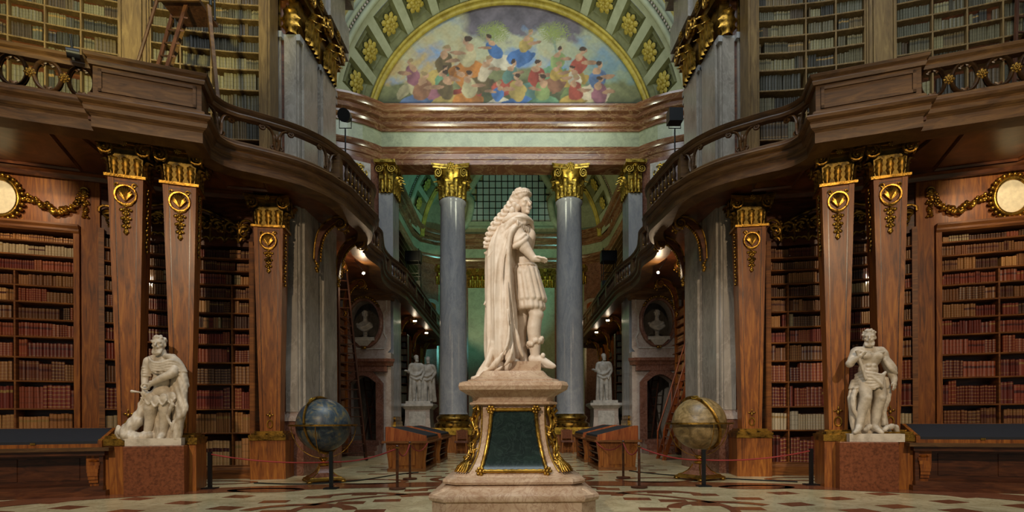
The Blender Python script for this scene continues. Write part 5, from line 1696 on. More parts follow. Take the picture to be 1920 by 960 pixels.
# ------------------------------------------------------------------ vitrines in front of the flat cases
tt = V(0.955, -0.30, 0)
nn = V(-0.30, -0.955, 0)
for s in (-1, 1):
    o = V(6.98, 9.22, 0)
    v = thing('vitrine_table', (s * 8.3, 9.2, 0), 'long walnut display table with sloping dark cover next to the ' + WHO[s], 'display case', 'long vitrine tables')

    def bx(name, a0, a1, d0, d1, z0, z1, m, par=None):
        return MB().obox(o + tt * a0 - nn * d0 + V(0, 0, z0), tt * (a1 - a0), -nn * (d1 - d0), (0, 0, z1 - z0)).build(name, MT[m], par or v, s)
    bx('base_plinth', 0.0, 3.4, 0.0, 0.95, 0.0, 0.10, 'wood_dark')
    bx('base_moulding', 0.05, 3.35, 0.04, 0.9, 0.10, 0.17, 'wood_dark')
    bx('back_panel', 0.3, 3.1, 0.35, 0.4, 0.17, 0.72, 'wood_dark')
    for k in range(3):
        bx('inset_panel', 0.5 + 0.88 * k, 1.25 + 0.88 * k, 0.335, 0.36, 0.26, 0.64, 'wood_dark')
    bx('end_panel', 0.06, 0.12, 0.08, 0.85, 0.17, 0.72, 'wood_dark')
    bx('apron', 0.02, 3.4, 0.02, 0.9, 0.70, 0.78, 'wood_dark')
    bx('table_top', -0.07, 3.5, -0.06, 0.98, 0.78, 0.84, 'wood_gal')
    for a in (0.2, 3.0):
        b = MB()
        for i in range(9):
            z = 0.17 + 0.53 * i / 9
            w = 0.065 + 0.05 * (i / 8) ** 1.6
            f = 0.10 + 0.10 * math.sin(PI * (i / 8) * 0.9 + 0.5) + (0.07 * i / 8)
            b.obox(o + tt * (a - w) - nn * (0.28) + V(0, 0, z), tt * 2 * w, nn * (f + 0.02), (0, 0, 0.065))
        lg = b.build('leg', MT['walnut'], v, s)
        c = MB()
        for i in range(10):
            c.ell(o + tt * a + nn * (-0.2 + 0.12 * (i / 10)) + V(0, 0, 0.2 + 0.045 * i), (0.06 + 0.004 * i, 0.05, 0.03), 7, 4)
        c.build('carving', MT['walnut'], lg, s, smooth=60)
    # case on top
    P = lambda a, d, z: o + tt * a - nn * d + V(0, 0, z)
    for a in (0.08, 1.98):
        b = MB()
        b.add([P(a, 0.08, 0.84), P(a, 0.80, 0.84), P(a, 0.80, 1.17), P(a, 0.72, 1.17), P(a, 0.08, 0.95), P(a + 0.06, 0.08, 0.84), P(a + 0.06, 0.80, 0.84), P(a + 0.06, 0.80, 1.17), P(a + 0.06, 0.72, 1.17), P(a + 0.06, 0.08, 0.95)],
              [(0, 1, 2, 3, 4), (9, 8, 7, 6, 5), (0, 4, 9, 5), (4, 3, 8, 9), (3, 2, 7, 8), (2, 1, 6, 7)])
        b.build('case_end', MT['walnut'], v, s)
    bx('case_front', 0.1, 2.02, 0.07, 0.11, 0.84, 0.90, 'walnut')
    bx('case_back', 0.1, 2.02, 0.74, 0.80, 0.84, 1.17, 'walnut')
    MB().add([P(0.14, 0.09, 0.90), P(1.98, 0.09, 0.90), P(1.98, 0.09, 0.945), P(0.14, 0.09, 0.945), P(1.98, 0.74, 1.165), P(0.14, 0.74, 1.165)], [(0, 1, 2, 3), (3, 2, 4, 5)]).build('cover', MT['felt'], v, s)
    MB().obox(P(1.0, 0.06, 0.895), tt * 0.07, nn * 0.01, (0, 0, 0.03)).build('lock_plate', MT['gold_old'], v, s)

# ------------------------------------------------------------------ display desks along the axis
for s in (-1, 1):
    for j, (y0, y1) in enumerate(((13.35, 15.35), (16.0, 18.0))):
        X0, X1 = 2.12, 3.18
        d = thing('display_desk', (s * 2.65, (y0 + y1) / 2, 0), 'walnut display desk with sloping black cover ' + ('beside the rope posts' if j == 0 else 'behind another desk') + ' near the ' + ('blue' if s < 0 else 'tan') + ' globe', 'display case', 'display desks along the axis')
        MB().box(X0 - 0.06, X1 + 0.06, y0 - 0.06, y1 + 0.06, 0.72, 0.77).build('table_top', MT['walnut_h'], d, s)
        MB().box(X0 + 0.05, X1 - 0.05, y0 + 0.04, y1 - 0.04, 0.0, 0.08).build('base', MT['walnut_h'], d, s)
        for y in (y0 + 0.06, y1 - 0.12):
            pl = [(0.05, 0.08), (0.98, 0.08), (1.0, 0.3), (1.03, 0.5), (1.05, 0.72), (0.0, 0.72), (0.03, 0.5), (0.06, 0.3)]
            e = MB().plate(pl, (X0, y, 0), (1, 0, 0), (0, 0, 1), (0, 1, 0), 0.06).build('end_panel', MT['walnut'], d, s)
            MB().box(X0 + 0.32, X1 - 0.32, y - 0.02, y + 0.01, 0.16, 0.62).build('inset_panel', MT['walnut'], e, s)
            for xx in (X0 + 0.14, X1 - 0.14):
                sp_ = spiral(1.5, 0.08, 0.02, 16, 0, 1)
                MB().tube([(xx + a, y - 0.01, 0.58 + z) for a, z in sp_], 0.015, 5).tube([(xx, y - 0.01, 0.5), (xx, y - 0.01, 0.12)], 0.03, 5).build('scroll', MT['walnut'], e, s)
        for z in (0.22, 0.40, 0.56):
            MB().box(X0 + 0.08, X1 - 0.08, y0 + 0.1, y1 - 0.1, z, z + 0.03).build('shelf', MT['wood_dark'], d, s)
        MB().box(X0 + 0.5, X0 + 0.56, y0 + 0.1, y1 - 0.1, 0.08, 0.72).build('back_panel', MT['wood_dark'], d, s)
        pr = [(X0 + 0.02, 0.77), (X1 - 0.02, 0.77), (X1 - 0.02, 1.13), (X1 - 0.12, 1.13), (X0 + 0.02, 0.90)]
        for ya, yb in ((y0, y0 + 0.05), (y1 - 0.05, y1)):
            MB().plate(pr, (0, ya, 0), (1, 0, 0), (0, 0, 1), (0, 1, 0), yb - ya).build('case_end', MT['wood_red'], d, s)
        MB().plate([(X0 + 0.01, 0.77), (X1, 0.77), (X1, 1.12), (X1 - 0.11, 1.12), (X0 + 0.01, 0.90)], (0, y0 + 0.05, 0), (1, 0, 0), (0, 0, 1), (0, 1, 0), y1 - y0 - 0.1).build('cover', MT['felt'], d, s)
        MB().box(X0 - 0.01, X0 + 0.02, y0, y1, 0.77, 0.85).build('case_front', MT['walnut_h'], d, s)

# ------------------------------------------------------------------ globes
def globe_mat(name, a, b_, c, line):
    m, nt, bs = mat_new(name)
    v = coords(nt)
    n1 = nd(nt, 'ShaderNodeTexNoise', Scale=4.2, Detail=6.0, Roughness=0.55, Distortion=1.6)
    nt.links.new(v, n1.inputs['Vector'])
    c1 = ramp(nt, n1.outputs['Fac'], [(0.36, lin(a)), (0.5, lin(b_)), (0.64, lin(c))])
    n2 = nd(nt, 'ShaderNodeTexNoise', Scale=5.5, Detail=3.0, Distortion=2.8)
    nt.links.new(v, n2.inputs['Vector'])
    f = ramp(nt, n2.outputs['Fac'], [(0.485, (0, 0, 0)), (0.5, (0.75,) * 3), (0.515, (0, 0, 0))])
    mx = nd(nt, 'ShaderNodeMix', data_type='RGBA')
    nt.links.new(f, mx.inputs['Factor'])
    nt.links.new(c1, mx.inputs['A'])
    mx.inputs['B'].default_value = (*lin(line), 1)
    nt.links.new(mx.outputs['Result'], bs.inputs['Base Color'])
    bs.inputs['Roughness'].default_value = 0.4
    return m


GM = {-1: globe_mat('celestial_map', '#1c2b3c', '#3a4850', '#6f6546', '#141c24'), 1: globe_mat('terrestrial_map', '#5c4b2d', '#7f6a42', '#978057', '#2f281d')}
for s in (-1, 1):
    c = V(s * 3.96, 11.25, 1.19)
    g = thing('library_globe', (c[0], c[1], 0), ('large dark blue celestial globe' if s < 0 else 'large tan terrestrial globe') + ' on a gilt pyramid foot', 'globe')
    b = MB()
    b.ell(c, (0.555,) * 3, 40, 24)
    b.build('sphere', GM[s], g, smooth=80)
    q = MB()
    n = 48
    vs_, fs = [], []
    for r, z in ((0.575, 0.0), (0.69, 0.0), (0.69, 0.035), (0.575, 0.035)):
        for k in range(n):
            a = 2 * PI * k / n
            vs_.append((c[0] + r * math.cos(a), c[1] + r * math.sin(a), c[2] - 0.02 + z))
    fs = [(i * n + k, i * n + (k + 1) % n, ((i + 1) % 4) * n + (k + 1) % n, ((i + 1) % 4) * n + k) for i in range(4) for k in range(n)]
    q.add(vs_, fs)
    q.build('horizon_ring', MT['gold_old'], g, smooth=30)
    tl = 0.35 * s
    e1, e2 = V(-math.sin(tl) * s * 0.8, -0.35, math.cos(tl)), None
    e1 = e1 / np.linalg.norm(e1)
    e2 = np.cross(e1, V(0.35 * -s, 1, 0))
    e2 /= np.linalg.norm(e2)
    e3 = np.cross(e1, e2)
    mer = MB().tube([c + (e1 * math.cos(a) + e3 * math.sin(a)) * 0.585 for a in np.linspace(0, 2 * PI, 49)], 0.022, 6, flat=1.6)
    mo = mer.build('meridian_ring', MT['gold_old'], g, smooth=60)
    cr = MB().tube([c + e1 * 0.6 + (e2 * math.cos(a) + e3 * math.sin(a)) * 0.065 for a in np.linspace(0, 2 * PI, 17)], 0.012, 5)
    cr.build('hour_ring', MT['gold_pale'], mo, smooth=60)
    sup = MB()
    for k in range(2):
        a0 = k * PI / 2 + 0.1
        dx, dy = math.cos(a0), math.sin(a0)
        sup.tube([(c[0] + dx * 0.66 * math.cos(t), c[1] + dy * 0.66 * math.cos(t), c[2] - 0.66 * math.sin(t) * 1.05) for t in np.linspace(0, PI, 25)], 0.008, 5)
    sup.build('cradle', MT['gold'], g, smooth=60)
    MB().lathe([(0.07, 0.52), (0.09, 0.50), (0.10, 0.47), (0.06, 0.44), (0.05, 0.40), (0.11, 0.38), (0.11, 0.35), (0.08, 0.33)], (c[0], c[1], 0), 16).build('stem', MT['gold'], g, smooth=40)
    b = MB()
    rows = [(0.09, 0.33), (0.11, 0.28), (0.16, 0.20), (0.24, 0.13), (0.30, 0.11)]
    b.stack((c[0], c[1], 0), rows[::-1], 0.5)
    b.build('foot_pyramid', MT['redlow'], g)
    b = MB()
    b.stack((c[0], c[1], 0), [(0.36, 0.045), (0.37, 0.07), (0.34, 0.09), (0.32, 0.10), (0.30, 0.12)], 0.5)
    b.build('foot_moulding', MT['gold_old'], g)
    for k in range(4):
        a = 0.5 + PI / 4 + k * PI / 2
        MB().ell((c[0] + 0.46 * math.cos(a), c[1] + 0.46 * math.sin(a), 0.032), (0.07, 0.07, 0.032), 8, 5).build('foot', MT['gold_old'], g, smooth=60)
    e = MB()
    for k in range(4):
        a = 0.5 + PI / 4 + k * PI / 2
        e.tube([(c[0] + r * 1.42 * math.cos(a), c[1] + r * 1.42 * math.sin(a), z) for r, z in rows], 0.014, 5)
    e.build('gilt_edge', MT['gold'], g, smooth=60)

# ------------------------------------------------------------------ rope posts and ropes
def post(x, y, h, black, label):
    p = thing('rope_post', (x, y, 0), label, 'rope post')
    if black:
        MB().cbox((x, y, 0), 0.24, 0.2, 0.025).build('foot_plate', MT['black'], p)
        MB().cbox((x, y, 0.025), 0.065, 0.05, h - 0.025).build('upright', MT['black'], p)
    else:
        MB().lathe([(0.15, 0), (0.155, 0.012), (0.15, 0.03), (0.03, 0.045)], (x, y, 0), 20).build('foot_plate', MT['wood_dark'], p, smooth=40)
        MB().lathe([(0.026, 0.03), (0.026, h - 0.02), (0.03, h - 0.015), (0.02, h)], (x, y, 0), 12).build('upright', MT['wood_dark'], p, smooth=40)
        MB().tube([(x + 0.045 * math.cos(a), y + 0.045 * math.sin(a), h - 0.05) for a in np.linspace(0, 2 * PI, 13)], 0.007, 5).build('hook_ring', MT['gold_old'], p)


def rope(pts, label, sag=0.1):
    b = MB()
    P = []
    for a, c in zip(pts, pts[1:]):
        for i in range(14):
            t = i / 14
            P.append((a[0] * (1 - t) + c[0] * t, a[1] * (1 - t) + c[1] * t, a[2] * (1 - t) + c[2] * t - 4 * sag * t * (1 - t)))
    P.append(pts[-1])
    b.tube(P, 0.013, 6)
    tag(b.build('barrier_rope', MT['rope'], None, smooth=60), label, 'rope')


for s in (-1, 1):
    gl = 'blue' if s < 0 else 'tan'
    a, b_, c, d = (2.13 if s < 0 else 2.36, 9.9), (2.22 if s < 0 else 2.42, 11.6), (3.40 if s < 0 else 3.62, 10.05), (5.72, 10.15)
    post(s * a[0], a[1], 0.82, False, 'dark wooden rope post with round foot, by the ' + gl + ' globe')
    post(s * b_[0], b_[1], 0.82, False, 'dark wooden rope post with round foot against the display desk by the ' + gl + ' globe')
    post(s * c[0], c[1], 0.70, True, 'black square rope post in front of the ' + gl + ' globe')
    post(s * d[0], d[1], 0.70, True, 'black square rope post beside the ' + WHO[s])
    rope([(s * a[0], a[1], 0.76), (s * c[0], c[1] + 0.05, 0.5), (s * d[0], d[1], 0.66)], 'red barrier rope running past the ' + gl + ' globe', 0.07)
    rope([(s * a[0], a[1], 0.76), (s * b_[0], b_[1], 0.78)], 'short red barrier rope hung between the wooden posts by the ' + gl + ' globe', 0.2)
    rope([(s * b_[0], b_[1], 0.78), (s * 2.1, 13.25, 0.72)], 'short red barrier rope from wooden post to display desk by the ' + gl + ' globe', 0.18)

# ------------------------------------------------------------------ ladders
r = thing('tall_ladder', (-5.1, 17.3, 0), 'tall dark wooden ladder leaning in the alcove behind the blue globe', 'ladder')
R1 = [np.array(p) for p in ((-5.50, 17.1, 0.0), (-5.52, 17.1, 6.2))]
R2 = [np.array(p) for p in ((-4.72, 17.35, 0.0), (-5.36, 17.35, 6.25))]
R3 = [np.array(p) for p in ((-4.86, 17.7, 0.0), (-5.42, 17.5, 6.2))]
for R in (R1, R2, R3):
    MB().tube(R, 0.04, 4).build('rail', MT['wood_lad'], r)
for k in range(20):
    t = 0.04 + 0.047 * k
    MB().tube([R1[0] * (1 - t) + R1[1] * t, R2[0] * (1 - t) + R2[1] * t], 0.02, 5).build('rung', MT['wood_lad'], r)
for z in (0.0,):
    for R in (R1, R2, R3):
        MB().ell(R[0] + V(0, 0, 0.04), (0.05, 0.05, 0.04), 8, 5).build('castor', MT['black'], r)
r = thing('step_ladder', (5.1, 17.0, 0), 'red-brown library steps with handrails behind the tan globe', 'ladder')
for y in (16.75, 17.45):
    MB().obox((4.72, y, 0.02), (0.22, 0, 0), (0, 0.05, 0), (0.0, 0, 0.001)).obox((4.72, y, 0.0), (0.12, 0, 0), (0, 0.05, 0), (0.95, 0, 3.0)).build('stringer', MT['wood_red'], r)
    MB().tube([(4.78, y + 0.02, 0.9), (5.72, y + 0.02, 3.85)], 0.028, 6).build('handrail', MT['wood_red'], r)
    for t in (0.0, 0.5, 0.98):
        MB().tube([(4.78 + 0.94 * t, y + 0.02, 0.05 + 2.95 * t), (4.78 + 0.94 * t, y + 0.02, 0.9 + 2.95 * t)], 0.025, 6).build('baluster', MT['wood_red'], r)
for k in range(11):
    t = (k + 0.7) / 11.5
    MB().box(4.74 + 0.95 * t, 4.98 + 0.95 * t, 16.8, 17.45, 3.0 * t, 3.0 * t + 0.035).build('tread', MT['wood_red'], r)
MB().box(5.72, 5.92, 16.75, 17.5, 0.0, 3.0).build('back_leg', MT['wood_dark'], r)
# ladders with blue rails inside the doorways
for s in (-1, 1):
    r = thing('doorway_ladder', (s * 5.7, 21.5, 0.54), 'slender ladder standing in the doorway behind the ' + ('blue' if s < 0 else 'tan') + ' globe', 'ladder')
    for a, c in (((5.35, 21.4, 0.55), (5.75, 21.6, 3.2)), ((5.62, 21.4, 0.55), (6.0, 21.6, 3.2)), ((6.0, 21.8, 0.55), (5.5, 21.7, 3.2))):
        MB().tube([a, c], 0.035, 4).build('rail', MT['wood_lad'], r, s)
    for k in range(7):
        t = 0.1 + 0.13 * k
        MB().tube([(5.35 + 0.4 * t, 21.4 + 0.2 * t, 0.55 + 2.65 * t), (5.62 + 0.38 * t, 21.4 + 0.2 * t, 0.55 + 2.65 * t)], 0.02, 4).build('rung', MT['wood_lad'], r, s)
# platform steps on the upper gallery
r = thing('platform_ladder', (-6.6, 10.7, 6.56), 'brown platform steps standing on the gallery before the upper books', 'ladder')


def pp(u, v, d): return np.array(at(u, v, d))


SA, SB = (pp(295, 150, 10.55), pp(336, 8, 10.75)), (pp(312, 150, 10.2), pp(356, 8, 10.4))
for a, c in (SA, SB):
    a2 = c + (a - c) * ((c[2] - 6.58) / (c[2] - a[2]))
    MB().obox(a2 - V(0.035, 0, 0), (0.07, 0, 0), (0, 0.04, 0), tuple(c - a2)).build('stringer', MT['wood_lad'], r)
for k in range(9):
    t = -0.55 + 0.17 * k
    a, c = SA[0] * (1 - t) + SA[1] * t, SB[0] * (1 - t) + SB[1] * t
    MB().obox(a, c - a, (0.10, 0.03, 0), (0, 0, 0.03)).build('tread', MT['wood_lad'], r)
z9 = SB[1][2]
MB().box(-6.72, -5.98, 10.3, 11.0, z9 - 0.02, z9 + 0.05).build('platform', MT['wood_lad'], r)
MB().box(-6.75, -5.95, 10.27, 10.31, z9 - 0.05, z9 + 0.12).build('platform_edge', MT['wood_gal'], r)
for a, c in ((pp(413, 172, 10.4), pp(398, 12, 10.4)), (pp(330, 120, 11.0), pp(365, 12, 11.0))):
    a2 = c + (a - c) * ((c[2] - 6.58) / (c[2] - a[2]))
    MB().tube([a2, c], 0.045, 4).build('back_leg', MT['wood_gal'], r)
MB().tube([pp(258, 145, 10.8), pp(306, -8, 10.8), pp(322, -60, 10.8)], 0.03, 6).build('handrail', MT['wood_lad'], r)
MB().tube([pp(402, 12, 10.4), pp(402, -60, 10.4)], 0.03, 6).tube([pp(410, 40, 10.5), pp(408, -60, 10.5)], 0.02, 6).build('guard_post', MT['black'], r)
r = thing('upper_ladder', (10.3, 10.7, 6.56), 'leaning ladder before the upper books over the vitrine of the baton-holding statue', 'ladder')
for dx in (0.0, 0.22):
    MB().obox((10.05 + dx, 10.6, 6.56), (0.05, 0, 0), (0, 0.05, 0), (0.28, 0.1, 4.6)).build('rail', MT['wood_lad'], r)
for k in range(14):
    t = k / 14
    MB().box(10.08 + 0.28 * t, 10.3 + 0.28 * t, 10.61 + 0.1 * t, 10.65 + 0.1 * t, 6.8 + 4.5 * t, 6.83 + 4.5 * t).build('rung', MT['wood_lad'], r)

# ------------------------------------------------------------------ lamps
for s in (-1, 1):
    x, y = s * 3.86, 12.5
    L = thing('floodlight_stand', (x, y, 6.56), ('round' if s < 0 else 'square') + ' black floodlight on a thin stand above the gallery rail', 'floodlight')
    MB().tube([(x, y, 6.58), (x, y, 8.1)], 0.018, 6).build('pole', MT['black'], L)
    b = MB()
    for k in range(3):
        a = 2 * PI * k / 3
        b.tube([(x, y, 6.95), (x + 0.2 * math.cos(a), y + 0.2 * math.sin(a), 6.57)], 0.012, 5)
    b.build('tripod', MT['black'], L)
    b = MB()
    b.tube([(x - 0.14, y, 8.35), (x - 0.14, y, 8.12), (x + 0.14, y, 8.12), (x + 0.14, y, 8.35)], 0.012, 5)
    b.build('yoke', MT['black'], L)
    if s < 0:
        MB().tube([(x, y - 0.12, 8.36), (x, y + 0.14, 8.46)], [0.15, 0.12], 14).build('lamp_head', MT['black'], L, smooth=40)
        MB().tube([(x, y + 0.145, 8.462), (x, y + 0.155, 8.466)], 0.10, 14).build('lens', MT['lens'], L)
    else:
        MB().cbox((x, y, 8.24), 0.32, 0.26, 0.30).build('lamp_head', MT['black'], L)
        MB().tube([(x, y + 0.13, 8.40), (x, y + 0.15, 8.40)], 0.10, 14).build('lens', MT['lens'], L)
    # its beam, cast from the lens up at the arch and the painting
    light('floodlight_beam', 'SPOT', (x, y + 0.22, 8.5), (s * -1.4, 22.0, 16.4), 1950, (0.98, 1.0, 0.74), 0.1, spot=72)
    # warm lamp under the alcove gallery
    p = V(s * 4.56, 16.5, 5.84)
    L = thing('alcove_lamp', tuple(p), 'small bright spotlight under the gallery behind the ' + ('blue' if s < 0 else 'tan') + ' globe', 'lamp')
    MB().tube([p + V(0, 0.02, 0.02), p + V(0, 0.16, 0.06)], [0.05, 0.035], 10).build('lamp_head', MT['black'], L)
    MB().tube([p + V(0, 0.1, 0.06), p + V(s * 0.3, 0.1, 0.45)], 0.012, 5).build('arm', MT['black'], L)
    MB().ell(p, (0.035, 0.03, 0.035), 10, 6).build('bulb', plain('lamp_glow_%d' % s, '#fff2d8', 0.3, 0, '#fff0d0', 120.0), L)
    light('alcove_lamp_light', 'POINT', tuple(p + V(0, -0.07, -0.06)), tuple(p), 30, (1.0, 0.72, 0.44), 0.06)
    # wing work tower with black boxes
    tx, ty = s * 4.75, 26.0
    T = thing('scaffold_tower', (tx, ty, 6.56), 'black scaffold with two dark boxes on the wing gallery, ' + ('teal' if s < 0 else 'amber') + '-lit side', 'scaffold')
    for dx in (-0.3, 0.3):
        for dy in (-0.3, 0.3):
            MB().tube([(tx + dx, ty + dy, 6.57), (tx + dx, ty + dy, 9.6)], 0.02, 5).build('pole', MT['black'], T)
    for z in (7.6, 8.4, 9.0):
        MB().tube([(tx - 0.3, ty - 0.3, z), (tx + 0.3, ty - 0.3, z), (tx + 0.3, ty + 0.3, z), (tx - 0.3, ty + 0.3, z), (tx - 0.3, ty - 0.3, z)], 0.015, 5).build('brace', MT['black'], T)
    MB().cbox((tx, ty, 9.0), 0.75, 0.5, 0.5).build('upper_box', MT['black'], T)
    MB().cbox((tx, ty, 7.7), 0.7, 0.5, 0.35).build('lower_box', MT['black'], T)
# the two lamps that glow behind the balustrades of the wing gallery, each shining across at the other side
for s, y, hue, em, tgt in ((-1, 22.4, (1.0, 0.86, 0.42), '#ffe9b0', (3.6, 35.5, 12.0)), (1, 26.6, (0.30, 1.0, 0.88), '#c8fff4', (-3.6, 35.5, 12.0))):
    p = V(s * 4.47, y, 7.42)
    L = thing('gallery_floodlight', (p[0], p[1], 6.56), 'small ' + ('yellow' if s < 0 else 'bluish') + '-glowing lamp behind the balustrade of the wing gallery', 'lamp')
    MB().tube([p + V(0, 0, -0.84), p], 0.015, 6).build('pole', MT['black'], L)
    MB().lathe([(0.14, 0), (0.14, 0.02), (0.02, 0.03)], (p[0], p[1], 6.57), 12).build('foot_plate', MT['black'], L)
    MB().tube([p + V(s * 0.10, -0.08, 0), p + V(s * -0.02, 0.02, 0.02)], [0.05, 0.06], 10).build('lamp_head', MT['black'], L)
    MB().ell(p + V(s * -0.04, 0.03, 0.02), (0.04, 0.04, 0.04), 10, 6).build('bulb', plain('gallery_lamp_glow_%d' % s, em, 0.3, 0, em, 40.0), L)
    light('gallery_floodlight_beam', 'SPOT', tuple(p + V(s * -0.1, 0.08, 0.05)), tgt, 1500, hue, 0.06, spot=80)
# clip lamp on the rail over the rings
p = V(*at(147, 103, 8.75))
L = thing('clip_lamp', tuple(p), 'small round clip lamp on the gallery rail over the gilt rosettes', 'lamp')
MB().tube([p + V(-0.07, -0.05, 0.0), p + V(0.07, 0.05, 0.02)], [0.075, 0.085], 12).build('lamp_head', MT['black'], L, smooth=40)
MB().tube([p, p + V(-0.04, 0, 0.32)], 0.018, 6).build('stem', MT['black'], L)
MB().tube([p + V(0, 0, -0.05), p + V(0, 0.02, -0.09)], 0.03, 6).build('clamp', MT['black'], L)
# gallery work lamps of the far wing
for s in (-1, 1):
    for y in (25.2, 28.6):
        p = V(s * 4.55, y, 6.0)
        L = thing('wing_lamp', tuple(p), 'small lit spotlight below the wing gallery ' + ('above' if y < 27 else 'beyond') + ' the ' + ('paired' if s < 0 else 'robed') + ' statue', 'lamp')
        MB().tube([p, p + V(0, 0.2, 0.1)], 0.05, 8).build('lamp_head', MT['black'], L)
        MB().cbox(p + V(0, -0.03, -0.03), 0.16, 0.03, 0.06).build('lens', plain('wing_glow_%d_%d' % (s, int(y)), '#fff2d8', 0.3, 0, '#fff0d8', 10.0), L)
        MB().tube([p + V(0, 0.15, 0.08), p + V(0, 0.15, 0.33)], 0.012, 5).build('arm', MT['black'], L)
        light('wing_lamp_light', 'POINT', tuple(p + V(0, -0.08, -0.06)), tuple(p), 3.5, (1.0, 0.8, 0.55), 0.05)

# ------------------------------------------------------------------ chairs against the column plinths
for x, lab in ((-1.98, 'left standing alone before the teal-lit wing'), (2.16, 'nearer the aisle before the amber-lit wing'), (2.84, 'nearer the pilaster before the amber-lit wing')):
    y = 20.85
    c = thing('side_chair', (x, y, 0), 'small brown leather-backed chair ' + lab.replace('left standing', 'standing'), 'chair')
    for dx in (-0.2, 0.2):
        MB().frustum((x + dx, y - 0.2, 0), 0.04, 0.04, 0.05, 0.05, 0.45).build('leg', MT['walnut'], c)
        MB().frustum((x + dx, y + 0.2, 0), 0.04, 0.04, 0.05, 0.05, 0.92, off=(0, 0.06)).build('leg', MT['walnut'], c)
    MB().cbox((x, y, 0.43), 0.5, 0.48, 0.07).build('seat', MT['redlow'], c)
    pl = [(-0.19, 0.56), (0.19, 0.56), (0.2, 0.86)] + [(0.2 * math.cos(a), 0.86 + 0.07 * math.sin(a)) for a in np.linspace(0, PI, 9)] + [(-0.2, 0.86)]
    MB().plate(pl, (x, y + 0.23, 0), (1, 0, 0), (0, 0, 1), (0, 1, 0), 0.04).build('backrest', MT['granite'], c)
    MB().tube([(x - 0.2, y - 0.2, 0.15), (x + 0.2, y - 0.2, 0.15)], 0.015, 5).build('stretcher', MT['walnut'], c)
# cable on the floor by the blue globe
b = MB()
b.tube([(*p, 0.012) for p in spline([(-5.3, 11.0), (-4.2, 10.75), (-3.3, 11.3), (-2.7, 12.6), (-2.3, 13.1)], 8)], 0.014, 5)
tag(b.build('floor_cable', MT['black'], None), 'black cable lying on the floor by the blue globe', 'cable')
b = MB()
b.tube([(*p, 0.012) for p in spline([(2.9, 13.2), (3.4, 12.3), (4.3, 11.5), (5.0, 11.0), (5.7, 10.6)], 8)], 0.014, 5)
tag(b.build('floor_cable', MT['black'], None), 'black cable lying on the floor by the tan globe', 'cable')

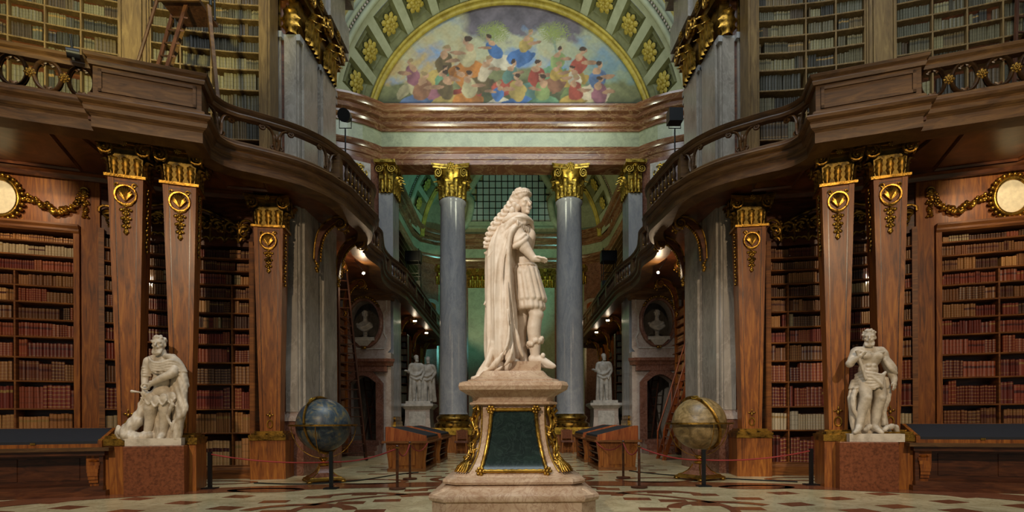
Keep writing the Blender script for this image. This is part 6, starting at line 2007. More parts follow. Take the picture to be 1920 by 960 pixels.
# ------------------------------------------------------------------ sculpture: distance fields polygonised by surface nets
class SDF:
    def __init__(s, lo, hi, h):
        s.lo, s.h = np.array(lo, float), h
        s.n = np.ceil((np.array(hi) - s.lo) / h).astype(int) + 1
        s.ax = [s.lo[i] + h * np.arange(s.n[i]) for i in range(3)]
        s.D = np.full(tuple(s.n), 1.0, np.float32)

    def _sub(s, lo, hi):
        a = np.clip(np.floor((np.array(lo) - s.lo) / s.h).astype(int), 0, s.n - 1)
        b = np.clip(np.ceil((np.array(hi) - s.lo) / s.h).astype(int) + 1, 1, s.n)
        b = np.maximum(b, a + 1)
        sl = tuple(slice(a[i], b[i]) for i in range(3))
        X = [s.ax[i][sl[i]].reshape([-1 if j == i else 1 for j in range(3)]) for i in range(3)]
        return sl, X

    def _mix(s, sl, d, k, cut):
        c = s.D[sl]
        if cut:
            h = np.clip(0.5 - 0.5 * (c + d) / k, 0, 1)
            s.D[sl] = c * (1 - h) - d * h + k * h * (1 - h)
        else:
            h = np.clip(0.5 + 0.5 * (c - d) / k, 0, 1)
            s.D[sl] = c * (1 - h) + d * h - k * h * (1 - h)

    def cap(s, a, b, ra, rb=None, k=0.02, cut=False):
        a, b = np.array(a, float), np.array(b, float)
        rb = ra if rb is None else rb
        m = max(ra, rb) + 1.5 * k + 0.03
        sl, X = s._sub(np.minimum(a, b) - m, np.maximum(a, b) + m)
        ab = b - a
        L = max(ab.dot(ab), 1e-9)
        t = np.clip(((X[0] - a[0]) * ab[0] + (X[1] - a[1]) * ab[1] + (X[2] - a[2]) * ab[2]) / L, 0, 1)
        d = np.sqrt((X[0] - a[0] - ab[0] * t) ** 2 + (X[1] - a[1] - ab[1] * t) ** 2 + (X[2] - a[2] - ab[2] * t) ** 2) - (ra + (rb - ra) * t)
        s._mix(sl, d, k, cut)
        return s

    def path(s, P, r, k=0.02, n=3):
        P = spline(P, n)
        R = list(np.interp(np.linspace(0, 1, len(P)), np.linspace(0, 1, len(r)), r)) if hasattr(r, '__len__') else [r] * len(P)
        P = np.array(P)
        m = max(R) + 1.5 * k + 0.03
        sl, X = s._sub(P.min(0) - m, P.max(0) + m)
        D = None
        for a, b, ra, rb in zip(P, P[1:], R, R[1:]):
            ab = b - a
            L = max(ab.dot(ab), 1e-9)
            t = np.clip(((X[0] - a[0]) * ab[0] + (X[1] - a[1]) * ab[1] + (X[2] - a[2]) * ab[2]) / L, 0, 1)
            d = np.sqrt((X[0] - a[0] - ab[0] * t) ** 2 + (X[1] - a[1] - ab[1] * t) ** 2 + (X[2] - a[2] - ab[2] * t) ** 2) - (ra + (rb - ra) * t)
            D = d if D is None else np.minimum(D, d)
        s._mix(sl, D, k, False)
        return s

    def ell(s, c, r, k=0.02, cut=False, rz=0.0, tilt=0.0):
        c, r = np.array(c, float), np.array(r, float)
        m = r.max() + 1.5 * k + 0.03
        sl, X = s._sub(c - m, c + m)
        x, y, z = X[0] - c[0], X[1] - c[1], X[2] - c[2]
        if rz: x, y = x * math.cos(rz) + y * math.sin(rz), -x * math.sin(rz) + y * math.cos(rz)
        if tilt: x, z = x * math.cos(tilt) + z * math.sin(tilt), -x * math.sin(tilt) + z * math.cos(tilt)
        k0 = np.sqrt((x / r[0]) ** 2 + (y / r[1]) ** 2 + (z / r[2]) ** 2)
        k1 = np.sqrt((x / r[0] ** 2) ** 2 + (y / r[1] ** 2) ** 2 + (z / r[2] ** 2) ** 2)
        d = k0 * (k0 - 1.0) / np.maximum(k1, 1e-6)
        s._mix(sl, d, k, cut)
        return s

    def folds(s, amp, fn, zlo, zhi):
        sl, X = s._sub((-1e3, -1e3, zlo), (1e3, 1e3, zhi))
        near = np.clip((0.16 - np.abs(s.D[sl])) / 0.06, 0, 1)
        s.D[sl] += (amp * fn(*X) * near).astype(np.float32)
        return s

    def mesh(s, name, mat, org=(0, 0, 0)):
        D = s.D
        D[0], D[-1], D[:, 0], D[:, -1], D[:, :, 0], D[:, :, -1] = (np.maximum(q, 0.01) for q in (D[0], D[-1], D[:, 0], D[:, -1], D[:, :, 0], D[:, :, -1]))
        S = D < 0
        c8 = [S[i:S.shape[0] - 1 + i, j:S.shape[1] - 1 + j, k:S.shape[2] - 1 + k] for i in (0, 1) for j in (0, 1) for k in (0, 1)]
        tot = sum(q.astype(np.int8) for q in c8)
        act = (tot > 0) & (tot < 8)
        I = np.argwhere(act)
        idx = np.full(act.shape, -1, np.int64)
        idx[act] = np.arange(len(I))
        acc = np.zeros((len(I), 3))
        cnt = np.zeros(len(I))
        offs = [(i, j, k) for i in (0, 1) for j in (0, 1) for k in (0, 1)]
        for a in range(8):
            for b in range(a + 1, 8):
                oa, ob = offs[a], offs[b]
                if sum(abs(oa[q] - ob[q]) for q in range(3)) != 1: continue
                da = D[I[:, 0] + oa[0], I[:, 1] + oa[1], I[:, 2] + oa[2]]
                db = D[I[:, 0] + ob[0], I[:, 1] + ob[1], I[:, 2] + ob[2]]
                m = (da < 0) != (db < 0)
                t = np.where(m, da / np.where(np.abs(da - db) < 1e-9, 1, da - db), 0)
                for q in range(3):
                    acc[:, q] += np.where(m, oa[q] + (ob[q] - oa[q]) * t, 0)
                cnt += m
        Vv = (I + acc / cnt[:, None]) * s.h + s.lo - np.array(org)
        F = []
        for ax in range(3):
            sl0 = [slice(None)] * 3
            sl1 = [slice(None)] * 3
            sl0[ax], sl1[ax] = slice(0, -1), slice(1, None)
            A, B = S[tuple(sl0)], S[tuple(sl1)]
            E = np.argwhere(A != B)
            o1, o2 = [(1, 2), (2, 0), (0, 1)][ax]
            ok = (E[:, o1] > 0) & (E[:, o2] > 0) & (E[:, o1] < idx.shape[o1]) & (E[:, o2] < idx.shape[o2])
            E = E[ok]
            ins = A[E[:, 0], E[:, 1], E[:, 2]]
            q = []
            for d1, d2 in ((0, 0), (-1, 0), (-1, -1), (0, -1)):
                e = E.copy()
                e[:, o1] += d1
                e[:, o2] += d2
                q.append(idx[e[:, 0], e[:, 1], e[:, 2]])
            q = np.stack(q, 1)
            q[~ins] = q[~ins][:, ::-1]
            F.append(q)
        F = np.concatenate(F)
        F = F[(F >= 0).all(1)]
        me = bpy.data.meshes.new(name)
        me.from_pydata(Vv.tolist(), [], F.tolist())
        me.polygons.foreach_set('use_smooth', [True] * len(me.polygons))
        me.materials.append(mat)
        me.update()
        return me


def put(me, name, root):
    return link(bpy.data.objects.new(name, me), root, Matrix.Translation(WM[root.name].to_translation()))


def head(S, c, R, yaw, k=0.012, pitch=0.0, beard=0.0, hair=True, moustache=False):
    """c = centre, R = half height, yaw: 0 faces the camera (-y), positive turns to +x"""
    f = V(math.sin(yaw), -math.cos(yaw), 0)
    l = V(math.cos(yaw), math.sin(yaw), 0)
    u = V(0, 0, 1)
    P = lambda a, b, z: np.array(c) + (l * a + f * b + u * z) * R
    rz = yaw
    S.ell(P(0, -0.08, 0.2), (R * 0.66, R * 0.82, R * 0.80), k, rz=rz)
    S.ell(P(0, 0.22, -0.3), (R * 0.52, R * 0.52, R * 0.66), k, rz=rz)
    S.cap(P(-0.36, 0.62, 0.18), P(0.36, 0.62, 0.18), R * 0.14, None, k)
    for sg in (-1, 1):
        S.ell(P(sg * 0.27, 0.80, 0.02), (R * 0.16, R * 0.16, R * 0.11), k * 0.5, cut=True, rz=rz)
        S.ell(P(sg * 0.26, 0.63, 0.02), (R * 0.13, R * 0.12, R * 0.09), k * 0.3, rz=rz)
        S.ell(P(sg * 0.36, 0.5, -0.2), (R * 0.2, R * 0.2, R * 0.18), k, rz=rz)
        S.ell(P(sg * 0.66, -0.05, -0.05), (R * 0.08, R * 0.16, R * 0.22), k * 0.6, rz=rz)
    S.cap(P(0, 0.74, 0.12), P(0, 0.96, -0.2), R * 0.09, R * 0.14, k * 0.6)
    S.cap(P(-0.13, 0.78, -0.47), P(0.13, 0.78, -0.47), R * 0.07, None, k * 0.5)
    S.cap(P(-0.17, 0.86, -0.41), P(0.17, 0.86, -0.41), R * 0.03, None, k * 0.3, cut=True)
    S.cap(P(-0.11, 0.76, -0.56), P(0.11, 0.76, -0.56), R * 0.07, None, k * 0.5)
    S.ell(P(0, 0.66, -0.8), (R * 0.2, R * 0.17, R * 0.16), k, rz=rz)
    if moustache or beard:
        for sg in (-1, 1): S.cap(P(sg * 0.04, 0.84, -0.36), P(sg * 0.32, 0.66, -0.46), R * 0.09, R * 0.05, k * 0.4)
    if beard:
        rr_ = random.Random(5)
        for i in range(16):
            a = -0.46 + 0.92 * i / 15
            S.path([P(a, 0.62 - abs(a) * 0.5, -0.62), P(a * 0.85, 0.66, -0.9 - beard * 0.4), P(a * 0.5 + rr_.uniform(-.06, .06), 0.55, -0.95 - beard * (1 - abs(a)))], [R * 0.11, R * 0.12, R * 0.05], k * 0.5, 2)
    if hair:
        rr_ = random.Random(8)
        for i in range(46):
            a = rr_.uniform(-1, 1) * PI
            el = rr_.uniform(0.25, 1.3)
            q = V(math.sin(a) * math.cos(el), -math.cos(a) * math.cos(el), math.sin(el))
            if -q[1] * 1 > 0.55 and el < 0.75: continue
            S.ell(np.array(c) + (l * q[0] * 0.72 + f * (-q[1] * 0.86 - 0.1) + u * (q[2] * 0.86 + 0.14)) * R, (R * 0.17,) * 3, k * 0.5)


def hand(S, w, d, side, q, r=0.022, curl=0.6, spread=0.5, k=0.008):
    """palm from wrist w along direction d; side = direction of the thumb; five fingers that curl towards q"""
    w, d, side, q = (np.array(a, float) for a in (w, d, side, q))
    d /= np.linalg.norm(d)
    side /= np.linalg.norm(side)
    q /= np.linalg.norm(q)
    L = r * 4.0
    S.cap(w, w + d * L * 0.55, r * 1.35, r * 1.5, k * 1.5)
    for i, (a, ln) in enumerate(((0.95, 0.95), (0.32, 1.08), (-0.32, 1.0), (-0.95, 0.8))):
        b0 = w + d * L * 0.75 + side * a * r * 1.25
        d1 = d * 1.0 + side * a * 0.16 * spread + q * curl * 0.4
        b1 = b0 + d1 / np.linalg.norm(d1) * L * 0.42 * ln
        d2 = d * (1 - curl * 0.8) + q * curl
        b2 = b1 + d2 / np.linalg.norm(d2) * L * 0.36 * ln
        S.cap(b0, b1, r * 0.52, r * 0.46, k)
        S.cap(b1, b2, r * 0.46, r * 0.36, k * 0.6)
    t0 = w + d * L * 0.18 + side * r * 1.3
    t1 = t0 + (d * 0.7 + side * 0.8 + q * 0.3) * L * 0.28
    t2 = t1 + (d * 0.9 + q * 0.5) * L * 0.25
    S.cap(t0, t1, r * 0.6, r * 0.5, k)
    S.cap(t1, t2, r * 0.5, r * 0.38, k * 0.6)


# ------------------------------------------------------------------ the emperor
def emperor():
    D0 = 7.55
    q = D0 / 1000.0
    U = lambda u, v, w=0: V((u - 960) * q, D0 + w * q, EYE + (790 - v) * q)
    root = thing('emperor_statue', tuple(U(985, 681)), 'white marble statue of a laurelled man in cloak and ancient armour, arm stretched out', 'statue')
    MB().box(*[U(957, 0)[0], U(1013, 0)[0], D0 - 0.24, D0 + 0.24, 1.93, U(0, 681)[2]]).build('plinth', MT['cream'], root)
    h = 0.0095
    S = SDF(U(928, 722, -58), U(1048, 350, 58) , h) if False else SDF((U(928, 0)[0], D0 - 0.46, U(0, 722)[2]), (U(1048, 0)[0], D0 + 0.46, U(0, 350)[2]), h)
    k = 0.03
    # trunk in its cuirass
    S.ell(U(981, 448, 2), (24 * q, 25 * q, 34 * q), k)
    S.ell(U(985, 486, 2), (19 * q, 20 * q, 30 * q), k)
    S.ell(U(988, 512, 2), (21 * q, 21 * q, 20 * q), k)
    S.cap(U(976, 402, 2), U(975, 424, 4), 10 * q, 12 * q, k)
    S.cap(U(966, 430, 22), U(974, 434, -22), 12 * q, 12 * q, k)
    S.ell(U(997, 446, -9), (9 * q, 10 * q, 13 * q), 0.02)
    head(S, U(983.5, 387.5, -4), 20 * q, 0.66, k=0.014, hair=False)
    # near arm, stretched out
    S.cap(U(970, 440, -24), U(984, 474, -33), 12.5 * q, 10.5 * q, 0.02)
    S.cap(U(984, 474, -33), U(1001, 496, -36), 10.2 * q, 6.2 * q, 0.015)
    hand(S, U(1002, 496, -36), (1, -0.15, -0.12), (0.1, -1, 0.35), (0.15, 0, -1), r=0.029, curl=0.35, spread=1.2)
    # sleeve with rolled cuff and its fringe of tabs
    S.cap(U(966, 440, -22), U(974, 462, -28), 13.5 * q, 14.5 * q, 0.02)
    S.path([U(960, 470, -24), U(966, 474, -36), U(978, 470, -42), U(987, 460, -36), U(989, 452, -24)], 4.6 * q, 0.012)
    S.path([U(958, 462, -24), U(966, 466, -36), U(977, 462, -42), U(985, 452, -36)], 3.4 * q, 0.01)
    for i in range(7):
        S.ell(U(972 + 3.2 * i, 433 + 0.9 * i, -40 + 3.2 * i), (2.6 * q, 2.6 * q, 6 * q), 0.008)
    # far arm on the hip
    S.cap(U(964, 438, 26), U(956, 476, 44), 11 * q, 9 * q, 0.02)
    S.cap(U(956, 476, 44), U(980, 505, 32), 9 * q, 6 * q, 0.02)
    hand(S, U(980, 505, 32), (1, -0.3, -0.4), (0, -1, 0.3), (0, -0.6, -1), r=0.024)
    # kilt of leather straps with tasselled hem, waist tabs
    for lay, (v0, v1, n, r0, r1, kk) in enumerate(((508, 577, 16, 5.4, 6.6, 0.010), (512, 562, 15, 5.6, 6.4, 0.010))):
        for i in range(n):
            a = 2 * PI * (i + 0.5 * lay) / n
            g = 1.0 if lay == 0 else 1.13
            t0 = U(988 + 17 * g * math.cos(a), v0, 18 * g * math.sin(a))
            t1 = U(997 + 21.5 * g * math.cos(a), v1, 20 * g * math.sin(a))
            S.cap(t0, t1, r0 * q, r1 * q, kk)
            if lay == 1:
                S.ell(t1, (3.4 * q, 3.4 * q, 4.2 * q), 0.006)
                S.cap(t1, t1 + V(0, 0, -6 * q), 2.8 * q, 1.6 * q, 0.006)
    S.cap(U(989, 512), U(995, 560), 17 * q, 19 * q, 0.02)
    for i in range(12):
        a = 2 * PI * i / 12
        S.ell(U(987 + 21 * math.cos(a), 512 + 2 * math.sin(a * 3), 21 * math.sin(a)), (5 * q, 5 * q, 8.5 * q), 0.008)
    S.path([U(987 + 20.5 * math.cos(a), 500, 2 + 21 * math.sin(a)) for a in np.linspace(0, 2 * PI, 15)], 2.6 * q, 0.008, 2)
    # legs: the near one bare-kneed in a cuffed boot
    S.cap(U(998, 560, -6), U(1006, 592, -7), 15 * q, 12.5 * q, 0.02)
    S.ell(U(1009, 592, -9), (11 * q, 11 * q, 10 * q), 0.02)
    S.path([U(1006, 592, -7), U(1002, 616, -5), U(1003, 642, -4), U(1004, 666, -3)], [12.5 * q, 13.2 * q, 11.5 * q, 9 * q], 0.015)
    for i in range(18):
        a = 2 * PI * i / 18
        S.ell(U(1004 + 13.5 * math.cos(a), 643 + 2.5 * math.sin(5 * a) - 5 * math.cos(a), -4 + 13 * math.sin(a)), (3.8 * q, 3.8 * q, 4.6 * q), 0.008)
    S.path([U(1000, 674, -2), U(1014, 676, -4), U(1030, 684, -8), U(1039, 688, -10)], [9.5 * q, 9 * q, 6.4 * q, 3.6 * q], 0.012)
    S.cap(U(996, 683, -2), U(1036, 690, -9), 4.2 * q, 3.2 * q, 0.01)
    S.ell(U(1018, 668, -12), (4.4 * q, 3 * q, 5 * q), 0.006)
    S.path([U(984, 560, 10), U(978, 610, 14), U(978, 650, 14), U(983, 672, 12)], [14 * q, 12 * q, 10 * q, 9 * q], 0.02)
    S.path([U(982, 680, 12), U(992, 680, 6), U(1002, 684, 0)], [9 * q, 8 * q, 5 * q], 0.012)
    put(S.mesh('figure', MT['statue'], tuple(U(985, 681))), 'figure', root)

    # full-length wig with laurel wreath
    S = SDF((U(900, 0)[0], D0 - 0.34, U(0, 470)[2]), (U(1012, 0)[0], D0 + 0.32, U(0, 346)[2]), 0.008)
    S.ell(U(973, 380, 4), (18 * q, 19 * q, 21 * q), 0.02)
    rr_ = random.Random(12)
    main = spline([(985, 364, 2), (970, 372, 6), (958, 386, 6), (948, 400, 4), (936, 414, 2), (925, 430, 2), (917, 446, 2), (913, 456, 2)], 4)
    fine = spline([tuple(p) for p in main[::2]], 9)
    for si, (dw, dv) in enumerate(((-17, 7), (-9, -2), (0, -5), (9, -3), (17, 5), (-14, 15), (-3, 9), (8, 8))):
        pts = []
        stop = len(fine) * (0.99 - 0.09 * (si % 4))
        for j, p in enumerate(fine):
            if j > stop: break
            ph = j * 0.62 + si * 1.3
            g = 1 - 0.3 * j / len(fine)
            pts.append(U(p[0] + 4.2 * math.cos(ph), p[1] + dv * (0.35 + 0.006 * j) + 4.4 * math.sin(ph), p[2] + dw * g * 0.9 + 3.2 * math.cos(ph + 1)))
        S.path(pts, [3.4 * q, 3.8 * q, 3.6 * q, 3.4 * q, 2.6 * q], 0.003, 1)
    S.path([U(*p) for p in fine], [12 * q, 9 * q, 6 * q, 5 * q, 3 * q], 0.02, 1)
    for (u, v, w) in ((966, 392, -17), (962, 402, -18), (968, 404, -14), (958, 412, -17), (972, 396, -16), (964, 414, -15), (954, 422, -15), (972, 408, 16), (978, 374, -14)):
        S.ell(U(u, v, w), (6 * q, 5 * q, 6.5 * q), 0.008)
    for i in range(26):
        a = 2 * PI * i / 26
        for lv, dv in ((0, 0), (1, -5)):
            S.ell(U(979 + (17 - lv * 3) * math.cos(a + 0.1 * lv), 368 + dv - 3 * math.cos(a), 0 + (16.5 - 3 * lv) * math.sin(a)), (5.0 * q, 2.4 * q, 3.2 * q), 0.004, rz=a + PI / 2 + 0.6)
    for i in range(22):
        a, el = rr_.uniform(0, 6.28), rr_.uniform(0.5, 1.5)
        S.ell(U(980 + 16 * math.cos(a) * math.cos(el), 370 - 14 * math.sin(el), 15 * math.sin(a) * math.cos(el)), (4.6 * q, 4.6 * q, 3.6 * q), 0.006)
    put(S.mesh('wig', MT['statue'], tuple(U(985, 681))), 'wig', root)

    # cloak
    S = SDF((U(884, 0)[0], D0 - 0.50, U(0, 722)[2]), (U(1008, 0)[0], D0 + 0.42, U(0, 405)[2]), 0.0105)
    N = 26
    rr_ = random.Random(6)
    for i in range(N):
        f = i / (N - 1)
        a = -0.62 * PI + 1.16 * PI * f          # round the back from the near front edge to the far side
        def rim(cu, v, ru, rw): return U(cu + ru * -math.cos(a), v, rw * math.sin(a))
        ridge = 0.6
        r_ = (6.4 + ridge) * q
        j1 = j2 = 0.0
        S.path([rim(958, 432, 18, 24), rim(948 + j1, 470, 28, 34), rim(945 + j1, 525, 29, 35), rim(945 + j2, 590, 30, 36), rim(948 + j2, 645, 33, 37), rim(952, 678, 36, 36)],
               [r_, r_, r_, r_ * 1.05, r_ * 1.08, r_], 0.022, 3)
    S.path([U(954, 440, 4), U(946, 500, 2), U(946, 580, 2), U(950, 664, 4)], [22 * q, 25 * q, 27 * q, 28 * q], 0.03)
    # long sharp folds on the near side
    for P_, R_ in ((((968, 436, -38), (950, 480, -42), (944, 540, -43), (946, 600, -43), (940, 660, -42)), (2, 4.2, 4.4, 4.2, 3)),
                   (((958, 440, -38), (938, 490, -38), (931, 550, -37), (930, 610, -36), (924, 668, -34)), (2, 3.8, 4.2, 4, 3)),
                   (((944, 446, -34), (927, 496, -27), (921, 560, -25), (920, 620, -25), (915, 670, -24)), (2, 3.6, 4, 4, 3)),
                   (((952, 520, -43), (956, 580, -44), (962, 640, -40), (972, 676, -34)), (1.5, 3.6, 4, 3)),
                   (((936, 470, -36), (922, 484, -28), (914, 494, -14)), (2.5, 4, 3)),
                   (((946, 560, -44), (954, 610, -45), (956, 634, -44)), (1.5, 3.4, 1.5))):
        S.path([U(*p) for p in P_], [r2 * q for r2 in R_], 0.014, 4)
    # collar swathe over the shoulders and its loose end
    S.path([U(950, 424, 22), U(938, 432, 2), U(946, 436, -20), U(964, 428, -32), U(982, 420, -28), U(996, 422, -14), U(1000, 430, -4)], [7 * q, 8 * q, 9 * q, 8 * q, 7 * q, 6 * q, 4.5 * q], 0.012)
    S.path([U(956, 416, 12), U(950, 420, -12), U(966, 414, -22), U(986, 414, -18), U(996, 420, -6)], [7 * q, 7 * q, 7 * q, 5.5 * q, 4 * q], 0.012)
    S.path([U(992, 424, -18), U(974, 436, -36), U(960, 452, -42), U(956, 480, -40), U(957, 520, -38), U(960, 570, -36), U(968, 630, -30), U(978, 664, -24), U(988, 682, -18)], [5 * q, 6 * q, 6 * q, 6 * q, 6 * q, 6 * q, 6 * q, 5.5 * q, 4 * q], 0.012)
    S.path([U(986, 420, -26), U(964, 440, -38), U(948, 462, -36), U(936, 500, -32), U(934, 550, -30)], [4 * q, 5 * q, 5 * q, 5 * q, 3 * q], 0.01)
    S.path([U(974, 418, -28), U(950, 440, -32), U(932, 466, -24), U(920, 482, -14), U(912, 476, -6)], [4 * q, 5 * q, 5 * q, 5 * q, 4 * q], 0.01)
    # flaring tail, the split and the train that trails over the plinth
    S.path([U(915, 560, -8), U(909, 574, -12), U(906, 578, -13)], [8 * q, 6 * q, 2.5 * q], 0.01)
    S.path([U(957, 622, -44), U(950, 656, -46), U(934, 684, -44), U(914, 699, -40), U(892, 712, -34)], [4 * q, 6 * q, 8 * q, 8 * q, 4 * q], 0.02)
    S.path([U(926, 650, -30), U(918, 682, -32), U(906, 698, -30), U(890, 712, -26)], [9 * q, 10 * q, 9 * q, 5 * q], 0.03)
    S.path([U(962, 640, -44), U(960, 668, -46), U(946, 690, -44), U(930, 700, -40)], [4 * q, 6 * q, 7 * q, 5 * q], 0.02)
    S.path([U(968, 650, -40), U(974, 674, -40), U(966, 688, -40)], [3 * q, 4.4 * q, 3.4 * q], 0.015)
    S.path([U(920, 690, -24), U(940, 690, -24), U(964, 686, -20)], 14 * q, 0.03)
    S.path([U(940, 670, -10), U(950, 684, -8), U(970, 684, 0)], 12 * q, 0.02)
    ax_, z1_ = U(946, 0)[0], U(0, 430)[2]

    def vee(t): return np.abs(2 * (t - np.floor(t + 0.5)))

    def drape(x, y, z):
        th = np.arctan2(y - D0, x - ax_) / (2 * PI)
        dz = z1_ - z
        a = vee(11 * th + 0.30 * np.sin(1.9 * dz + 0.4) + 0.28 * dz)
        b = vee(23 * th - 0.35 * np.sin(1.3 * dz) + 0.15 * dz + 0.2)
        c = vee(5 * th + 0.9 * dz)
        return (a ** 0.8 * 0.030 + b * 0.010 + c ** 2 * 0.010) * np.clip(0.45 + 0.5 * dz, 0, 1.0)
    S.folds(1.0, drape, U(0, 706)[2], U(0, 424)[2])
    put(S.mesh('cloak', MT['statue'], tuple(U(985, 681))), 'cloak', root)


emperor()


def vee2(t): return np.abs(2 * (t - np.floor(t + 0.5)))


def swordsman():
    D0 = 9.58
    q = D0 / 1000.0
    dx = 0.042
    U = lambda u, v, w=0: V((u - 960) * q + dx, D0 + w * q, EYE + (790 - (v - 3)) * q)
    root = thing('standing_statue', (ST_LOC[-1][0], D0, 0.855), 'weathered marble statue of a bearded man in armour with sword and spreading cloak', 'statue')
    zb = 0.857
    MB().cbox((U(296, 0)[0], D0, zb), 0.84, 0.52, 0.125, rz=0.325).build('plinth', MT['statue_w'], root)
    org = (ST_LOC[-1][0], D0, 0.855)
    S = SDF((U(240, 0)[0], D0 - 0.42, 0.95), (U(352, 0)[0], D0 + 0.36, U(0, 626)[2]), 0.0115)
    k = 0.025
    head(S, U(301, 647, -3), 16.0 * q, 0.15, k=0.013, beard=0.45)
    S.cap(U(302, 660, 2), U(303, 674, 3), 8 * q, 10 * q, k)
    S.ell(U(303, 690, 1), (19 * q, 13 * q, 21 * q), k)
    S.ell(U(302, 715, 0), (15 * q, 12 * q, 17 * q), k)
    S.ell(U(304, 735, 0), (17 * q, 13 * q, 13 * q), k)
    S.cap(U(284, 677, 2), U(326, 677, 2), 8 * q, None, k)
    S.path([U(281, 679, 0), U(275, 702, -2), U(279, 733, -10)], [8.5 * q, 7 * q, 4.8 * q], 0.02)
    S.cap(U(281, 679, 0), U(277, 700, -2), 10 * q, 8.5 * q, 0.02)
    for j in range(4): S.path([U(277 - 8 + 16 * t, 690 + 5 * j, -2 - 8 * math.sin(PI * t)) for t in (0, 0.5, 1)], 1.8 * q, 0.008)
    hand(S, U(279, 734, -11), (0.1, -0.2, -1), (-0.6, -1, 0), (0.2, 0.6, -0.4), r=0.026, curl=0.6)
    S.path([U(330, 682, -2), U(332, 700, -12), U(316, 710, -18), U(302, 718, -19)], [9 * q, 8 * q, 6.4 * q, 4.8 * q], 0.02)
    hand(S, U(301, 719, -19), (-1, -0.1, -0.6), (-0.2, -0.8, 1), (0.1, 0.5, -1), r=0.027, curl=0.9)
    S.path([U(288 + 7 * math.cos(a), 726 + 5 * math.sin(a), -22) for a in np.linspace(0, 2 * PI, 11)], 1.7 * q, 0.006, 1)
    # tassets and breeches
    for (u, v, w) in ((290, 748, -13), (303, 752, -15), (316, 749, -14), (328, 746, -9), (280, 744, -8)):
        S.ell(U(u, v, w), (8 * q, 4 * q, 11 * q), 0.008)
        S.path([U(u - 7, v + 2, w - 3), U(u, v + 11, w - 4), U(u + 7, v + 2, w - 3)], 1.6 * q, 0.006)
    S.path([U(292, 744, 0), U(287, 766, -6), U(284, 786, -4), U(279, 812, -4)], [13 * q, 10.5 * q, 8.5 * q, 6 * q], 0.02)
    S.ell(U(286, 766, -10), (9 * q, 7 * q, 8 * q), 0.015)
    S.path([U(279, 814, -4), U(273, 819, -12), U(268, 822, -18)], [6.5 * q, 5.5 * q, 3.5 * q], 0.012)
    S.path([U(315, 746, 0), U(313, 768, -6), U(310, 790, -2), U(307, 812, -3)], [13 * q, 9.5 * q, 8.5 * q, 6 * q], 0.02)
    S.ell(U(312, 766, -10), (8 * q, 6 * q, 7 * q), 0.015)
    S.path([U(307, 814, -3), U(308, 819, -12), U(310, 822, -18)], [6.5 * q, 5.5 * q, 3.5 * q], 0.012)
    S.cap(U(300, 790, 6), U(298, 820, 6), 10 * q, 12 * q, 0.02)
    put(S.mesh('figure', MT['statue_w'], org), 'figure', root)
    S = SDF((U(222, 0)[0], D0 - 0.42, 0.90), (U(362, 0)[0], D0 + 0.40, U(0, 655)[2]), 0.0125)
    # sash over the chest and shoulder in flat pleats, falling behind the arm to the right
    for j in range(5):
        S.path([U(285 + j, 671 + 2.5 * j, -7 - j), U(297, 681 + 4.2 * j, -15), U(313, 683 + 4.6 * j, -16), U(329, 678 + 5 * j, -13), U(341, 684 + 5 * j, -5), U(346, 704 + 4 * j, 2)], [2.2 * q, 2.8 * q, 3.2 * q, 3.4 * q, 3.6 * q, 3.4 * q], 0.006)
    S.path([U(312, 669, -2), U(326, 672, -5), U(336, 682, -2), U(344, 702, 2), U(347, 722, 4)], [5 * q, 7 * q, 7 * q, 7 * q, 6 * q], 0.014)
    S.path([U(280, 675, 4), U(285, 668, 6), U(300, 671, 9), U(320, 669, 8)], [4.5 * q, 4 * q, 5 * q, 6 * q], 0.012)
    for i in range(9):
        f = i / 8
        S.path([U(322 + 20 * f, 690 + 12 * f, 8 - 8 * f), U(320 + 26 * f, 735, 10 - 14 * f), U(324 + 26 * f - 6 * f * f, 772, 10 - 18 * f), U(326 + 14 * f, 800, 8 - 16 * f), U(322 + 14 * f, 820, 6 - 14 * f)], [7 * q, 8.5 * q, 8.5 * q, 8.5 * q, 8 * q], 0.02)
    S.path([U(346, 740, -6), U(353, 764, -10), U(350, 778, -12), U(336, 790, -12), U(330, 806, -14)], [5 * q, 6 * q, 6 * q, 5 * q, 4 * q], 0.01)
    S.path([U(322, 740, -8), U(330, 760, -12), U(322, 780, -12), U(330, 800, -12)], [4 * q, 5 * q, 4 * q, 4 * q], 0.01)
    # the train spreading to the left
    for i in range(7):
        f = i / 6
        S.path([U(292 - 8 * f, 742 + 6 * f, 10), U(272 - 6 * f, 766 + 6 * f, 6 - 6 * f), U(258 - 4 * f, 788 + 8 * f, 0 - 10 * f), U(240 - 8 * f + 16 * f * f, 806 + 8 * f, -2 - 16 * f), U(252 + 16 * f, 820, -10 - 10 * f)], [8 * q, 9.5 * q, 10 * q, 10 * q, 8 * q], 0.02)
    S.path([U(262, 790, -6), U(250, 806, -12), U(262, 818, -14), U(282, 816, -6)], [12 * q, 12 * q, 10 * q, 10 * q], 0.02)
    S.path([U(262, 768, 0), U(266, 752, 0), U(276, 744, 2)], [5 * q, 5 * q, 5 * q], 0.012)
    S.path([U(230, 800, -8), U(228, 812, -10), U(240, 824, -12)], [5 * q, 6 * q, 4 * q], 0.01)
    S.cap(U(300, 760, 14), U(300, 820, 14), 16 * q, 22 * q, 0.03)
    S.folds(1.0, lambda x, y, z: 0.016 * vee2(9.0 * x + 2.2 * z + 0.4 * np.sin(3.5 * z) + 3 * y) + 0.007 * vee2(19 * x - 6 * z + 0.4), 0.98, 2.15)
    put(S.mesh('cloak', MT['statue_w'], org), 'cloak', root)
    b = MB()
    b.tube([U(254, 734, -8), U(262, 735, -6), U(276, 738, -2), U(300, 744, 12)], [2.6 * q, 1.6 * q, 1.5 * q, 1.5 * q], 8)
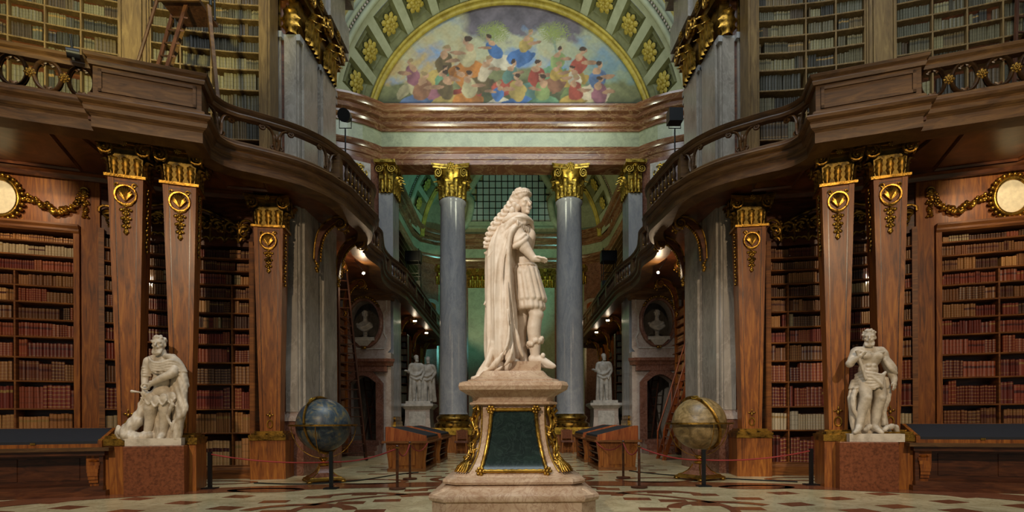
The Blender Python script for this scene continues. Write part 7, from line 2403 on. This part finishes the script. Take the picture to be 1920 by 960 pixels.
    b.tube([U(273, 728, -4), U(275, 738, -3), U(277, 752, -4)], 1.6 * q, 6)
    b.ell(U(254, 734, -8), (2.8 * q,) * 3, 8, 6)
    b.build('sword_hilt', MT['statue_w'], root, smooth=60)


def batonman():
    D0 = 9.58
    q = D0 / 1000.0
    dx = 0.045
    U = lambda u, v, w=0: V((u - 960) * q + dx, D0 + w * q, EYE + (790 - (v + 3)) * q)
    org = (ST_LOC[1][0], D0, 0.855)
    root = thing('standing_statue', org, 'pale marble statue of a moustached man in draped cloth holding a baton', 'statue')
    MB().cbox((U(1635, 0)[0], D0, 0.857), 0.84, 0.52, 0.14, rz=-0.325).build('plinth', MT['statue_w'], root)
    S = SDF((U(1580, 0)[0], D0 - 0.42, 0.95), (U(1684, 0)[0], D0 + 0.32, U(0, 608)[2]), 0.0115)
    k = 0.025
    head(S, U(1629, 633, -2), 15.5 * q, -0.55, k=0.014, beard=0.25, moustache=True)
    S.cap(U(1630, 646, 2), U(1630, 660, 3), 8.5 * q, 11 * q, k)
    S.ell(U(1630, 672, 1), (22 * q, 14 * q, 18 * q), k)
    S.ell(U(1628, 694, 0), (17.5 * q, 13 * q, 20 * q), k)
    S.ell(U(1631, 716, 0), (18 * q, 13 * q, 14 * q), k)
    for sg in (-1, 1):
        S.ell(U(1630 + sg * 10, 668, -9), (10 * q, 6 * q, 8 * q), 0.012)
        for j in range(3): S.ell(U(1627 + sg * 5, 686 + 8 * j, -10), (5 * q, 4 * q, 4 * q), 0.01)
    S.cap(U(1608, 658, 2), U(1653, 658, 2), 9 * q, None, k)
    S.path([U(1604, 660, 0), U(1592, 681, -4), U(1590, 680, -6), U(1600, 671, -15)], [9 * q, 7 * q, 6.6 * q, 5 * q], 0.018)
    hand(S, U(1598, 673, -15), (0.35, -0.4, 0.5), (0.2, -0.5, 0.9), (0.9, 0.4, -0.3), r=0.027, curl=1.0)
    S.path([U(1656, 663, 0), U(1666, 690, 0), U(1672, 708, -6), U(1671, 716, -8)], [9 * q, 7.5 * q, 6 * q, 5 * q], 0.018)
    hand(S, U(1671, 716, -8), (-0.1, -0.3, -1), (-1, -0.5, 0), (-0.4, 0.5, -0.5), r=0.027, curl=0.5)
    S.path([U(1618, 716, -2), U(1617, 744, -10), U(1613, 768, -6), U(1608, 796, -5)], [13 * q, 10 * q, 8.6 * q, 5.6 * q], 0.02)
    S.ell(U(1617, 746, -16), (7 * q, 5 * q, 7 * q), 0.012)
    S.path([U(1607, 800, -5), U(1600, 806, -12), U(1592, 811, -16)], [6 * q, 5 * q, 3.4 * q], 0.012)
    S.path([U(1644, 716, -2), U(1645, 746, -8), U(1642, 770, -4), U(1638, 796, -4)], [13 * q, 10 * q, 8.6 * q, 5.6 * q], 0.02)
    S.ell(U(1645, 747, -14), (7 * q, 5 * q, 7 * q), 0.012)
    S.path([U(1637, 800, -4), U(1639, 807, -12), U(1642, 811, -17)], [6 * q, 5 * q, 3.4 * q], 0.012)
    put(S.mesh('figure', MT['statue_w'], org), 'figure', root)
    S = SDF((U(1588, 0)[0], D0 - 0.36, 0.95), (U(1690, 0)[0], D0 + 0.36, U(0, 640)[2]), 0.012)
    # swathe round the hips and over the far shoulder, fall behind the legs
    for j in range(6):
        S.path([U(1607 - 0.5 * j, 703 + 6 * j, 3), U(1612, 699 + 6.2 * j, -10), U(1626, 702 + 5.5 * j, -17), U(1641, 705 + 3.0 * j, -17), U(1654 - j, 699 + 1.6 * j, -9)], [3.2 * q, 3.6 * q, 3.8 * q, 3.4 * q, 2.6 * q], 0.007)
    S.path([U(1612, 694, -9), U(1624, 708, -18), U(1638, 722, -21), U(1642, 732, -19)], [2.5 * q, 3 * q, 3 * q, 1.5 * q], 0.008)
    S.path([U(1604, 655, -2), U(1616, 662, -10), U(1630, 660, -8), U(1646, 662, -10), U(1658, 658, -2)], [3 * q, 3 * q, 2 * q, 3 * q, 3 * q], 0.008)
    for i in range(11):
        f = i / 10
        S.path([U(1606 + 46 * f, 716, 8), U(1600 + 58 * f, 745, 10), U(1602 + 60 * f, 775, 9), U(1606 + 62 * f, 812, 8 - 6 * f)], [6 * q, 6.5 * q, (6 + 2 * (i % 2)) * q, 6 * q], 0.014)
    S.path([U(1604, 730, 0), U(1598, 752, -2), U(1602, 776, -2), U(1612, 790, -2)], [6 * q, 6 * q, 5 * q, 4 * q], 0.012)
    S.path([U(1656, 668, -2), U(1664, 684, -8), U(1672, 694, -6), U(1670, 706, 0)], [6 * q, 7 * q, 6 * q, 4 * q], 0.012)
    S.path([U(1654, 676, -8), U(1662, 692, -12), U(1674, 700, -8)], [4 * q, 4 * q, 4 * q], 0.01)
    S.path([U(1662, 712, 4), U(1668, 740, 4), U(1660, 765, 2), U(1656, 795, -2)], [7 * q, 7 * q, 6 * q, 6 * q], 0.014)
    S.path([U(1650, 806, -10), U(1664, 800, -8), U(1676, 802, -6), U(1680, 812, -6)], [5 * q, 6 * q, 6 * q, 5 * q], 0.012)
    S.path([U(1620, 806, -4), U(1630, 800, -2), U(1650, 812, -4)], [6 * q, 6 * q, 5 * q], 0.012)
    S.folds(1.0, lambda x, y, z: 0.018 * vee2(8.5 * x - 1.8 * z + 0.35 * np.sin(4 * z) + 3 * y) + 0.007 * vee2(20 * x + 5 * z + 0.2), 0.98, 1.8)
    put(S.mesh('drapery', MT['statue_w'], org), 'drapery', root)
    b = MB()
    b.tube([U(1595, 659, -17), U(1597, 664, -17), U(1608, 706, -20), U(1611, 712, -20)], [3.2 * q, 2.5 * q, 2.8 * q, 3.4 * q], 10)
    b.build('baton', MT['statue_w'], root, smooth=60)


swordsman()
batonman()


# ------------------------------------------------------------------ the wing statues on moulded plinths, and the busts
def robed(S, x, y, z0, H, yaw, arm=0):
    """a plain robed figure of height H"""
    u = H / 7.5
    P = lambda a, b, h: V(x + (a * math.cos(yaw) - b * math.sin(yaw)) * u, y + (a * math.sin(yaw) + b * math.cos(yaw)) * u, z0 + h * u)
    head(S, P(0, -0.1, 6.95), u * 0.52, yaw + 0.3, k=0.02, beard=0.2)
    S.cap(P(0, 0, 6.4), P(0, 0, 6.1), u * 0.24, u * 0.3, 0.03)
    S.ell(P(0, 0, 5.4), (0.8 * u, 0.5 * u, 0.85 * u), 0.04)
    S.ell(P(0, 0, 4.4), (0.65 * u, 0.48 * u, 0.8 * u), 0.04)
    S.cap(P(-0.75, 0, 5.95), P(0.75, 0, 5.95), 0.3 * u, None, 0.04)
    S.path([P(-0.95, 0, 5.8), P(-1.2, -0.1, 4.8), P(-1.5 if arm else -0.7, -0.6, 4.9 if arm else 4.2)], [0.3 * u, 0.26 * u, 0.16 * u], 0.03)
    hand(S, P(-1.5 if arm else -0.7, -0.6, 4.9 if arm else 4.2), (-1 if arm else 0.8, -0.4, 0.1), (0, -0.3, 1), (0, -1, -0.3), r=u * 0.09)
    S.path([P(0.95, 0, 5.8), P(1.15, 0.1, 4.8), P(0.8, -0.5, 3.9)], [0.3 * u, 0.26 * u, 0.16 * u], 0.03)
    hand(S, P(0.8, -0.5, 3.9), (-0.2, -0.3, -1), (-1, -0.2, 0), (0, -0.6, -1), r=u * 0.09)
    S.path([P(-0.35, -0.1, 3.9), P(-0.4, -0.35, 2.2), P(-0.4, -0.1, 0.4)], [0.5 * u, 0.36 * u, 0.25 * u], 0.03)
    S.path([P(-0.4, -0.1, 0.2), P(-0.45, -0.6, 0.1)], [0.22 * u, 0.13 * u], 0.02)
    S.path([P(0.35, 0, 3.9), P(0.45, -0.1, 2.1), P(0.45, 0.1, 0.4)], [0.5 * u, 0.36 * u, 0.25 * u], 0.03)
    S.path([P(0.45, 0.1, 0.2), P(0.55, -0.4, 0.1)], [0.22 * u, 0.13 * u], 0.02)
    for i in range(10):
        f = i / 9
        a = -1.0 + 2.0 * f
        S.path([P(a * 0.75, 0.35 - 0.3 * (a * a), 5.6), P(a * 0.9, 0.5 - 0.5 * a * a, 3.6), P(a * 1.0, 0.5 - 0.4 * a * a, 1.6), P(a * 1.1, 0.45, 0.15)], [0.22 * u, 0.27 * u, 0.25 * u, 0.2 * u], 0.03)
    S.path([P(-0.8, -0.3, 4.4), P(-0.2, -0.62, 4.2), P(0.5, -0.5, 4.5), P(0.9, -0.1, 5.0)], 0.2 * u, 0.02)
    S.path([P(-0.8, -0.3, 4.0), P(-0.1, -0.66, 3.6), P(0.7, -0.4, 3.9)], 0.2 * u, 0.02)


for s in (-1, 1):
    x, y = s * 4.15, 24.0
    if s < 0:
        root = thing('statue_group', (x, y, 2.05), 'marble statue of two figures side by side on a plinth in the teal-lit wing', 'statue')
        S = SDF((x - 1.0, y - 0.6, 2.0), (x + 0.85, y + 0.7, 4.45), 0.022)
        robed(S, x - 0.12, y - 0.05, 2.14, 2.1, 0.2, 1)
        robed(S, x + 0.38, y + 0.15, 2.14, 2.05, -0.2, 0)
    else:
        root = thing('robed_statue', (x, y, 2.05), 'marble statue of one robed figure on a plinth in the amber-lit wing', 'statue')
        S = SDF((x - 0.8, y - 0.6, 2.0), (x + 0.8, y + 0.7, 4.45), 0.022)
        robed(S, x, y, 2.14, 2.15, -0.15, 1)
    put(S.mesh('figure', MT['statue_g'], (x, y, 2.05)), 'figure', root)
    MB().cbox((x, y, 2.05), 1.1, 0.8, 0.12).build('base', MT['statue_g'], root)
    p = thing('marble_plinth', (x, y, 0), 'moulded pale marble plinth under the ' + ('two-figure statue' if s < 0 else 'robed statue'), 'pedestal', 'plinths of the wing statues')
    MB().stack((x, y, 0), [(0.85, 0), (0.85, 0.5), (0.82, 0.55)]).build('foot', MT['pinkgrey'], p)
    MB().stack((x, y, 0), [(0.80, 0.55), (0.66, 0.75), (0.58, 1.0), (0.54, 1.4), (0.54, 1.8)]).build('die', MT['pinkgrey'], p)
    MB().box(x - 0.36, x + 0.36, y - 0.60, y - 0.5, 1.05, 1.7).build('panel', MT['statue_g'], p)
    MB().stack((x, y, 0), [(0.56, 1.8), (0.64, 1.88), (0.72, 1.94), (0.72, 2.03), (0.68, 2.05)]).build('cap', MT['statue_g'], p)
    # bust in the oval niche
    bx_, by_, bz_ = s * 5.72, 20.92, 4.52
    r = thing('marble_bust', (bx_, by_, bz_), 'white marble bust in the oval niche behind the ' + ('blue' if s < 0 else 'tan') + ' globe', 'bust', 'busts in the oval niches')
    S = SDF((bx_ - 0.42, by_ - 0.3, bz_ + 0.1), (bx_ + 0.42, by_ + 0.3, bz_ + 1.15), 0.014)
    head(S, V(bx_, by_ - 0.02, bz_ + 0.92), 0.16, -0.4 * s, k=0.015)
    S.cap((bx_, by_, bz_ + 0.8), (bx_, by_, bz_ + 0.6), 0.075, 0.1, 0.03)
    S.ell((bx_, by_, bz_ + 0.48), (0.30, 0.16, 0.2), 0.04)
    S.path([(bx_ - 0.3, by_, bz_ + 0.55), (bx_ - 0.1, by_ - 0.15, bz_ + 0.4), (bx_ + 0.2, by_ - 0.1, bz_ + 0.56)], 0.06, 0.02)
    S.path([(bx_ - 0.26, by_ - 0.05, bz_ + 0.45), (bx_, by_ - 0.14, bz_ + 0.3), (bx_ + 0.26, by_ - 0.05, bz_ + 0.45)], 0.06, 0.02)
    S.cap((bx_, by_, bz_ + 0.3), (bx_, by_, bz_ + 0.14), 0.1, 0.07, 0.03)
    put(S.mesh('bust_figure', MT['statue_g'], (bx_, by_, bz_)), 'bust_figure', r)
    MB().lathe([(0.15, 0), (0.15, 0.04), (0.09, 0.07), (0.07, 0.12), (0.10, 0.17), (0.06, 0.2)], (bx_, by_, bz_), 16).build('socle', MT['statue_g'], r, smooth=40)

# ------------------------------------------------------------------ books: the 300 that show largest as things, the rest as one body
STY = ['gilt-banded', 'dark-labelled', 'red-labelled', 'plain-ribbed', 'gilt-titled']


def screen(k):
    d = k['p'][1]
    x = k['s'] * k['p'][0]
    u = 960 + x * 1000 / d
    v = 790 - (k['z'] + k['h'] / 2 - EYE) * 1000 / d
    return u, v, k['w'] * k['h'] * 1e6 / d ** 2


BLOCK = [(0, 785, 225, 935), (1695, 785, 1920, 935), (205, 610, 400, 960), (1575, 600, 1700, 960), (214, 300, 280, 850), (315, 300, 372, 850), (1548, 300, 1612, 850), (1635, 300, 1705, 850), (630, 300, 760, 900), (1160, 300, 1300, 900), (760, 300, 1160, 900)]
cand = []
for i, k in enumerate(BOOKS):
    u, v, a = screen(k)
    ok = -5 < u < 1925 and -5 < v < 900 and k['lab'][0][0] in ('flat', 'curved') and not any(x0 < u < x1 and y0 < v < y1 for x0, y0, x1, y1 in BLOCK)
    if ok: cand.append((a, i))
cand.sort(reverse=True)
sel = set(i for _, i in cand[:300])
rest = MB()
for i, k in enumerate(BOOKS):
    if i in sel:
        b = MB()
        add_book(b, k)
        org = (k['s'] * k['p'][0], k['p'][1], k['z'])
        me = b.mesh('book', MT['book'], org=org, smooth=40)
        o = link(bpy.data.objects.new('book', me), None, Matrix.Translation(org))
        (kind, where), row = k['lab']
        wd = 'thick ' if k['w'] > 0.066 else ('thin ' if k['w'] < 0.05 else '')
        hg = 'tall ' if k['h'] > 0.46 else ('short ' if k['h'] < 0.36 else '')
        tag(o, '%s%s%s %s book, %s shelf up, %s' % (hg, wd, STY[k['st']], CN[k['pal']], ORD[row], where), 'book', 'books in the ' + where)
    else:
        add_book(rest, k, detail=k['lab'][0][0] != 'wing')
tag(rest.build('book_rows', MT['book'], None), 'rows of old leather-bound books on the many further shelves', 'books', None, 'stuff')
